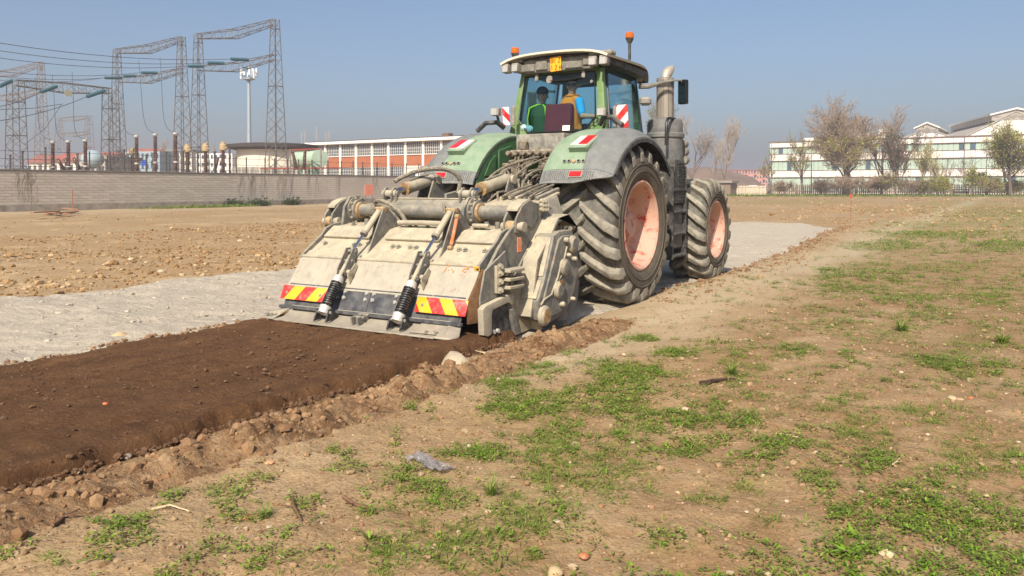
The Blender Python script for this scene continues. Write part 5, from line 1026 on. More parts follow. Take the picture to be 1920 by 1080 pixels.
for k in range(14):
    c_ = Vector((rg.uniform(-.30, .34), rg.uniform(-.7, -.55), rg.uniform(1.46, 1.72))); MB().lathe([(.03, -.05), (.045, -.03), (.045, .03), (.03, .06)], c_, (rg.uniform(-1, 1), rg.uniform(-1, -.2), rg.uniform(-.5, .8)), 8).build('fitting', M_DRIV, rl)
# ------------------------------------------------------------------ two people in the cab
def remeshed(mb, name, mat, parent, vox=.012, sm=4):
    o = mb.build(name, mat, parent); r_ = o.modifiers.new('skin', 'REMESH'); r_.mode = 'VOXEL'; r_.voxel_size = vox; r_.use_smooth_shade = True
    s = o.modifiers.new('smooth', 'SMOOTH'); s.iterations = sm; s.factor = .5; return o
M_SKIN = paint('skin', srgb(206, 156, 126), .55, var=.06); M_HAIR = plain('dark_hair', srgb(34, 28, 26), .8)
def person(label, hip, yaw, head_yaw, shirt, vest, trim, trouser, cap, glasses, arms, sleeve, lean=(0, 0)):
    g = thing('person', label, 'person', hip); M = Matrix.Translation(hip) @ Matrix.Rotation(yaw, 4, 'Z'); T = lambda *p: M @ Vector(p)
    chest = Vector((lean[0], lean[1], .43)); neck = chest + Vector((lean[0] * .4, lean[1] * .4, .13)); hc = neck + Vector((0, .015, .155))
    Mh = M @ Matrix.Translation(hc) @ Matrix.Rotation(head_yaw - yaw, 4, 'Z'); H = lambda *p: Mh @ Vector(p)
    b = MB()   # body: head, neck, torso, arms, hands, legs in one surface; the face looks towards -y of the head frame
    b.ball(Mh @ Vector((0, .01, .03)), (.078, .095, .095), 16, 12); b.ball(H(0, -.02, -.045), (.062, .070, .07), 14, 10); b.ball(H(0, -.055, -.09), (.032, .03, .028), 10, 8); b.capsule(H(0, -.088, .0), H(0, -.104, -.028), .010, .014)
    b.ball(H(0, -.082, -.062), (.024, .014, .009), 8, 6)
    for s in (1, -1): b.ball(H(.08 * s, .01, -.01), (.012, .02, .032), 8, 6)
    b.capsule(H(0, .01, -.06), T(*neck), .052, .058); b.ball(T(0, 0, .1), (.16, .11, .12)); b.ball(T(*chest), (.19, .12, .17)); b.capsule(T(0, 0, .1), T(*(chest * .9)), .13, .15)
    sh = {}
    for s in (1, -1):
        S = chest + Vector((.19 * s, 0, .05)); E, Wr = arms[s]; b.capsule(T(*S), T(*E), .055, .044); b.capsule(T(*E), T(*Wr), .043, .028); d = (Vector(Wr) - Vector(E)).normalized(); sh[s] = (S, Vector(E), Vector(Wr))
        pc = Vector(Wr) + d * .05; b.ball(T(*pc), (.036, .036, .022), 10, 8); sidev = d.cross(Vector((0, 0, 1))).normalized()
        for k in range(4):
            f0 = pc + d * .03 + sidev * (.027 - .018 * k); L = (.062, .072, .068, .052)[k]; f1 = f0 + d * L * .5; f2 = f1 + (d * .35 + Vector((0, 0, -.8))).normalized() * L * .5; b.capsule(T(*f0), T(*f1), .0095, .009, 8); b.capsule(T(*f1), T(*f2), .009, .008, 8)
        t0 = pc - d * .015 + sidev * .03; b.capsule(T(*t0), T(*(t0 + sidev * .03 + d * .03 + Vector((0, 0, -.015)))), .011, .009, 8)
        k_ = Vector((.11 * s, .42, .02)); b.capsule(T(.09 * s, 0, .03), T(*k_), .085, .062); b.capsule(T(*k_), T(.11 * s, .46, -.36), .058, .042); b.capsule(T(.11 * s, .44, -.40), T(.11 * s, .60, -.41), .045, .04)
    remeshed(b, 'body', M_SKIN, g, .011, 3)
    c = MB(); c.ball(T(0, 0, .1), (.178, .128, .14)); c.ball(T(*chest), (.208, .138, .175)); c.capsule(T(0, 0, .1), T(*(chest * .9)), .148, .168); c.capsule(T(*(chest + Vector((0, 0, .1)))), T(*(neck - Vector((0, 0, .02)))), .09, .068)
    for s in (1, -1):
        S, E, Wr = sh[s]; c.capsule(T(*S), T(*S.lerp(E, min(1, sleeve))), .070, .060)
        if sleeve > 1: c.capsule(T(*E), T(*E.lerp(Wr, .9)), .056, .042)
    remeshed(c, 'shirt', shirt, g, .013, 3)
    v = MB(); v.ball(T(0, 0, .1), (.188, .138, .15)); v.capsule(T(0, 0, .1), T(*(chest * .95)), .160, .182); v.ball(T(*chest), (.175, .152, .185))
    for s in (1, -1): v.capsule(T(*(chest + Vector((.12 * s, .0, .08)))), T(*(neck + Vector((.07 * s, 0, -.03)))), .085, .05)
    vo = remeshed(v, 'hi_vis_vest', vest, g, .013, 3)
    if trim:
        tm_ = MB()
        for s in (1, -1): tm_.tube([T(*(chest + Vector((.135 * s, -.15, .10)))), T(*(chest + Vector((.16 * s, -.165, -.06)))), T(.17 * s, -.15, .18), T(.16 * s, -.145, .02)], .013, 6)
        tm_.tube([T(*(chest + Vector((-.135, -.15, .10)))), T(*(neck + Vector((-.05, -.06, .02)))), T(*(neck + Vector((.05, -.06, .02)))), T(*(chest + Vector((.135, -.15, .10))))], .011, 6); tm_.build('vest_trim', trim, vo)
    tb = MB()
    for s in (1, -1): k_ = Vector((.11 * s, .42, .02)); tb.capsule(T(.09 * s, 0, .03), T(*k_), .10, .076); tb.capsule(T(*k_), T(.11 * s, .455, -.34), .072, .058)
    tb.ball(T(0, 0, .03), (.19, .14, .12)); remeshed(tb, 'trousers', trouser, g, .014, 3)
    hb = MB(); hb.ball(H(0, .022, .055), (.084, .098, .085), 16, 12)
    if cap: hb.ball(H(0, .01, .065), (.090, .106, .085), 16, 12); hb.box(H(0, -.115, .06), (.13, .09, .014), Mh.to_3x3())
    hr = remeshed(hb, 'cap' if cap else 'hair', cap or M_HAIR, g, .01, 2)
    e = MB()
    if glasses:
        for s in (1, -1): e.box(H(.034 * s, -.095, .012), (.056, .012, .038), (Mh.to_3x3() @ Matrix.Rotation(-.2 * s, 3, 'Z'))); e.box(H(.076 * s, -.04, .016), (.006, .11, .010), Mh.to_3x3())
        e.build('sunglasses', plain('sunglass_black', srgb(18, 18, 20), .1), g, .004)
    else:
        for s in (1, -1): e.ball(H(.03 * s, -.083, .01), (.013, .008, .008), 8, 6)
        e.build('eyes', plain('eye_dark', srgb(30, 24, 22), .3), g)
    return g
M_BLUE = paint('light_blue_shirt', srgb(60, 176, 236), .85, var=.06); M_ORV = paint('orange_vest', srgb(255, 142, 44), .8, var=.06); M_DKJ = paint('dark_jacket', srgb(40, 46, 54), .9, var=.12); M_GRV = paint('green_vest', srgb(46, 84, 36), .8, var=.08); M_YEL = plain('lime_trim', srgb(190, 240, 40), .6); M_JEAN = paint('dark_trousers', srgb(44, 48, 60), .9, var=.1)
person('driver in light blue shirt, orange vest and sunglasses looking back in the cab', Vector((.02, .62, 2.28)), R(-25), R(22), M_BLUE, M_ORV, None, M_JEAN, None, True,
       {1: ((.30, -.02, .27), (.44, .20, .26)), -1: ((-.28, .14, .30), (-.16, .38, .30))}, .75, (.04, -.02))
person('passenger in dark jacket, green vest and dark cap turned to the rear window', Vector((-.50, .72, 2.18)), R(0), R(20), M_DKJ, M_GRV, M_YEL, M_JEAN, plain('dark_cap', srgb(30, 34, 40), .9), False,
       {1: ((.24, .14, .20), (.10, .36, .16)), -1: ((-.20, .12, .18), (-.14, .36, .12))}, 2, (0, -.02))
ck = MB(); rg2 = random.Random(3)
for k in range(9): ck.ball((-.50 + rg2.uniform(-.08, .08), .24 + rg2.uniform(-.03, .03), 2.36 + rg2.uniform(-.04, .05)), (.06, .035, .05), 8, 6)
o = ck.build('folded_cloth', paint('pale_cloth', srgb(170, 196, 196), .9, var=.15, scale=14)); rr_ = o.modifiers.new('one', 'REMESH'); rr_.mode = 'VOXEL'; rr_.voxel_size = .012; tag(o, 'pale crumpled cloth in the lower left corner of the cab window', 'cloth')
# ------------------------------------------------------------------ the soil tiller behind the tractor
M_TC = paint('tiller_cream', srgb(142, 136, 122), .6, dust=.48, up=.34, dcol=srgb(190, 178, 150), var=.16, scale=5, sharp=.4, bump=.3, bscale=60, rust=.10, streak=.45)
M_TF = paint('tiller_flap', srgb(158, 151, 136), .6, dust=.42, up=.12, dcol=srgb(182, 173, 152), var=.12, scale=3.5, sharp=.5, bump=.35, bscale=30, rust=.06, streak=.40)
M_TG = paint('tiller_grey', srgb(92, 93, 93), .65, dust=.28, up=.42, dcol=srgb(172, 162, 138), var=.2, scale=6, sharp=.3, bump=.3, bscale=50, rust=.12, streak=.4)  # grey steel; also puts the shade of the side faces into colour
M_TR = paint('tiller_rusty', srgb(140, 108, 72), .75, dust=.35, up=.3, dcol=srgb(196, 176, 136), var=.25, scale=14, rust=.5)
M_CHR = plain('chrome_rod', srgb(190, 196, 204), .12, 1.0); M_SPR = paint('spring_black', srgb(34, 34, 36), .45, dust=.12, dcol=srgb(150, 144, 130), scale=12); M_SIL = paint('silver_cup', srgb(196, 194, 188), .5, metal=.3, dust=.25)
M_RUBP = paint('rubber_panel', srgb(50, 52, 58), .7, dust=.28, dcol=srgb(140, 138, 132), var=.15, scale=5, sharp=.2); M_BLADE = paint('worn_blade', srgb(136, 130, 120), .55, metal=.1, dust=.45, up=.2, dcol=srgb(176, 166, 144), var=.14, scale=5, sharp=.2, bump=.2, bscale=40)
M_DIRT = paint('caked_dirt', srgb(104, 76, 50), .95, var=.3, scale=18, bump=.6, bscale=40); M_ORT = paint('orange_tube', srgb(208, 104, 48), .6, dust=.3); M_RUBH = paint('black_hose', srgb(58, 56, 52), .8, dust=.45, up=.35, dcol=srgb(170, 160, 138), scale=14)
XL, XR = -1.37, 1.08
tl = thing('soil_tiller', 'dusty cream rotary soil tiller with springs and hazard boards behind the tractor', 'tiller', (-.1, -2.9, 0))
def tp(name, mb, mat, parent=None, bev=.008, segs=1, ang=35): return mb.build(name, mat, parent or tl, bev, segs, ang)
def xpr(pts, x0, x1): return MB().prism([Vector((x0, y, z)) for y, z in pts], (x1 - x0, 0, 0))
def pxp(pts, x0, x1): return MB().prism([Vector((x0, *atx(a, b, x0)[1:])) for a, b in pts], (x1 - x0, 0, 0))   # outline measured in the photo, at depth x0
def bolt(p, n, r=.016, parent=None, mat=None, h=.022): 
    p = Vector(p); n = Vector(n).normalized(); m = MB().cyl(p, p + n * .006, r * 1.7, n=12); m.cyl(p + n * .006, p + n * h, r, n=6); return m.build('bolt', mat or M_TG, parent or tl)
# hood
prof = [(-3.34, .74), (-3.00, .955), (-2.86, 1.055), (-2.62, 1.10), (-2.05, 1.12), (-1.72, .98), (-1.60, .60), (-1.62, .16), (-2.0, .12), (-2.9, .12), (-3.25, .40)]
hood = tp('hood', xpr(prof, XL + .02, XR - .02), M_TC, bev=.012)
nlow = Vector((0, -.53, .85)).normalized()
for (x0, x1) in ((XL + .05, -.62), (-.40, .34), (.56, XR - .04)):
    pl = MB().prism([Vector((x0, -3.03, .942)), Vector((x0, -2.865, 1.058)), Vector((x0, -2.885, 1.082)), Vector((x0, -3.05, .966))], (x1 - x0, 0, 0)); tp('deck_plate', pl, M_TC, hood, .006)
    for k in range(2): tp('deck_strip', MB().prism([Vector((x0 - .01, -3.345, .742)), Vector((x0 - .01, -3.25, .803)), Vector((x0 - .01, -3.257, .815)), Vector((x0 - .01, -3.352, .754))], (x1 - x0 + .02, 0, 0)), M_TC, hood, .003) if k == 0 else None
for x in (-1.22, -.78, -.70, -.22, -.14, .02, .10, .66, .74, .98): bolt((x, -3.12, .885), nlow, .018, hood)
for x in (-1.15, -.30, -.22, -.05, .60, .68, .95): bolt((x, -2.72, 1.085), (0, -.15, 1), .018, hood, h=.035)
for x in (-1.0, .70, .84, .94, .99): MB().cyl((x, -2.66, 1.09), (x, -2.66, 1.16), .028, n=12).build('stud', M_TG, hood)
for x, s in ((XL, -1), (XR - .03, 1)):   # side cheeks
    tp('side_cheek', xpr([(-3.36, .55), (-3.37, .77), (-3.05, .985), (-2.98, 1.06), (-2.86, 1.10), (-2.6, 1.14), (-2.0, 1.16), (-1.6, 1.0), (-1.55, .5), (-1.6, .1), (-3.1, .08)], x, x + .03), M_TG, bev=.006)
MB().cyl((XL + .05, -2.4, .42), (XR - .05, -2.4, .42), .34, n=24).build('rotor', M_DIRT, tl)
# flap in three bays, rubber strip, boards
fy = lambda t: (-3.36 - .16 * t - .05 * t * t, .745 - .31 * t)
for (x0, x1) in ((XL, -.575), (-.57, .40), (.405, XR)):
    m = MB(); rows = []
    for i in range(7):
        y, z = fy(i / 6); rows.append([Vector((x0, y, z)), Vector((x1, y, z)), Vector((x1, y + .028, z - .012)), Vector((x0, y + .028, z - .012))])
    m.ring(rows); tp('flap_panel', m, M_TF, bev=.004)
MB().cyl((XL, -3.35, .752), (XR, -3.35, .752), .02, n=10).build('hinge_rod', M_TC, tl)
for k in range(6):
    x0 = XL + .03 + k * (XR - XL - .06) / 6; x1 = x0 + (XR - XL - .06) / 6 - .006
    sg_ = tp('rubber_strip', MB().prism([Vector((x0, -3.552, .462)), Vector((x1, -3.552, .462)), Vector((x1, -3.66, .215)), Vector((x0, -3.66, .215))], (0, .025, .01)), M_RUBP, bev=.003)
    for u in (.12, .88):
        for t in (.15, .40): x = x0 + (x1 - x0) * u; bolt((x, -3.553 - .108 * t, .462 - .247 * t), (0, -.9, -.3), .014, sg_, M_SIL)
tp('flap_edge', MB().bx(XL, XR, -3.70, -3.655, .205, .235), M_RUBP, bev=.004)
M_HB = hazard_mat('hazard_red_yellow', srgb(216, 52, 46), srgb(240, 172, 36), 3.0, -2.4, .20); M_HB2 = hazard_mat('hazard_red_yellow_b', srgb(216, 52, 46), srgb(240, 172, 36), 3.2, 2.6, -.10)
for nm_, x0, x1, mat in (('left', XL - .01, -.72, M_HB), ('right', .50, XR + .03, M_HB2)):
    b = tp('hazard_board', MB().prism([Vector((x0, -3.598, .445)), Vector((x1, -3.598, .445)), Vector((x1, -3.655, .305)), Vector((x0, -3.655, .305))], (0, -.012, -.004)), mat, bev=.002)
    for x in (x0 + .08, x1 - .08): bolt((x, -3.636, .37), (0, -.9, .35), .010, b, h=.008)
# levelling blade with angled ends
bl = tp('levelling_blade', xpr([(-3.62, .225), (-3.63, .20), (-3.80, .135), (-3.93, .125), (-3.93, .108), (-3.80, .112), (-3.60, .185)], -1.20, .93), M_BLADE, bev=.004)
tp('blade_end', MB().prism([Vector((-1.205, -3.66, .20)), Vector((-1.205, -3.93, .112)), Vector((-1.36, -3.90, .105)), Vector((-1.52, -3.78, .11)), Vector((-1.40, -3.60, .185))], (0, 0, .022)), M_BLADE, bl, .006)
tp('blade_end', MB().prism([Vector((.935, -3.66, .20)), Vector((.935, -3.93, .112)), Vector((1.10, -3.90, .105)), Vector((1.14, -3.80, .12)), Vector((1.04, -3.62, .19))], (0, 0, .022)), M_BLADE, bl, .006)
for x in (.72, .80, .88, .92, -1.24, -1.30, -1.36): bolt((x, -3.80 - .03 * (int(x * 100) % 3), .15), (0, -.35, .9), .014, bl)
tp('wear_patch', MB().prism([Vector((.62, -3.70, .19)), Vector((.96, -3.70, .19)), Vector((1.0, -3.86, .136)), Vector((.60, -3.88, .134))], (0, -.003, .014)), M_BLADE, bl, .004)
tp('wear_patch', MB().prism([Vector((-1.44, -3.76, .145)), Vector((-1.24, -3.72, .185)), Vector((-1.20, -3.84, .146)), Vector((-1.38, -3.86, .130))], (0, -.003, .016)), M_TC, bl, .004)
tp('blade_rib', MB().bx(-1.2, .93, -3.66, -3.64, .21, .24), M_BLADE, bl, .004)
c_ = MB().bx(-.17, -.15, -3.86, -3.68, .15, .22).bx(-.09, -.07, -3.86, -3.68, .15, .22).cyl((-.19, -3.78, .205), (-.05, -3.78, .205), .02, n=8).cyl((-.19, -3.71, .225), (-.05, -3.71, .225), .016, n=8); tp('clevis', c_, M_TG, bl, .003)
# spring struts with their lift cylinders and gussets
for x in (-.56, .42):
    g = bpy.data.objects.new('spring_strut', None); COL.objects.link(g); g.parent = tl; g.matrix_parent_inverse = Matrix.Translation((.1, 2.9, 0))
    p0, p1 = Vector((x, -3.83, .235)), Vector((x, -3.60, .575)); ax = (p1 - p0).normalized(); L = (p1 - p0).length; u_ = Vector((1, 0, 0)); v_ = ax.cross(u_)
    n = 150; P = [p0 + ax * (.05 + (L - .10) * i / n) + (u_ * math.cos(i * 2 * math.pi * 12.5 / n) + v_ * math.sin(i * 2 * math.pi * 12.5 / n)) * (.052) for i in range(n + 1)]
    MB().tube(P, .0125, 5).build('coil_spring', M_SPR, g); MB().cyl(p0, p1, .022, n=10).build('guide_rod', M_SPR, g)
    MB().cyl(p1 - ax * .065, p1 + ax * .01, .062, .05, 20).build('spring_cup', M_SIL, g); MB().cyl(p0 - ax * .02, p0 + ax * .06, .058, .066, 20).build('spring_cup', M_SIL, g)
    MB().cyl(p0 + Vector((-.095, 0, 0)), p0 + Vector((.095, 0, 0)), .016, n=10).build('pin', M_SIL, g)
    for s in (-1, 1): tp('foot_plate', xpr([(-3.90, .14), (-3.85, .265), (-3.80, .265), (-3.70, .19), (-3.72, .165)], x + s * .082 - .008, x + s * .082 + .008), M_SPR, g, .003)
    cl = Vector((x, -3.42, .79)); MB().cyl(p1, cl, .024, n=10).build('upper_rod', M_TC, g)
    for s in (-1, 1):
        tp('link_plate', xpr([(-3.56, .60), (-3.58, .66), (-3.44, .88), (-3.37, .88), (-3.36, .82), (-3.50, .60)], x + s * .05 - .007, x + s * .05 + .007), M_TG, g, .004)
        tp('flap_lug', xpr([(-3.53, .50), (-3.57, .60), (-3.44, .72), (-3.40, .68)], x + s * .085 - .007, x + s * .085 + .007), M_TC, g, .004)
    for (y, z) in ((-3.405, .84), (-3.46, .74), (-3.54, .63)): MB().cyl((x - .075, y, z), (x + .075, y, z), .018, n=10).build('pin', M_TG, g)
    MB().cyl((x + .07, -3.54, .63), (x + .11, -3.54, .63), .026, n=12).build('pin_head', M_TC, g)
    a, b = Vector((x, -3.39, .845)), Vector((x, -2.935, 1.275)); q = (b - a); MB().cyl(a, a + q * .45, .017, n=12).build('cylinder_rod', M_CHR, g); MB().cyl(a + q * .40, b, .036, n=16).build('cylinder_barrel', M_TC, g); MB().cyl(a + q * .38, a + q * .43, .042, n=16).build('gland', M_TG, g)
    MB().cyl(b + Vector((-.07, 0, .01)), b + Vector((.09, 0, .01)), .028, n=12).build('pin', M_TR, g); tp('eye', MB().box(b, (.05, .08, .07)), M_TR, g, .01)
    MB().tube(bez(a + q * .85 + Vector((-.03, 0, .04)), a + q * .98 + Vector((-.08, .0, .12)), b + Vector((-.12, .0, .05)), b + Vector((-.10, .15, -.02)), 8), .013, 6).build('hose', M_HOSE, g)
    for s, dx in ((-1, -.065), (1, .075)):
        tp('gusset', xpr([(-3.24, .80), (-2.965, 1.31), (-2.90, 1.31), (-2.66, 1.08), (-2.9, 1.02)], x + dx - .008, x + dx + .008) if s > 0 else xpr([(-3.0, .95), (-2.95, 1.29), (-2.90, 1.29), (-2.70, 1.08)], x + dx - .008, x + dx + .008), M_TG, g, .003)
MB().cyl((.545, -3.10, .93), (.535, -2.985, 1.20), .019, n=10).build('gas_strut', M_ORT, tl)
for q in ((.545, -3.12, .90), (.535, -2.975, 1.225)): MB().cyl((q[0] - .02, q[1], q[2]), (q[0] + .03, q[1], q[2]), .024, n=10).build('eye', M_TR, tl)
# pipes on the hood
MB().tube([(-.42, -2.78, 1.13), (-.1, -2.77, 1.135), (.30, -2.77, 1.13)], .028, 10).build('pipe', M_TC, tl); MB().tube([(.60, -2.77, 1.12), (.80, -2.77, 1.12)], .024, 10).build('pipe', M_TC, tl)
# torque tube, flanges, beam
TY, TZ = -2.50, 1.255
MB().cyl((-1.48, TY, TZ), (.99, TY, TZ), .075, n=28).build('torque_tube', M_TG, tl)
for x in (-1.30, .44):
    f = MB().lathe([(.08, -.01), (.165, -.005), (.17, .02), (.13, .025), (.125, .055), (.09, .06)], (x, TY, TZ), (1, 0, 0), 32).build('bearing_flange', M_TG, tl); MB().lathe([(.10, .055), (.10, .09), (.08, .095)], (x, TY, TZ), (1, 0, 0), 28).build('seal_ring', M_TR, f)
    for k in range(10): a = k * .628; bolt((x + .02, TY + .148 * math.cos(a), TZ + .148 * math.sin(a)), (1, 0, 0), .011, f, M_TC)
    tp('bearing_plate', xpr([(-2.74, 1.06), (-2.70, 1.30), (-2.60, 1.42), (-2.42, 1.43), (-2.30, 1.32), (-2.22, 1.08)], x - .045, x - .01), M_TG, f, .006)
oc = [(-2.42 + .115 * math.cos(R(22.5 + 45 * k)), 1.285 + .115 * math.sin(R(22.5 + 45 * k))) for k in range(8)]
tp('cross_beam', xpr(oc, -.84, .32), M_TG, bev=.006); tp('beam_top', xpr([(-2.47, 1.392), (-2.37, 1.392), (-2.30, 1.35), (-2.30, 1.40), (-2.47, 1.41)], -.80, .28), M_TC, bev=.006)
tp('rear_bulkhead', xpr([(-2.30, 1.0), (-2.30, 1.26), (-2.27, 1.26), (-2.27, 1.0)], -1.2, .95), M_TC)
# two big lift cylinders running forward from the beam
for x in (-.82, .30):
    g = bpy.data.objects.new('lift_cylinder', None); COL.objects.link(g); g.parent = tl; g.matrix_parent_inverse = Matrix.Translation((.1, 2.9, 0))
    a, b = Vector((x, -2.44, 1.455)), Vector((x, -1.62, 1.625)); q = b - a
    MB().cyl(a, a + q * .42, .036, n=16).build('cylinder_rod', M_CHR, g); MB().cyl(a + q * .34, b, .072, n=24).build('cylinder_barrel', M_TC, g); MB().cyl(a + q * .32, a + q * .37, .080, n=24).build('gland', M_TR, g); MB().cyl(a + q * .365, a + q * .40, .077, n=24).build('gland_ring', M_TC, g)
    MB().cyl(a + Vector((-.10, 0, 0)), a + Vector((.10, 0, 0)), .046, n=18).build('pin', M_TC, g); MB().cyl(a + Vector((.10, 0, 0)), a + Vector((.125, 0, 0)), .03, n=14).build('pin_head', M_TG, g)
    for s in (-1, 1):
        m = xpr([(-2.50 + .0, 1.30), (-2.52, 1.45), (-2.47, 1.53), (-2.41, 1.53), (-2.37, 1.46), (-2.34, 1.30)], x + s * .062 - .012, x + s * .062 + .012); tp('bracket', m, M_TG, g, .01)
        tp('front_bracket', xpr([(-1.86, 1.30), (-1.70, 1.64), (-1.63, 1.70), (-1.55, 1.68), (-1.42, 1.30)], x + s * .085 - .012, x + s * .085 + .012), M_TG, g, .008)
        MB().lathe([(.055, 0), (.055, .03), (.03, .032)], (x + s * .095, -1.62, 1.625), (s, 0, 0), 18).build('boss', M_TC, g)
    MB().tube([a + Vector((.13, -.05, -.02)), a + Vector((.13, -.06, -.12))], .014, 6).build('safety_clip', M_TG, g)
    MB().tube([a + q * .45 + Vector((0, 0, .085)), a + q * .9 + Vector((0, 0, .085))], .014, 6).build('oil_pipe', M_TG, g)
MB().tube(bez((-.95, -2.2, 1.60), (-.86, -1.95, 1.78), (-.45, -1.6, 1.86), (-.42, -1.55, 1.60), 14) + [Vector((-.42, -1.6, 1.45))], .028, 8).build('hose', M_RUBH, tl)
MB().tube(bez((-1.0, -2.50, 1.34), (-.80, -2.75, 1.42), (-.50, -2.72, 1.36), (-.38, -2.70, 1.14), 14), .026, 8).build('hose', M_RUBH, tl); MB().tube(bez((-1.02, -2.48, 1.30), (-.82, -2.72, 1.36), (-.58, -2.70, 1.30), (-.46, -2.70, 1.12), 14), .018, 8).build('hose', M_HOSE, tl)
rg3 = random.Random(9)
for k in range(6):
    x0 = rg3.uniform(.0, .6); p = Vector((x0, -2.20, 1.2)); q = Vector((x0 + rg3.uniform(-.3, .3), -1.7, 1.45)); MB().tube(bez(p, p + Vector((0, .1, .2)), q + Vector((0, -.2, .1)), q, 8), .014, 6).build('hose', M_HOSE, tl)
# swing arms with pins at both ends of the torque tube
for x, s in ((-1.50, -1), (1.0, 1)):
    arm = [(-2.80, 1.06), (-2.79, 1.20), (-2.66, 1.345), (-2.50, 1.40), (-2.36, 1.34), (-2.34, 1.20), (-2.46, 1.10), (-2.62, 1.13), (-2.70, 1.04)]
    for d in ((-.055, .055) if s < 0 else (0, .14)): tp('swing_arm', xpr(arm, x + d - .012, x + d + .012), M_TG, bev=.006)
    x0, x1 = (x - .06, x + .06) if s < 0 else (x, x + .14); tp('arm_web', xpr([(-2.74, 1.31), (-2.64, 1.37), (-2.50, 1.41), (-2.40, 1.37), (-2.40, 1.34), (-2.50, 1.38), (-2.64, 1.34), (-2.74, 1.28)], x0, x1), M_TC, bev=.004)
    MB().cyl((x0 - .05, -2.74, 1.12), (x1 + .05, -2.74, 1.12), .042, n=20).build('arm_pin', M_TC, tl); MB().cyl((x1 + .04, -2.74, 1.12), (x1 + .085, -2.74, 1.12), .052, n=20).build('pin_boss', M_TC, tl); MB().cyl((x0 + .02, -2.74, 1.12), (x1 - .02, -2.74, 1.12), .062, n=16).build('bush', M_TR, tl)
# right hand end ---------------------------------------------------------------------------------
big = [(-3.30, .72), (-3.10, .92), (-2.92, 1.06), (-2.70, 1.20), (-2.42, 1.38), (-1.95, 1.30), (-1.65, .95), (-1.70, .35), (-2.0, .10), (-3.34, .06), (-3.42, .30)]
tp('end_plate', xpr(big, 1.10, 1.135), M_TG, bev=.006)
tp('flap_cheek', MB().prism([Vector((1.085, -3.35, .73)), Vector((1.085, -3.63, .40)), Vector((1.085, -3.60, .215)), Vector((1.15, -3.42, .22)), Vector((1.15, -3.28, .60))], (.025, .01, 0)), M_DIRT, bev=.004)
# cover plate with ribs between arm and tractor
cv = tp('cover_plate', MB().prism([Vector((.40, -2.28, 1.33)), Vector((1.06, -2.28, 1.33)), Vector((1.04, -1.62, 1.48)), Vector((.36, -1.62, 1.48))], (0, .006, -.03)), M_TC, bev=.006)
for k in range(6):
    x = .50 + .09 * k; tp('cover_rib', MB().prism([Vector((x, -2.05, 1.385)), Vector((x + .045, -2.05, 1.385)), Vector((x + .06, -1.56, 1.49)), Vector((x + .015, -1.56, 1.49))], (0, -.008, .04)), M_TG if k % 2 else M_TC, cv, .008)
for k in range(4): MB().tube(bez((.55 + .12 * k, -2.1, 1.42), (.6 + .12 * k, -1.95, 1.50), (.62 + .1 * k, -1.75, 1.52), (.60 + .1 * k, -1.52, 1.56), 8), .015, 6).build('hose', M_HOSE, cv)
tp('side_box', MB().prism([Vector((1.06, -2.28, 1.34)), Vector((1.08, -1.80, 1.45)), Vector((1.16, -1.80, 1.22)), Vector((1.16, -2.10, 1.12))], (.03, 0, -.02)), M_TG, bev=.008)
for k in range(8): MB().lathe([(.026, 0), (.03, .03), (.02, .05)], (1.17, -2.30 + .05 * (k % 3), 1.29 + .045 * (k // 3)), (1, -.6, .1), 10).build('coupler', M_TC, tl)
# link below the swing arm
MB().cyl((1.07, -2.735, 1.08), (1.07, -2.68, .86), .045, n=16).build('link_barrel', M_TG, tl); MB().cyl((1.07, -2.74, 1.06), (1.07, -2.72, 1.00), .055, n=14).build('link_head', M_TR, tl); tp('link_plate', MB().box((1.13, -2.70, .93), (.02, .09, .16)), M_ORT, bev=.005); MB().cyl((1.07, -2.68, .88), (1.07, -2.64, .70), .032, n=14).build('link_rod', M_DIRT, tl)
for d in (1.02, 1.14): tp('lower_bracket', pxp([(960, 520), (985, 470), (1003, 458), (1012, 468), (1003, 512), (985, 530), (968, 530)], d, d + .022), M_TG, bev=.005)
MB().cyl((.98, -2.60, .77), (1.22, -2.60, .77), .045, n=18).build('lower_pin', M_TC, tl)
# folded band and the gear case
band = [(-1.78, 1.10), (-1.98, 1.235), (-2.20, 1.20), (-2.34, 1.06), (-2.66, .78), (-2.80, .20)]
inn = [(y + .030, z - .012) for y, z in band]
tp('folded_band', xpr(band + inn[::-1], 1.137, 1.33), M_TC, bev=.004); tp('band_flange', xpr([(-1.80, 1.06), (-1.98, 1.19), (-2.17, 1.15), (-2.31, 1.01), (-2.60, .74), (-2.74, .18), (-2.78, .18), (-2.64, .76), (-2.34, 1.05), (-2.20, 1.195), (-1.98, 1.23), (-1.79, 1.09)], 1.305, 1.325), M_TG, bev=.003)
case = [(-2.42, 1.02), (-2.30, 1.06), (-2.02, 1.065), (-1.85, .92), (-1.83, .58), (-2.02, .24), (-2.20, .15), (-2.52, .10), (-2.72, .16), (-2.76, .36), (-2.62, .58)]
gc = tp('gear_case', xpr(case, 1.16, 1.40), M_TG, bev=.03, segs=2); [tp('case_lit_face', MB().prism([Vector((1.19, a[0], a[1])), Vector((1.372, a[0], a[1])), Vector((1.372, b[0], b[1])), Vector((1.19, b[0], b[1]))], (0, -.012, .005)), M_TC, gc, .003) for a, b in (((-2.43, 1.0), (-2.61, .60)), ((-2.635, .56), (-2.755, .38)))]; face = [(-2.36, .97), (-2.27, 1.01), (-2.05, 1.01), (-1.91, .90), (-1.89, .60), (-2.06, .29), (-2.22, .21), (-2.50, .17), (-2.66, .22), (-2.69, .36), (-2.56, .60)]  # cream sheets paint the sunlit rear faces; grey sides carry the shade
tp('case_cover', xpr(face, 1.40, 1.425), M_TG, gc, .008)
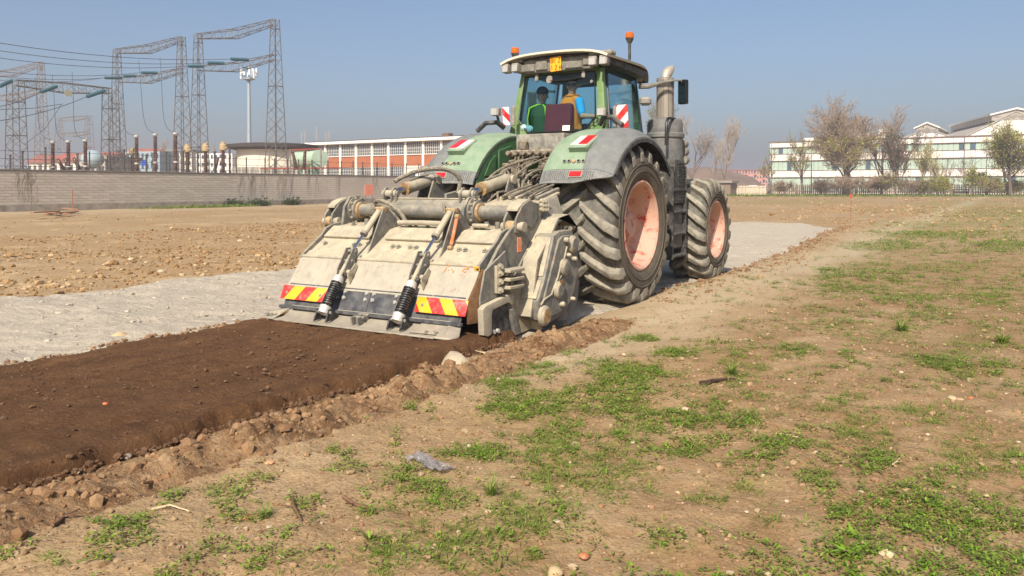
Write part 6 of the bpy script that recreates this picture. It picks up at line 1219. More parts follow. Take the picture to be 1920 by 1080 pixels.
for px, py, r_ in ((1073, 458, .085), (1057, 501, .080), (1046, 543, .080), (1020, 592, .095)):
    p = atx(px, py, 1.43); c1 = MB().lathe([(r_ + .012, -.01), (r_ + .012, .025), (r_, .03), (r_ - .01, .045), (.01, .046)], (1.425, p.y, p.z), (1, 0, 0), 28).build('bearing_cap', M_TC, gc); MB().lathe([(r_ - .018, .045), (r_ - .02, .052), (.01, .053)], (1.425, p.y, p.z), (1, 0, 0), 24).build('cap_plate', M_TR if r_ > .09 else M_TG, c1)
for px, py, r_ in ((1060, 450, .03), (1064, 478, .022), (1075, 485, .026), (1052, 570, .03), (1072, 560, .022)):
    p = atx(px, py, 1.43); MB().lathe([(r_, 0), (r_, .03), (r_ * .7, .05)], (1.425, p.y, p.z), (1, 0, 0), 14).build('plug', M_TC, gc)
P = [atx(a, b, 1.43) for a, b in ((1063, 462), (1058, 485), (1051, 498), (1046, 520), (1040, 535), (1034, 552), (1020, 562), (1014, 572))]; MB().tube(P, .009, 5).build('cover_rib', M_TC, gc)
for k in range(4): p = atx(1048 + 3 * k, 527 - 5 * k, 1.43); MB().tube([p, p + Vector((0, .05, .05))], .006, 4).build('cast_mark', M_TG, gc)
tp('guard_skirt', xpr([(-2.02, .26), (-1.78, .62), (-1.70, .45), (-1.76, .20), (-2.0, .06), (-2.25, .08)], 1.30, 1.34), M_TG, bev=.006)
tp('skid_plate', xpr([(-2.95, .48), (-2.72, .50), (-2.60, .30), (-2.50, .02), (-2.90, .0)], 1.15, 1.18), M_TC, bev=.006); tp('skid_fold', xpr([(-2.64, .42), (-2.60, .42), (-2.48, .02), (-2.53, .02)], 1.18, 1.30), M_TC, bev=.004)
MB().ball((1.46, -2.36, .50), (.02, .05, .05), 10, 8).build('mud_cake', M_DIRT, gc)
# hinge stack, side shoe with its strap
sh_ = tp('side_shield', pxp([(906, 508), (935, 480), (945, 470), (952, 520), (955, 560), (962, 620), (910, 632), (898, 595), (897, 560)], 1.16, 1.18), M_TG, bev=.005)
for (py) in (505, 521, 536):
    p = atx(935, py, 1.185); hp = tp('hinge_plate', MB().prism([Vector((1.185, p.y, p.z)), Vector((1.185, p.y + .40, p.z)), Vector((1.23, p.y + .40, p.z)), Vector((1.32, p.y + .28, p.z)), Vector((1.32, p.y, p.z))], (0, 0, -.032)), M_TC, sh_, .006)
p = atx(931, 498, 1.19); q = atx(931, 550, 1.19); tp('hinge_bar', MB().bx(1.18, 1.215, p.y - .03, p.y + .02, q.z, p.z), M_TC, sh_, .006)
for py in (500, 513, 529, 545): p = atx(934, py, 1.22); bolt((1.225, p.y + .03, p.z), (1, -.6, 0), .020, sh_, M_TC, h=.045)
for px, py in ((944, 513), (952, 515), (944, 530), (952, 532)): p = atx(px, py, 1.20); MB().cyl((1.19, p.y, p.z), (1.25, p.y, p.z), .022, n=10).build('bolt', M_TC, sh_)
st_out = [(897, 628), (895, 580), (902, 572), (936, 556), (950, 548), (955, 556), (951, 572), (944, 566), (914, 580), (912, 588), (912, 626), (905, 630)]
tp('strap', pxp(st_out, 1.185, 1.25), M_TC, sh_, .010, 2); tp('shoe_blade', pxp([(914, 582), (948, 566), (958, 622), (920, 634), (912, 626)], 1.185, 1.20), M_BLK, sh_, .004)
for px, py in ((924, 622), (932, 620)): p = atx(px, py, 1.21); MB().cyl((1.2, p.y, p.z), (1.235, p.y, p.z), .022, n=12).build('bolt', M_SIL, sh_)
tp('shoe_post', pxp([(950, 580), (956, 578), (968, 625), (960, 628)], 1.19, 1.24), M_TG, sh_, .004)
# worn orange paint marks and the small warning label on the flap
M_OPM = paint('worn_orange', srgb(222, 150, 96), .7, var=.1, scale=40)
def mark(pts, r_=.006):
    m = MB(); P = [aty(a, b, -3.40) for a, b in pts]; P = [Vector((p.x, -3.36 - (.745 - p.z) / .31 * .18 - .006, p.z)) for p in P]; m.tube(P, r_, 4); m.build('paint_mark', M_OPM, tl)
mark([(835, 501), (832, 510)]); mark([(836, 499.5), (840, 499.5)]); mark([(839, 506), (840, 506.6)]); mark([(845, 504), (847, 507)]); mark([(850, 507), (849, 511)]); mark([(869, 503), (866, 509)]); mark([(872, 502), (878, 501.5)]); mark([(871, 504.5), (876, 504)]); mark([(869, 510), (873, 509)])
p = aty(893, 504, -3.40); tp('warning_label', MB().box((p.x, -3.392, p.z), (.07, .006, .05), (R(28), 0, 0)), plain('label_yellow', srgb(236, 186, 70), .5)); tp('label_mark', MB().box((p.x + .012, -3.397, p.z - .004), (.035, .006, .018), (R(28), R(-20), 0)), plain('label_brown', srgb(120, 76, 20), .6))
# frame that ties the tiller to the tractor
for x in (-.52, .46): tp('hitch_plate', xpr([(-1.75, .55), (-1.75, 1.45), (-1.42, 1.50), (-1.26, 1.0), (-1.26, .70), (-1.45, .55)], x - .02, x + .02), M_TG, bev=.01)
tp('hitch_beam', MB().bx(-1.15, 1.0, -1.72, -1.52, 1.12, 1.34), M_TG, bev=.02); MB().cyl((.0, -1.62, .62), (.0, -.5, .85), .055, n=14).build('drive_shaft', M_CHAS, tl)
# ------------------------------------------------------------------ stones, clods, weeds: what lies on the ground
def ico(sub):
    bm = bmesh.new(); bmesh.ops.create_icosphere(bm, subdivisions=sub, radius=1.0)
    v = np.array([p.co[:] for p in bm.verts]); f = np.array([[q.index for q in x.verts] for x in bm.faces]); bm.free(); return v, f
ICO1, ICO2 = ico(1), ico(2)
def rock_shape(icov, rough, rng):
    v = icov.copy()
    for _ in range(5):
        d = rng.normal(size=3); d /= np.linalg.norm(d); k = v @ d; c = rng.uniform(.55, .85)
        v -= np.outer(np.maximum(k - c, 0), d) * .9
    return v * (1 + rng.normal(scale=rough, size=(len(v), 1)))
SHAPES1 = [rock_shape(ICO1[0], .08, RNG) for _ in range(12)]
SHAPES2 = [rock_shape(ICO2[0], .035, RNG) for _ in range(12)]
def rotz(a):
    c, s = np.cos(a), np.sin(a); z = np.zeros_like(c); o = np.ones_like(c)
    return np.stack([np.stack([c, -s, z], -1), np.stack([s, c, z], -1), np.stack([z, z, o], -1)], -2)
def scatter_stones(name, xy, size, mat, label, cat, flat=.6, zoff=None, sink=.35):
    n = len(xy); z = gz(xy[:, 0], xy[:, 1]) if zoff is None else zoff; V = []; F = []; o = 0
    ang = RNG.uniform(0, 6.28, n); asp = RNG.uniform(.65, 1.2, n); fl = flat * RNG.uniform(.7, 1.3, n)
    idx = RNG.integers(0, 12, n); Rm = rotz(ang)
    for k in range(12):
        s = np.where(idx == k)[0]
        if not len(s): continue
        sc = np.stack([size[s], size[s] * asp[s], size[s] * fl[s]], -1)
        v = np.einsum('nij,nvj->nvi', Rm[s], SHAPES1[k][None] * sc[:, None, :])
        v += np.stack([xy[s, 0], xy[s, 1], z[s] + size[s] * fl[s] * (1 - 2 * sink)], -1)[:, None, :]
        V.append(v.reshape(-1, 3)); F.append((ICO1[1][None] + (np.arange(len(s)) * 12)[:, None, None] + o).reshape(-1, 3)); o += len(s) * 12
    me = raw_mesh(name, np.concatenate(V), np.concatenate(F), smooth=False); me.materials.append(mat)
    ob = link(name, me); tag(ob, label, cat, kind='stuff'); return ob
def stone_mat(name, cols):
    t = NT(name); n = len(cols)
    c = t.ramp(t.rand(), [(i / (n - 1), k) for i, k in enumerate(cols)]); c = t.mix(t.ramp(t.noise(30, 5, .7), [(.35, .45), (.6, 0)]), c, srgb(128, 106, 80))
    t.set('Base Color', c); t.set('Roughness', .92); t.b.inputs['Specular IOR Level'].default_value = .15; t.bump(t.noise(60, 4, .6), .4, .01); return t.mat
M_PEB = stone_mat('pebble', [srgb(140, 112, 82), srgb(166, 138, 104), srgb(174, 148, 114), srgb(156, 130, 98), srgb(190, 172, 142), srgb(152, 112, 84), srgb(170, 150, 120)])
M_GRAV = stone_mat('field_gravel', [srgb(128, 98, 64), srgb(152, 120, 80), srgb(166, 134, 92), srgb(138, 108, 70), srgb(156, 128, 90), srgb(190, 166, 130), srgb(146, 114, 78)])
M_CLOD = stone_mat('earth_clod', [srgb(112, 82, 57), srgb(136, 104, 74), srgb(156, 126, 94), srgb(124, 92, 65), srgb(146, 118, 88)])
M_LUMP = stone_mat('lime_lump', [srgb(164, 154, 138), srgb(180, 172, 156), srgb(192, 184, 168), srgb(154, 142, 124)])
M_BCLOD = stone_mat('tilled_clod', [srgb(70, 50, 37), srgb(88, 64, 47), srgb(106, 78, 58), srgb(80, 58, 43)])
def rnd_xy(n, x0, x1, y0, y1): return np.stack([RNG.uniform(x0, x1, n), RNG.uniform(y0, y1, n)], -1)
def in_view(xy, m=60):
    d = np.concatenate([xy, np.zeros((len(xy), 1))], -1) - _C; z = d @ _FW; u = 960 + FPX * (d @ _RT) / np.maximum(z, .1)
    return xy[(z > 1) & (u > -m) & (u < 1920 + m)]
# gravel of the left field
xy = in_view(np.concatenate([rnd_xy(22000, -20, -5.6, -6, 22), rnd_xy(14000, -38, -5.6, -6, 40)])); xy = xy[(lime_in(xy[:, 0], xy[:, 1]) < .4)]
xy = xy[RNG.random(len(xy)) < .35 + .65 * (vnoise(xy[:, 0] * .25, xy[:, 1] * .25, 50) > -.12)][:13500]
scatter_stones('field_gravel', xy, np.minimum(.025 * RNG.lognormal(0, .5, len(xy)), .10), M_GRAV, 'tan gravel and small stones covering the bare field left of the lime', 'gravel', .55, sink=.3)
# pebbles of the foreground and the right hand side
xy = in_view(np.concatenate([rnd_xy(11000, 1.6, 11, -9.4, 4), rnd_xy(3500, 0, 12, 4, 26)])); xy = xy[lime_in(xy[:, 0], xy[:, 1]) < .3]
cx = in_view(np.concatenate([rnd_xy(17000, 1.7, 9, -9.4, -3), rnd_xy(4000, 1.7, 11, -3, 5)]))
M_CRUMB = stone_mat('soil_crumb', [srgb(122, 94, 66), srgb(150, 120, 88), srgb(138, 110, 80), srgb(166, 138, 106), srgb(110, 84, 58)])
scatter_stones('soil_crumbs', cx, np.minimum(.0068 * RNG.lognormal(0, .5, len(cx)), .024), M_CRUMB, 'fine brown crumbs of soil over the weedy ground', 'crumbs', .6, sink=.35)
scatter_stones('ground_pebbles', xy, np.minimum(.0070 * RNG.lognormal(0, .62, len(xy)), .028), M_PEB, 'small pale pebbles strewn over the weedy soil on the right', 'pebbles', .6, sink=.3)
xy = in_view(np.concatenate([rnd_xy(5200, -8, 14, 14, 62), rnd_xy(2600, -30, 26, 50, 118)])); xy = xy[lime_in(xy[:, 0], xy[:, 1]) < .3]; xy = xy[RNG.random(len(xy)) < .3 + .7 * (vnoise(xy[:, 0] * .2, xy[:, 1] * .2, 51) > 0)]
scatter_stones('far_field_clods', xy, np.minimum(.03 * (1 + xy[:, 1] / 60) * RNG.lognormal(0, .45, len(xy)), .16), M_GRAV, 'tan clods and stones on the rough field beyond the lime', 'clods', .55, sink=.3)
# clods beside the tilled strip and along the right edge of the lime
xy = np.stack([1.68 + RNG.normal(0, .2, 1900), RNG.uniform(-9.2, -1.0, 1900)], -1); xy = xy[(tilled_in(xy[:, 0], xy[:, 1]) < .2)]
scatter_stones('earth_clods', xy, np.minimum(.0095 * RNG.lognormal(0, .65, len(xy)), .045), M_CLOD, 'broken brown clods along the near edge of the tilled soil', 'clods', .75, zoff=bank_z(xy[:, 0], xy[:, 1]), sink=.4)
yy = RNG.uniform(0, 24, 1700); xy = np.stack([1.45 - sstep(4, 22, yy) * 1.1 + RNG.normal(0, .25, 1700), yy], -1)
scatter_stones('bank_clods', xy, np.minimum(.016 * RNG.lognormal(0, .5, len(xy)), .05), M_CLOD, 'pale crumbled earth bank along the right edge of the lime', 'clods', .7, sink=.3)
xy = np.stack([-1.50 + RNG.normal(0, .07, 1500), RNG.uniform(-9, -3.2, 1500)], -1)
scatter_stones('edge_clods', xy, np.minimum(.010 * RNG.lognormal(0, .55, len(xy)), .035), M_CLOD, 'thin line of brown clods between lime and tilled soil', 'clods', .75, zoff=gz(xy[:, 0], xy[:, 1]) + .01, sink=.3)
xy = rnd_xy(1500, -6.0, -1.6, -9, 8); xy = xy[lime_in(xy[:, 0], xy[:, 1]) > .7]
scatter_stones('lime_lumps', xy, np.minimum(.011 * RNG.lognormal(0, .7, len(xy)), .05), M_LUMP, 'grey lumps and crusts scattered on the spread lime', 'lumps', .5, zoff=gz(xy[:, 0], xy[:, 1]) + .015, sink=.3)
xy = rnd_xy(2600, TX0 + .05, TX1 - .02, -9.3, -3.6)
scatter_stones('tilled_crumbs', xy, np.minimum(.0058 * RNG.lognormal(0, .65, len(xy)), .026), M_BCLOD, 'dark crumbs and pebbles on the freshly tilled soil', 'crumbs', .6, zoff=np.full(len(xy), .098), sink=.3)
xy = np.stack([TX1 + RNG.normal(.03, .05, 1500), RNG.uniform(-9.2, -3.0, 1500)], -1)
scatter_stones('step_crumbs', xy, np.minimum(.007 * RNG.lognormal(0, .6, len(xy)), .03), M_BCLOD, 'dark crumbs rolled down the side of the tilled soil', 'crumbs', .8, zoff=gz(xy[:, 0], xy[:, 1]) + .02, sink=.3)

nb_ = 130; xy = np.stack([1.66 + RNG.normal(0, .16, nb_), RNG.uniform(-9.3, -2.6, nb_)], -1); xy = xy[tilled_in(xy[:, 0], xy[:, 1]) < .2]
scatter_stones('large_clods', xy, np.minimum(.024 * RNG.lognormal(0, .4, len(xy)), .055), M_CLOD, 'large lumps of earth lying on the crumbled bank', 'clods', .7, zoff=bank_z(xy[:, 0], xy[:, 1]), sink=.45)
# ---- single stones one can point at: (photo x, y, half-size in m, colour, name, label, flat)
def one_stone(name, px, py, s, col, label, cat='stone', flat=.6, asp=1.0, z=0.0, group=None, shape=None, rough=.9):
    p = atz(px, py, z); k = RNG.integers(0, 12) if shape is None else shape
    v = SHAPES2[k] * np.array([s, s * asp, s * flat]) * .72; a = RNG.uniform(0, 6.28); v = v @ rotz(np.array([a]))[0].T
    me = raw_mesh(name, v, ICO2[1], smooth=False)
    me.polygons.foreach_set('use_smooth', [True] * len(me.polygons)); me.set_sharp_from_angle(angle=R(32))
    s = s * .72
    key = 'stone_%d_%d_%d' % tuple(int(c * 255) for c in col[:3])
    me.materials.append(paint(key, col, rough, var=.18, scale=14, dust=.3, dcol=srgb(178, 156, 122), bump=.35, bscale=50, spec=.15))
    o = link(name, me); o.location = (p.x, p.y, (max(gzf(p.x, p.y), z)) + s * flat * .22); return tag(o, label, cat, group)
TAN, PALE, WHT, GRY, BRK, ORG, DRK = srgb(186, 160, 122), srgb(188, 172, 146), srgb(178, 164, 140), srgb(140, 132, 120), srgb(168, 100, 70), srgb(196, 98, 58), srgb(110, 84, 66)
one_stone('boulder', 222, 638, .12, TAN, 'tan boulder lying where lime meets tilled soil', 'boulder', .55, .7)
one_stone('rock', 856, 696, .20, srgb(176, 164, 142), 'pale angular rock beside the tiller side shoe', 'rock', .95, .8)
one_stone('cobble', 382, 831, .052, PALE, 'round cream cobble on the clods below the tilled edge', flat=.8)
one_stone('cobble', 143, 890, .035, WHT, 'white pebble lying on the clods, leftmost of the white ones')
one_stone('cobble', 204, 932, .025, WHT, 'small white pebble left of the curled root')
one_stone('cobble', 160, 950, .04, PALE, 'flat pale pebble below the two white pebbles', flat=.45)
one_stone('cobble', 26, 1000, .06, srgb(160, 122, 84), 'round brown cobble by the left picture edge', flat=.8)
one_stone('cobble', 240, 862, .05, GRY, 'grey oval stone half buried in the clods', flat=.5)
one_stone('cobble', 238, 912, .06, srgb(150, 118, 88), 'angular brown slab stone beside the curled root', flat=.5)
one_stone('cobble', 42, 985, .035, srgb(150, 120, 90), 'brown stone next to the round brown cobble')
one_stone('cobble', 60, 972, .03, PALE, 'pale flat stone above the round brown cobble')
one_stone('cobble', 560, 812, .045, PALE, 'pale upright stone on the clods near the middle of the tilled edge', flat=.8)
one_stone('cobble', 748, 710, .05, srgb(150, 146, 134), 'grey stone stuck in the clods below the pale rock', flat=.8)
one_stone('cobble', 1082, 620, .05, PALE, 'round pale stone ahead of the tiller side shoe', flat=.8)
one_stone('cobble', 300, 822, .04, srgb(150, 120, 90), 'brown stone sitting on top of the clod bank')
one_stone('brick_fragment', 198, 757, .028, ORG, 'orange brick fragment lying on the tilled soil', 'brick fragment', .5, 1.3, z=.10)
one_stone('brick_fragment', 465, 978, .045, BRK, 'flat reddish tile fragment in the foreground weeds', 'brick fragment', .35)
one_stone('brick_fragment', 815, 862, .025, ORG, 'small orange brick fragment right of the plastic sheet', 'brick fragment', .5)
one_stone('brick_fragment', 1820, 750, .035, ORG, 'orange brick fragment among stones at the right edge', 'brick fragment', .5)
one_stone('brick_fragment', 1095, 1043, .035, BRK, 'red brick fragment at the bottom edge of the picture', 'brick fragment', .5)
one_stone('brick_fragment', 505, 876, .05, srgb(190, 140, 108), 'pinkish flat stone above the reddish tile fragment', 'brick fragment', .35)
one_stone('cobble', 445, 1000, .018, WHT, 'tiny white chip left of the tile fragment'); one_stone('cobble', 505, 993, .02, WHT, 'square white chip right of the tile fragment', flat=.4)
one_stone('cobble', 1043, 983, .03, PALE, 'flat pale stone in the green weeds at bottom centre', flat=.45)
one_stone('cobble', 1187, 830, .024, WHT, 'white pebble in the weeds right of centre')
one_stone('cobble', 1285, 768, .035, srgb(186, 168, 138), 'pale tan stone below the dark stick', flat=.6)
one_stone('cobble', 1785, 750, .05, srgb(182, 160, 128), 'pale stone left of the orange fragment at right edge', flat=.6)
one_stone('cobble', 1800, 752, .04, srgb(168, 140, 110), 'tan stone touching the orange fragment at right edge', flat=.6)
one_stone('cobble', 1662, 1046, .05, srgb(190, 170, 138), 'pale stone at the foot of the broad-leaved weed', flat=.6)
one_stone('cobble', 1614, 925, .022, WHT, 'white pebble on bare soil left of the large weed patch')
one_stone('dirt_lump', 1330, 552, .06, srgb(84, 58, 42), 'dark lump of earth on pale soil beside the front wheel', 'clod', .6)
for px, py, s, c in [(1040, 1075, .05, TAN), (915, 968, .028, TAN), (880, 838, .03, PALE), (860, 1000, .018, WHT), (1310, 890, .016, WHT), (1400, 960, .016, PALE), (1270, 925, .02, TAN), (1475, 940, .018, WHT), (1530, 848, .018, PALE),
                     (1690, 705, .03, PALE), (1770, 735, .03, TAN), (1620, 660, .025, PALE), (1580, 690, .022, TAN), (1290, 660, .03, PALE), (1170, 665, .03, TAN), (1740, 815, .022, PALE), (1850, 930, .02, TAN), (1910, 830, .02, PALE), (1480, 712, .022, PALE), (1410, 640, .025, PALE)]:
    one_stone('stone', px, py, s, c, 'loose pale stone lying on the weedy soil', group='loose stones on the weedy soil')
for px, py, s in [(335, 486, .09), (246, 487, .10), (78, 486, .06), (12, 481, .09), (302, 510, .11), (297, 530, .05), (275, 492, .07), (467, 510, .05), (450, 453, .12), (590, 468, .07), (372, 430, .09), (195, 497, .05), (130, 535, .06), (5, 536, .06), (322, 428, .12)]:
    one_stone('stone', px, py, s, [PALE, TAN, WHT][int(px) % 3], 'pale stone standing out of the gravel field on the left', group='stones on the gravel field', flat=.55)
for px, py, s in [(248, 606, .05), (115, 592, .10), (215, 605, .04), (65, 605, .04), (140, 567, .05), (190, 632, .05), (400, 579, .04), (90, 645, .06), (268, 620, .03), (285, 566, .04)]:
    one_stone('lime_clod', px, py, s, srgb(170, 164, 150), 'grey crusted clod standing out of the spread lime', 'clod', .5, group='clods on the lime')

# ---- weeds and grass
def leaf_mat(name, cols, tr=.35):
    t = NT(name); c = t.ramp(t.rand(), [(i / (len(cols) - 1), k) for i, k in enumerate(cols)])
    t.set('Base Color', c); t.set('Roughness', .55); t.b.inputs['Specular IOR Level'].default_value = .3
    tl = t.n.new('ShaderNodeBsdfTranslucent'); t.l.new(c, tl.inputs[0]); m = t.n.new('ShaderNodeMixShader'); m.inputs[0].default_value = tr
    t.l.new(t.b.outputs[0], m.inputs[1]); t.l.new(tl.outputs[0], m.inputs[2]); t.l.new(m.outputs[0], t.out.inputs[0]); return t.mat
M_WEED = leaf_mat('weed_leaf', [srgb(94, 124, 38), srgb(120, 156, 46), srgb(142, 178, 56), srgb(108, 138, 46), srgb(156, 180, 74), srgb(120, 134, 60), srgb(140, 118, 78), srgb(96, 124, 44), srgb(110, 86, 56)])
M_GRAS = leaf_mat('grass_blade', [srgb(94, 122, 42), srgb(118, 148, 52), srgb(140, 160, 66), srgb(112, 124, 58), srgb(158, 148, 94)])
M_DRY = leaf_mat('dry_straw', [srgb(178, 156, 112), srgb(150, 122, 84), srgb(196, 178, 138), srgb(120, 92, 62)], .15)
def leaves(name, px_, mat, label, cat, kind='stuff'):
    """px_: arrays base (n,3), dir (n,3) horizontal unit, length, width, rise, droop -> a folded 4-face leaf each"""
    b, d, L, W, rise, drp = px_; n = len(b); side = np.stack([-d[:, 1], d[:, 0], np.zeros(n)], -1); up = np.array([0, 0, 1.0])
    pts = []
    for t, w in ((0, .25), (.45, 1.0), (1.0, .06)):
        c = b + d * (L * t)[:, None] + up * (L * (rise * t - drp * t * t))[:, None]
        pts += [c - side * (W * w * .5)[:, None], c + side * (W * w * .5)[:, None]]
    V = np.stack(pts, 1).reshape(-1, 3); o = (np.arange(n) * 6)[:, None, None]
    F = (np.array([[0, 1, 3, 2], [2, 3, 5, 4]])[None] + o).reshape(-1, 4)
    me = raw_mesh(name, V, F, smooth=True); me.materials.append(mat); return tag(link(name, me), label, cat, kind=kind)
def dirs(n):
    a = RNG.uniform(0, 6.2832, n); return np.stack([np.cos(a), np.sin(a), np.zeros(n)], -1)
cand = in_view(np.concatenate([rnd_xy(66000, 1.5, 10, -9.4, -2), rnd_xy(30000, 1.5, 12, -2, 6), rnd_xy(18000, 1.0, 16, 6, 22), rnd_xy(12000, .5, 26, 22, 60)]))
g = grassy(cand[:, 0], cand[:, 1]); pg_ = g; g = sstep(2.0, 3.2, cand[:, 0]) * .30 + pg_ * .74; cx_, cy_ = cand[:, 0], cand[:, 1]
dens = g + .35 * vnoise(cx_ * .8, cy_ * .8, 60) + .7 * vnoise(cx_ * 2.6, cy_ * 2.6, 61) + 1.3 * vnoise(cx_ * 6, cy_ * 6, 63) + .9 * vnoise(cx_ * 14, cy_ * 14, 65) - .22
keep = RNG.random(len(cand)) < sstep(.05, .8, dens) * .66 + .28 * pg_ ** 2 * sstep(-.15, .2, vnoise(cx_ * 4, cy_ * 4, 67) + .6 * vnoise(cx_ * 11, cy_ * 11, 68)) * (cy_ < -1) + .085 * (g > .2) * (vnoise(cx_ * 20, cy_ * 20, 66) > -.1)
tf = cand[keep]; dist = np.hypot(tf[:, 0] - 5.55, tf[:, 1] + 10.08)
sc = np.clip(dist / 9, 1, 2.6)
kind_n = vnoise(tf[:, 0] * 1.1, tf[:, 1] * 1.1, 62) + RNG.normal(0, .12, len(tf))
W_, G_ = tf[kind_n < .06], tf[kind_n >= .06]; sw, sg = sc[kind_n < .06], sc[kind_n >= .06]
def spread(pts, s, per, rad):
    b = np.repeat(pts, per, 0); ss = np.repeat(s, per); d = dirs(len(b)); off = RNG.random(len(b)) ** .7 * rad * ss
    xy = b + d[:, :2] * off[:, None] * .6; z = gz(xy[:, 0], xy[:, 1]); return np.stack([xy[:, 0], xy[:, 1], z], -1), d, ss
b, d, s = spread(W_, sw, 12, .05); n = len(b); b[:, 2] += RNG.uniform(0, .03, n) * s
weeds = leaves('weed_cover', (b, d, RNG.uniform(.010, .028, n) * s, RNG.uniform(.006, .013, n) * s, RNG.uniform(.0, .8, n), RNG.uniform(.1, .6, n)), M_WEED, 'low green weeds with small leaves growing in patches on the soil', 'weeds')
b, d, s = spread(G_, sg, 10, .04); n = len(b)
grass = leaves('grass_tufts', (b, d, RNG.uniform(.018, .05, n) * s, RNG.uniform(.0025, .005, n) * s, RNG.uniform(.2, 1.3, n), RNG.uniform(.2, .9, n)), M_GRAS, 'short grass tufts growing between the weeds', 'grass')
xy = in_view(np.concatenate([rnd_xy(2600, 1.6, 10, -9.4, 3), rnd_xy(800, 1.2, 14, 3, 20)])); n = len(xy); s = np.clip(np.hypot(xy[:, 0] - 5.55, xy[:, 1] + 10.08) / 8, 1, 2)
b = np.stack([xy[:, 0], xy[:, 1], gz(xy[:, 0], xy[:, 1]) + .004], -1)
leaves('straw_litter', (b, dirs(n), RNG.uniform(.02, .08, n) * s, RNG.uniform(.0016, .004, n) * s, RNG.uniform(0, .25, n), RNG.uniform(0, .2, n)), M_DRY, 'dry straw and stalk litter on the soil', 'litter')
# grass along the foot of the substation wall and of the far fence
xy = np.concatenate([np.stack([RNG.uniform(-45.8, -43.6, 9000), RNG.uniform(10, 42, 9000)], -1)]); xy = xy[vnoise(xy[:, 0] * .1, xy[:, 1] * .22, 64) + RNG.normal(0, .05, len(xy)) > -.05]
n = len(xy); b = np.stack([xy[:, 0], xy[:, 1], gz(xy[:, 0], xy[:, 1])], -1)
leaves('wall_foot_grass', (b, dirs(n), RNG.uniform(.12, .3, n), RNG.uniform(.03, .06, n), RNG.uniform(.4, 1.3, n), RNG.uniform(.1, .6, n)), M_GRAS, 'strip of green grass along the foot of the block wall', 'grass')
fa, fb = base(1330, 140), base(1960, 140)
tt = RNG.random(9000); off = RNG.normal(0, 5, 9000); dv = (fb - fa); nv = Vector((-dv.y, dv.x, 0)).normalized()
xy = np.stack([fa.x + dv.x * tt + nv.x * (off - 8), fa.y + dv.y * tt + nv.y * (off - 8)], -1); n = len(xy)
b = np.stack([xy[:, 0], xy[:, 1], np.zeros(n)], -1)
leaves('far_grass', (b, dirs(n), RNG.uniform(.2, .55, n), RNG.uniform(.06, .14, n), RNG.uniform(.3, 1.2, n), RNG.uniform(.1, .6, n)), M_GRAS, 'rough green grass in front of the far fence', 'grass')
# broad-leaved plants one can pick out
def weed_plant(name, px, py, n, L, W, label, rise=(.3, 1.1), mat=M_WEED, cat='weed', group=None):
    p = atz(px, py); z = gzf(p.x, p.y); bb = np.zeros((n, 3)); bb[:, :2] = RNG.normal(0, L * .12, (n, 2))
    o = leaves(name, (bb, dirs(n), RNG.uniform(.6, 1.15, n) * L, RNG.uniform(.7, 1.2, n) * W, RNG.uniform(*rise, n), RNG.uniform(.2, .7, n)), mat, label, cat, kind='thing')
    o.location = (p.x, p.y, z); 
    if group: o['group'] = group
    return o
weed_plant('broad_leaved_weed', 1590, 1040, 46, .085, .024, 'broad-leaved weed with long pointed leaves at bottom right', (.2, 1.0))
weed_plant('dandelion_rosette', 1600, 1000, 22, .06, .02, 'leafy rosette just behind the broad-leaved weed')
weed_plant('dandelion_rosette', 628, 890, 18, .06, .015, 'flat long-leaved rosette on bare soil left of the plastic sheet', (.1, .5))
weed_plant('dandelion_rosette', 693, 1025, 18, .045, .014, 'upright small-leaved plant at bottom centre-left', (.6, 1.5))
weed_plant('grass_tuft', 920, 940, 110, .06, .0035, 'dense grass tuft with upright blades in the central weed patch', (.8, 2.2), M_GRAS, 'grass tuft')
weed_plant('grass_tuft', 500, 978, 70, .05, .0035, 'spiky grass tuft behind the tile fragment', (.8, 2.2), M_GRAS, 'grass tuft')
weed_plant('grass_tuft', 60, 898, 60, .06, .004, 'dark grass tuft hanging over the tilled edge at far left', (.5, 1.6), M_GRAS, 'grass tuft')
weed_plant('grass_tuft', 1370, 705, 130, .09, .005, 'bright round grass tuft beside the dark stick', (.6, 1.8), M_GRAS, 'grass tuft')
weed_plant('grass_tuft', 1690, 622, 160, .10, .006, 'tall bright green tuft standing alone at right', (.8, 2.0), M_GRAS, 'grass tuft')
weed_plant('grass_tuft', 1880, 645, 180, .10, .006, 'wide green tuft at the right picture edge', (.6, 1.8), M_GRAS, 'grass tuft')
# sticks, root, plastic
M_STICK = paint('dead_wood', srgb(112, 84, 62), .85, var=.25, scale=20); M_PALEW = paint('pale_stalk', srgb(196, 176, 140), .85, var=.15, scale=20)
def stick(name, pts, r, mat, label, cat='stick', zz=.012):
    P = [atz(x, y) for x, y in pts]; P = [Vector((p.x, p.y, gzf(p.x, p.y) + zz + (.004 * (i % 2)))) for i, p in enumerate(P)]
    Q = []
    for i in range(len(P) - 1):
        for k in range(4): Q.append(P[i].lerp(P[i + 1], k / 4) + Vector((RNG.normal(0, r * .3), RNG.normal(0, r * .3), 0)))
    Q.append(P[-1]); rs = [r * (1 - .5 * i / (len(Q) - 1)) for i in range(len(Q))]
    m = MB().tube(Q, rs, 6)
    if len(Q) > 5: m.tube([Q[3], Q[3] + (Q[4] - Q[3]).cross(Vector((0, 0, 1))).normalized() * r * 6 + Vector((0, 0, r * 2))], [r * .5, r * .25], 5)
    return tag(m.build(name, mat), label, cat)
stick('stick', [(1315, 724), (1345, 716), (1378, 713)], .022, paint('dark_wood', srgb(74, 56, 46), .9, var=.3, scale=20), 'thick dark stick lying on the weedy soil right of centre')
stick('stick', [(645, 945), (670, 955), (695, 962)], .010, M_STICK, 'thin brown stick below the flat long-leaved rosette')
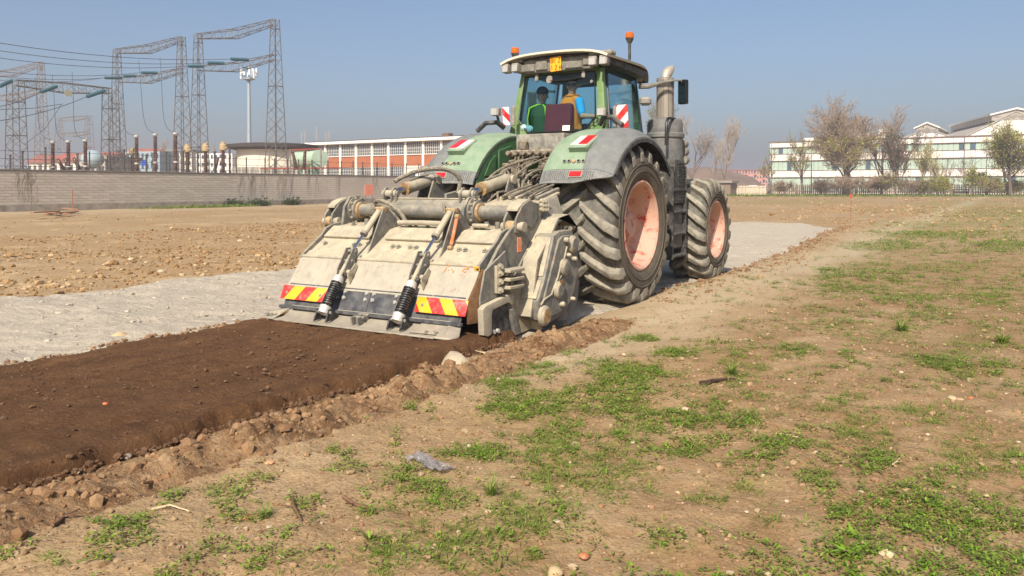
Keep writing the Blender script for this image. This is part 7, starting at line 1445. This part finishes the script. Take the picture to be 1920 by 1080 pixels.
stick('stick', [(545, 945), (555, 970), (565, 992)], .010, M_STICK, 'short brown stick standing in the tuft near the tile fragment')
stick('stalk', [(285, 970), (320, 965), (355, 978)], .006, M_PALEW, 'pale bent stalk on bare soil at lower left', 'stalk')
stick('stalk', [(1455, 815), (1475, 817), (1497, 820)], .005, M_PALEW, 'pale straw stalk lying on bare soil right of centre', 'stalk')
stick('stalk', [(1675, 875), (1682, 866), (1690, 858)], .005, M_PALEW, 'pale stalk leaning out of the right weed patch', 'stalk')
stick('stick', [(890, 655), (915, 668), (930, 676)], .014, M_PALEW, 'pale stick leaning beside the pale angular rock')
stick('root', [(265, 912), (295, 915), (325, 903), (333, 888), (328, 878)], .022, paint('root_bark', srgb(140, 104, 72), .9, var=.25, scale=18), 'curled brown root lying on the clod bank', 'root', .02)
stick('stick', [(100, 1008), (125, 985), (165, 965)], .010, M_STICK, 'long thin twig lying at lower left')
def plastic():
    t = NT('clear_plastic'); tr = t.n.new('ShaderNodeBsdfTransparent'); tr.inputs[0].default_value = (.86, .86, .88, 1)
    t.set('Base Color', srgb(168, 162, 162)); t.set('Roughness', .12); t.b.inputs['Specular IOR Level'].default_value = .9
    m = t.n.new('ShaderNodeMixShader'); m.inputs[0].default_value = .34; t.l.new(tr.outputs[0], m.inputs[1]); t.l.new(t.b.outputs[0], m.inputs[2]); t.l.new(m.outputs[0], t.out.inputs[0])
    p = atz(805, 873); n = 22; xs_ = np.linspace(-.17, .17, n); ys_ = np.linspace(-.055, .055, 12); X, Y = np.meshgrid(xs_, ys_)
    Y = Y * (1 + .5 * vnoise(X * 12, X * 0, 70)); Z = .03 + .045 * np.abs(vnoise(X * 22, Y * 26, 71)) + .03 * vnoise(X * 9, Y * 14, 72) + .02 * vnoise(X * 60, Y * 60, 73)
    th = R(-12) ; co = np.stack([X * np.cos(th) - Y * np.sin(th), X * np.sin(th) + Y * np.cos(th), Z], -1).reshape(-1, 3)
    i = np.arange(n - 1)[None, :] + (np.arange(11) * n)[:, None]; f = np.stack([i, i + 1, i + n + 1, i + n], -1).reshape(-1, 4)
    me = raw_mesh('plastic_sheet', co, f, smooth=False); me.materials.append(t.mat); o = link('plastic_sheet', me); o.location = (p.x, p.y, gzf(p.x, p.y)); o.rotation_euler = (0, 0, R(-5))
    s = o.modifiers.new('thick', 'SOLIDIFY'); s.thickness = .002
    tag(o, 'crumpled clear plastic wrapper lying in the foreground weeds', 'plastic')
plastic()
# ------------------------------------------------------------------ spring haze
hz = MB().bx(-1500, 1500, -500, 3300, -1.5, 40).build('haze', M_GALV, smooth=False)
hm = bpy.data.materials.new('haze_air'); hm.use_nodes = True; hn = hm.node_tree.nodes; hn.remove(hn['Principled BSDF'])
pv = hn.new('ShaderNodeVolumePrincipled'); pv.inputs['Color'].default_value = (.90, .87, .93, 1); pv.inputs['Density'].default_value = .0013; pv.inputs['Anisotropy'].default_value = .2; pv.inputs['Density Attribute'].default_value = ''; pv.inputs['Color Attribute'].default_value = ''; pv.inputs['Temperature Attribute'].default_value = ''
try: hm.cycles.homogeneous_volume = True
except Exception: pass
hm.node_tree.links.new(pv.outputs[0], hn['Material Output'].inputs['Volume'])
hz.data.materials.clear(); hz.data.materials.append(hm); hz['kind'] = 'stuff'; hz['label'] = 'thin pale spring haze over the whole field'; hz['category'] = 'haze'

# keep every thing to three levels: thing > part > sub-part
def _depth(o):
    d = 0
    while o.parent: o = o.parent; d += 1
    return d
for o in list(SC.objects):
    while _depth(o) > 2:
        w_ = wmat(o); o.parent = o.parent.parent; o.matrix_parent_inverse = wmat(o.parent).inverted(); o.matrix_basis = w_
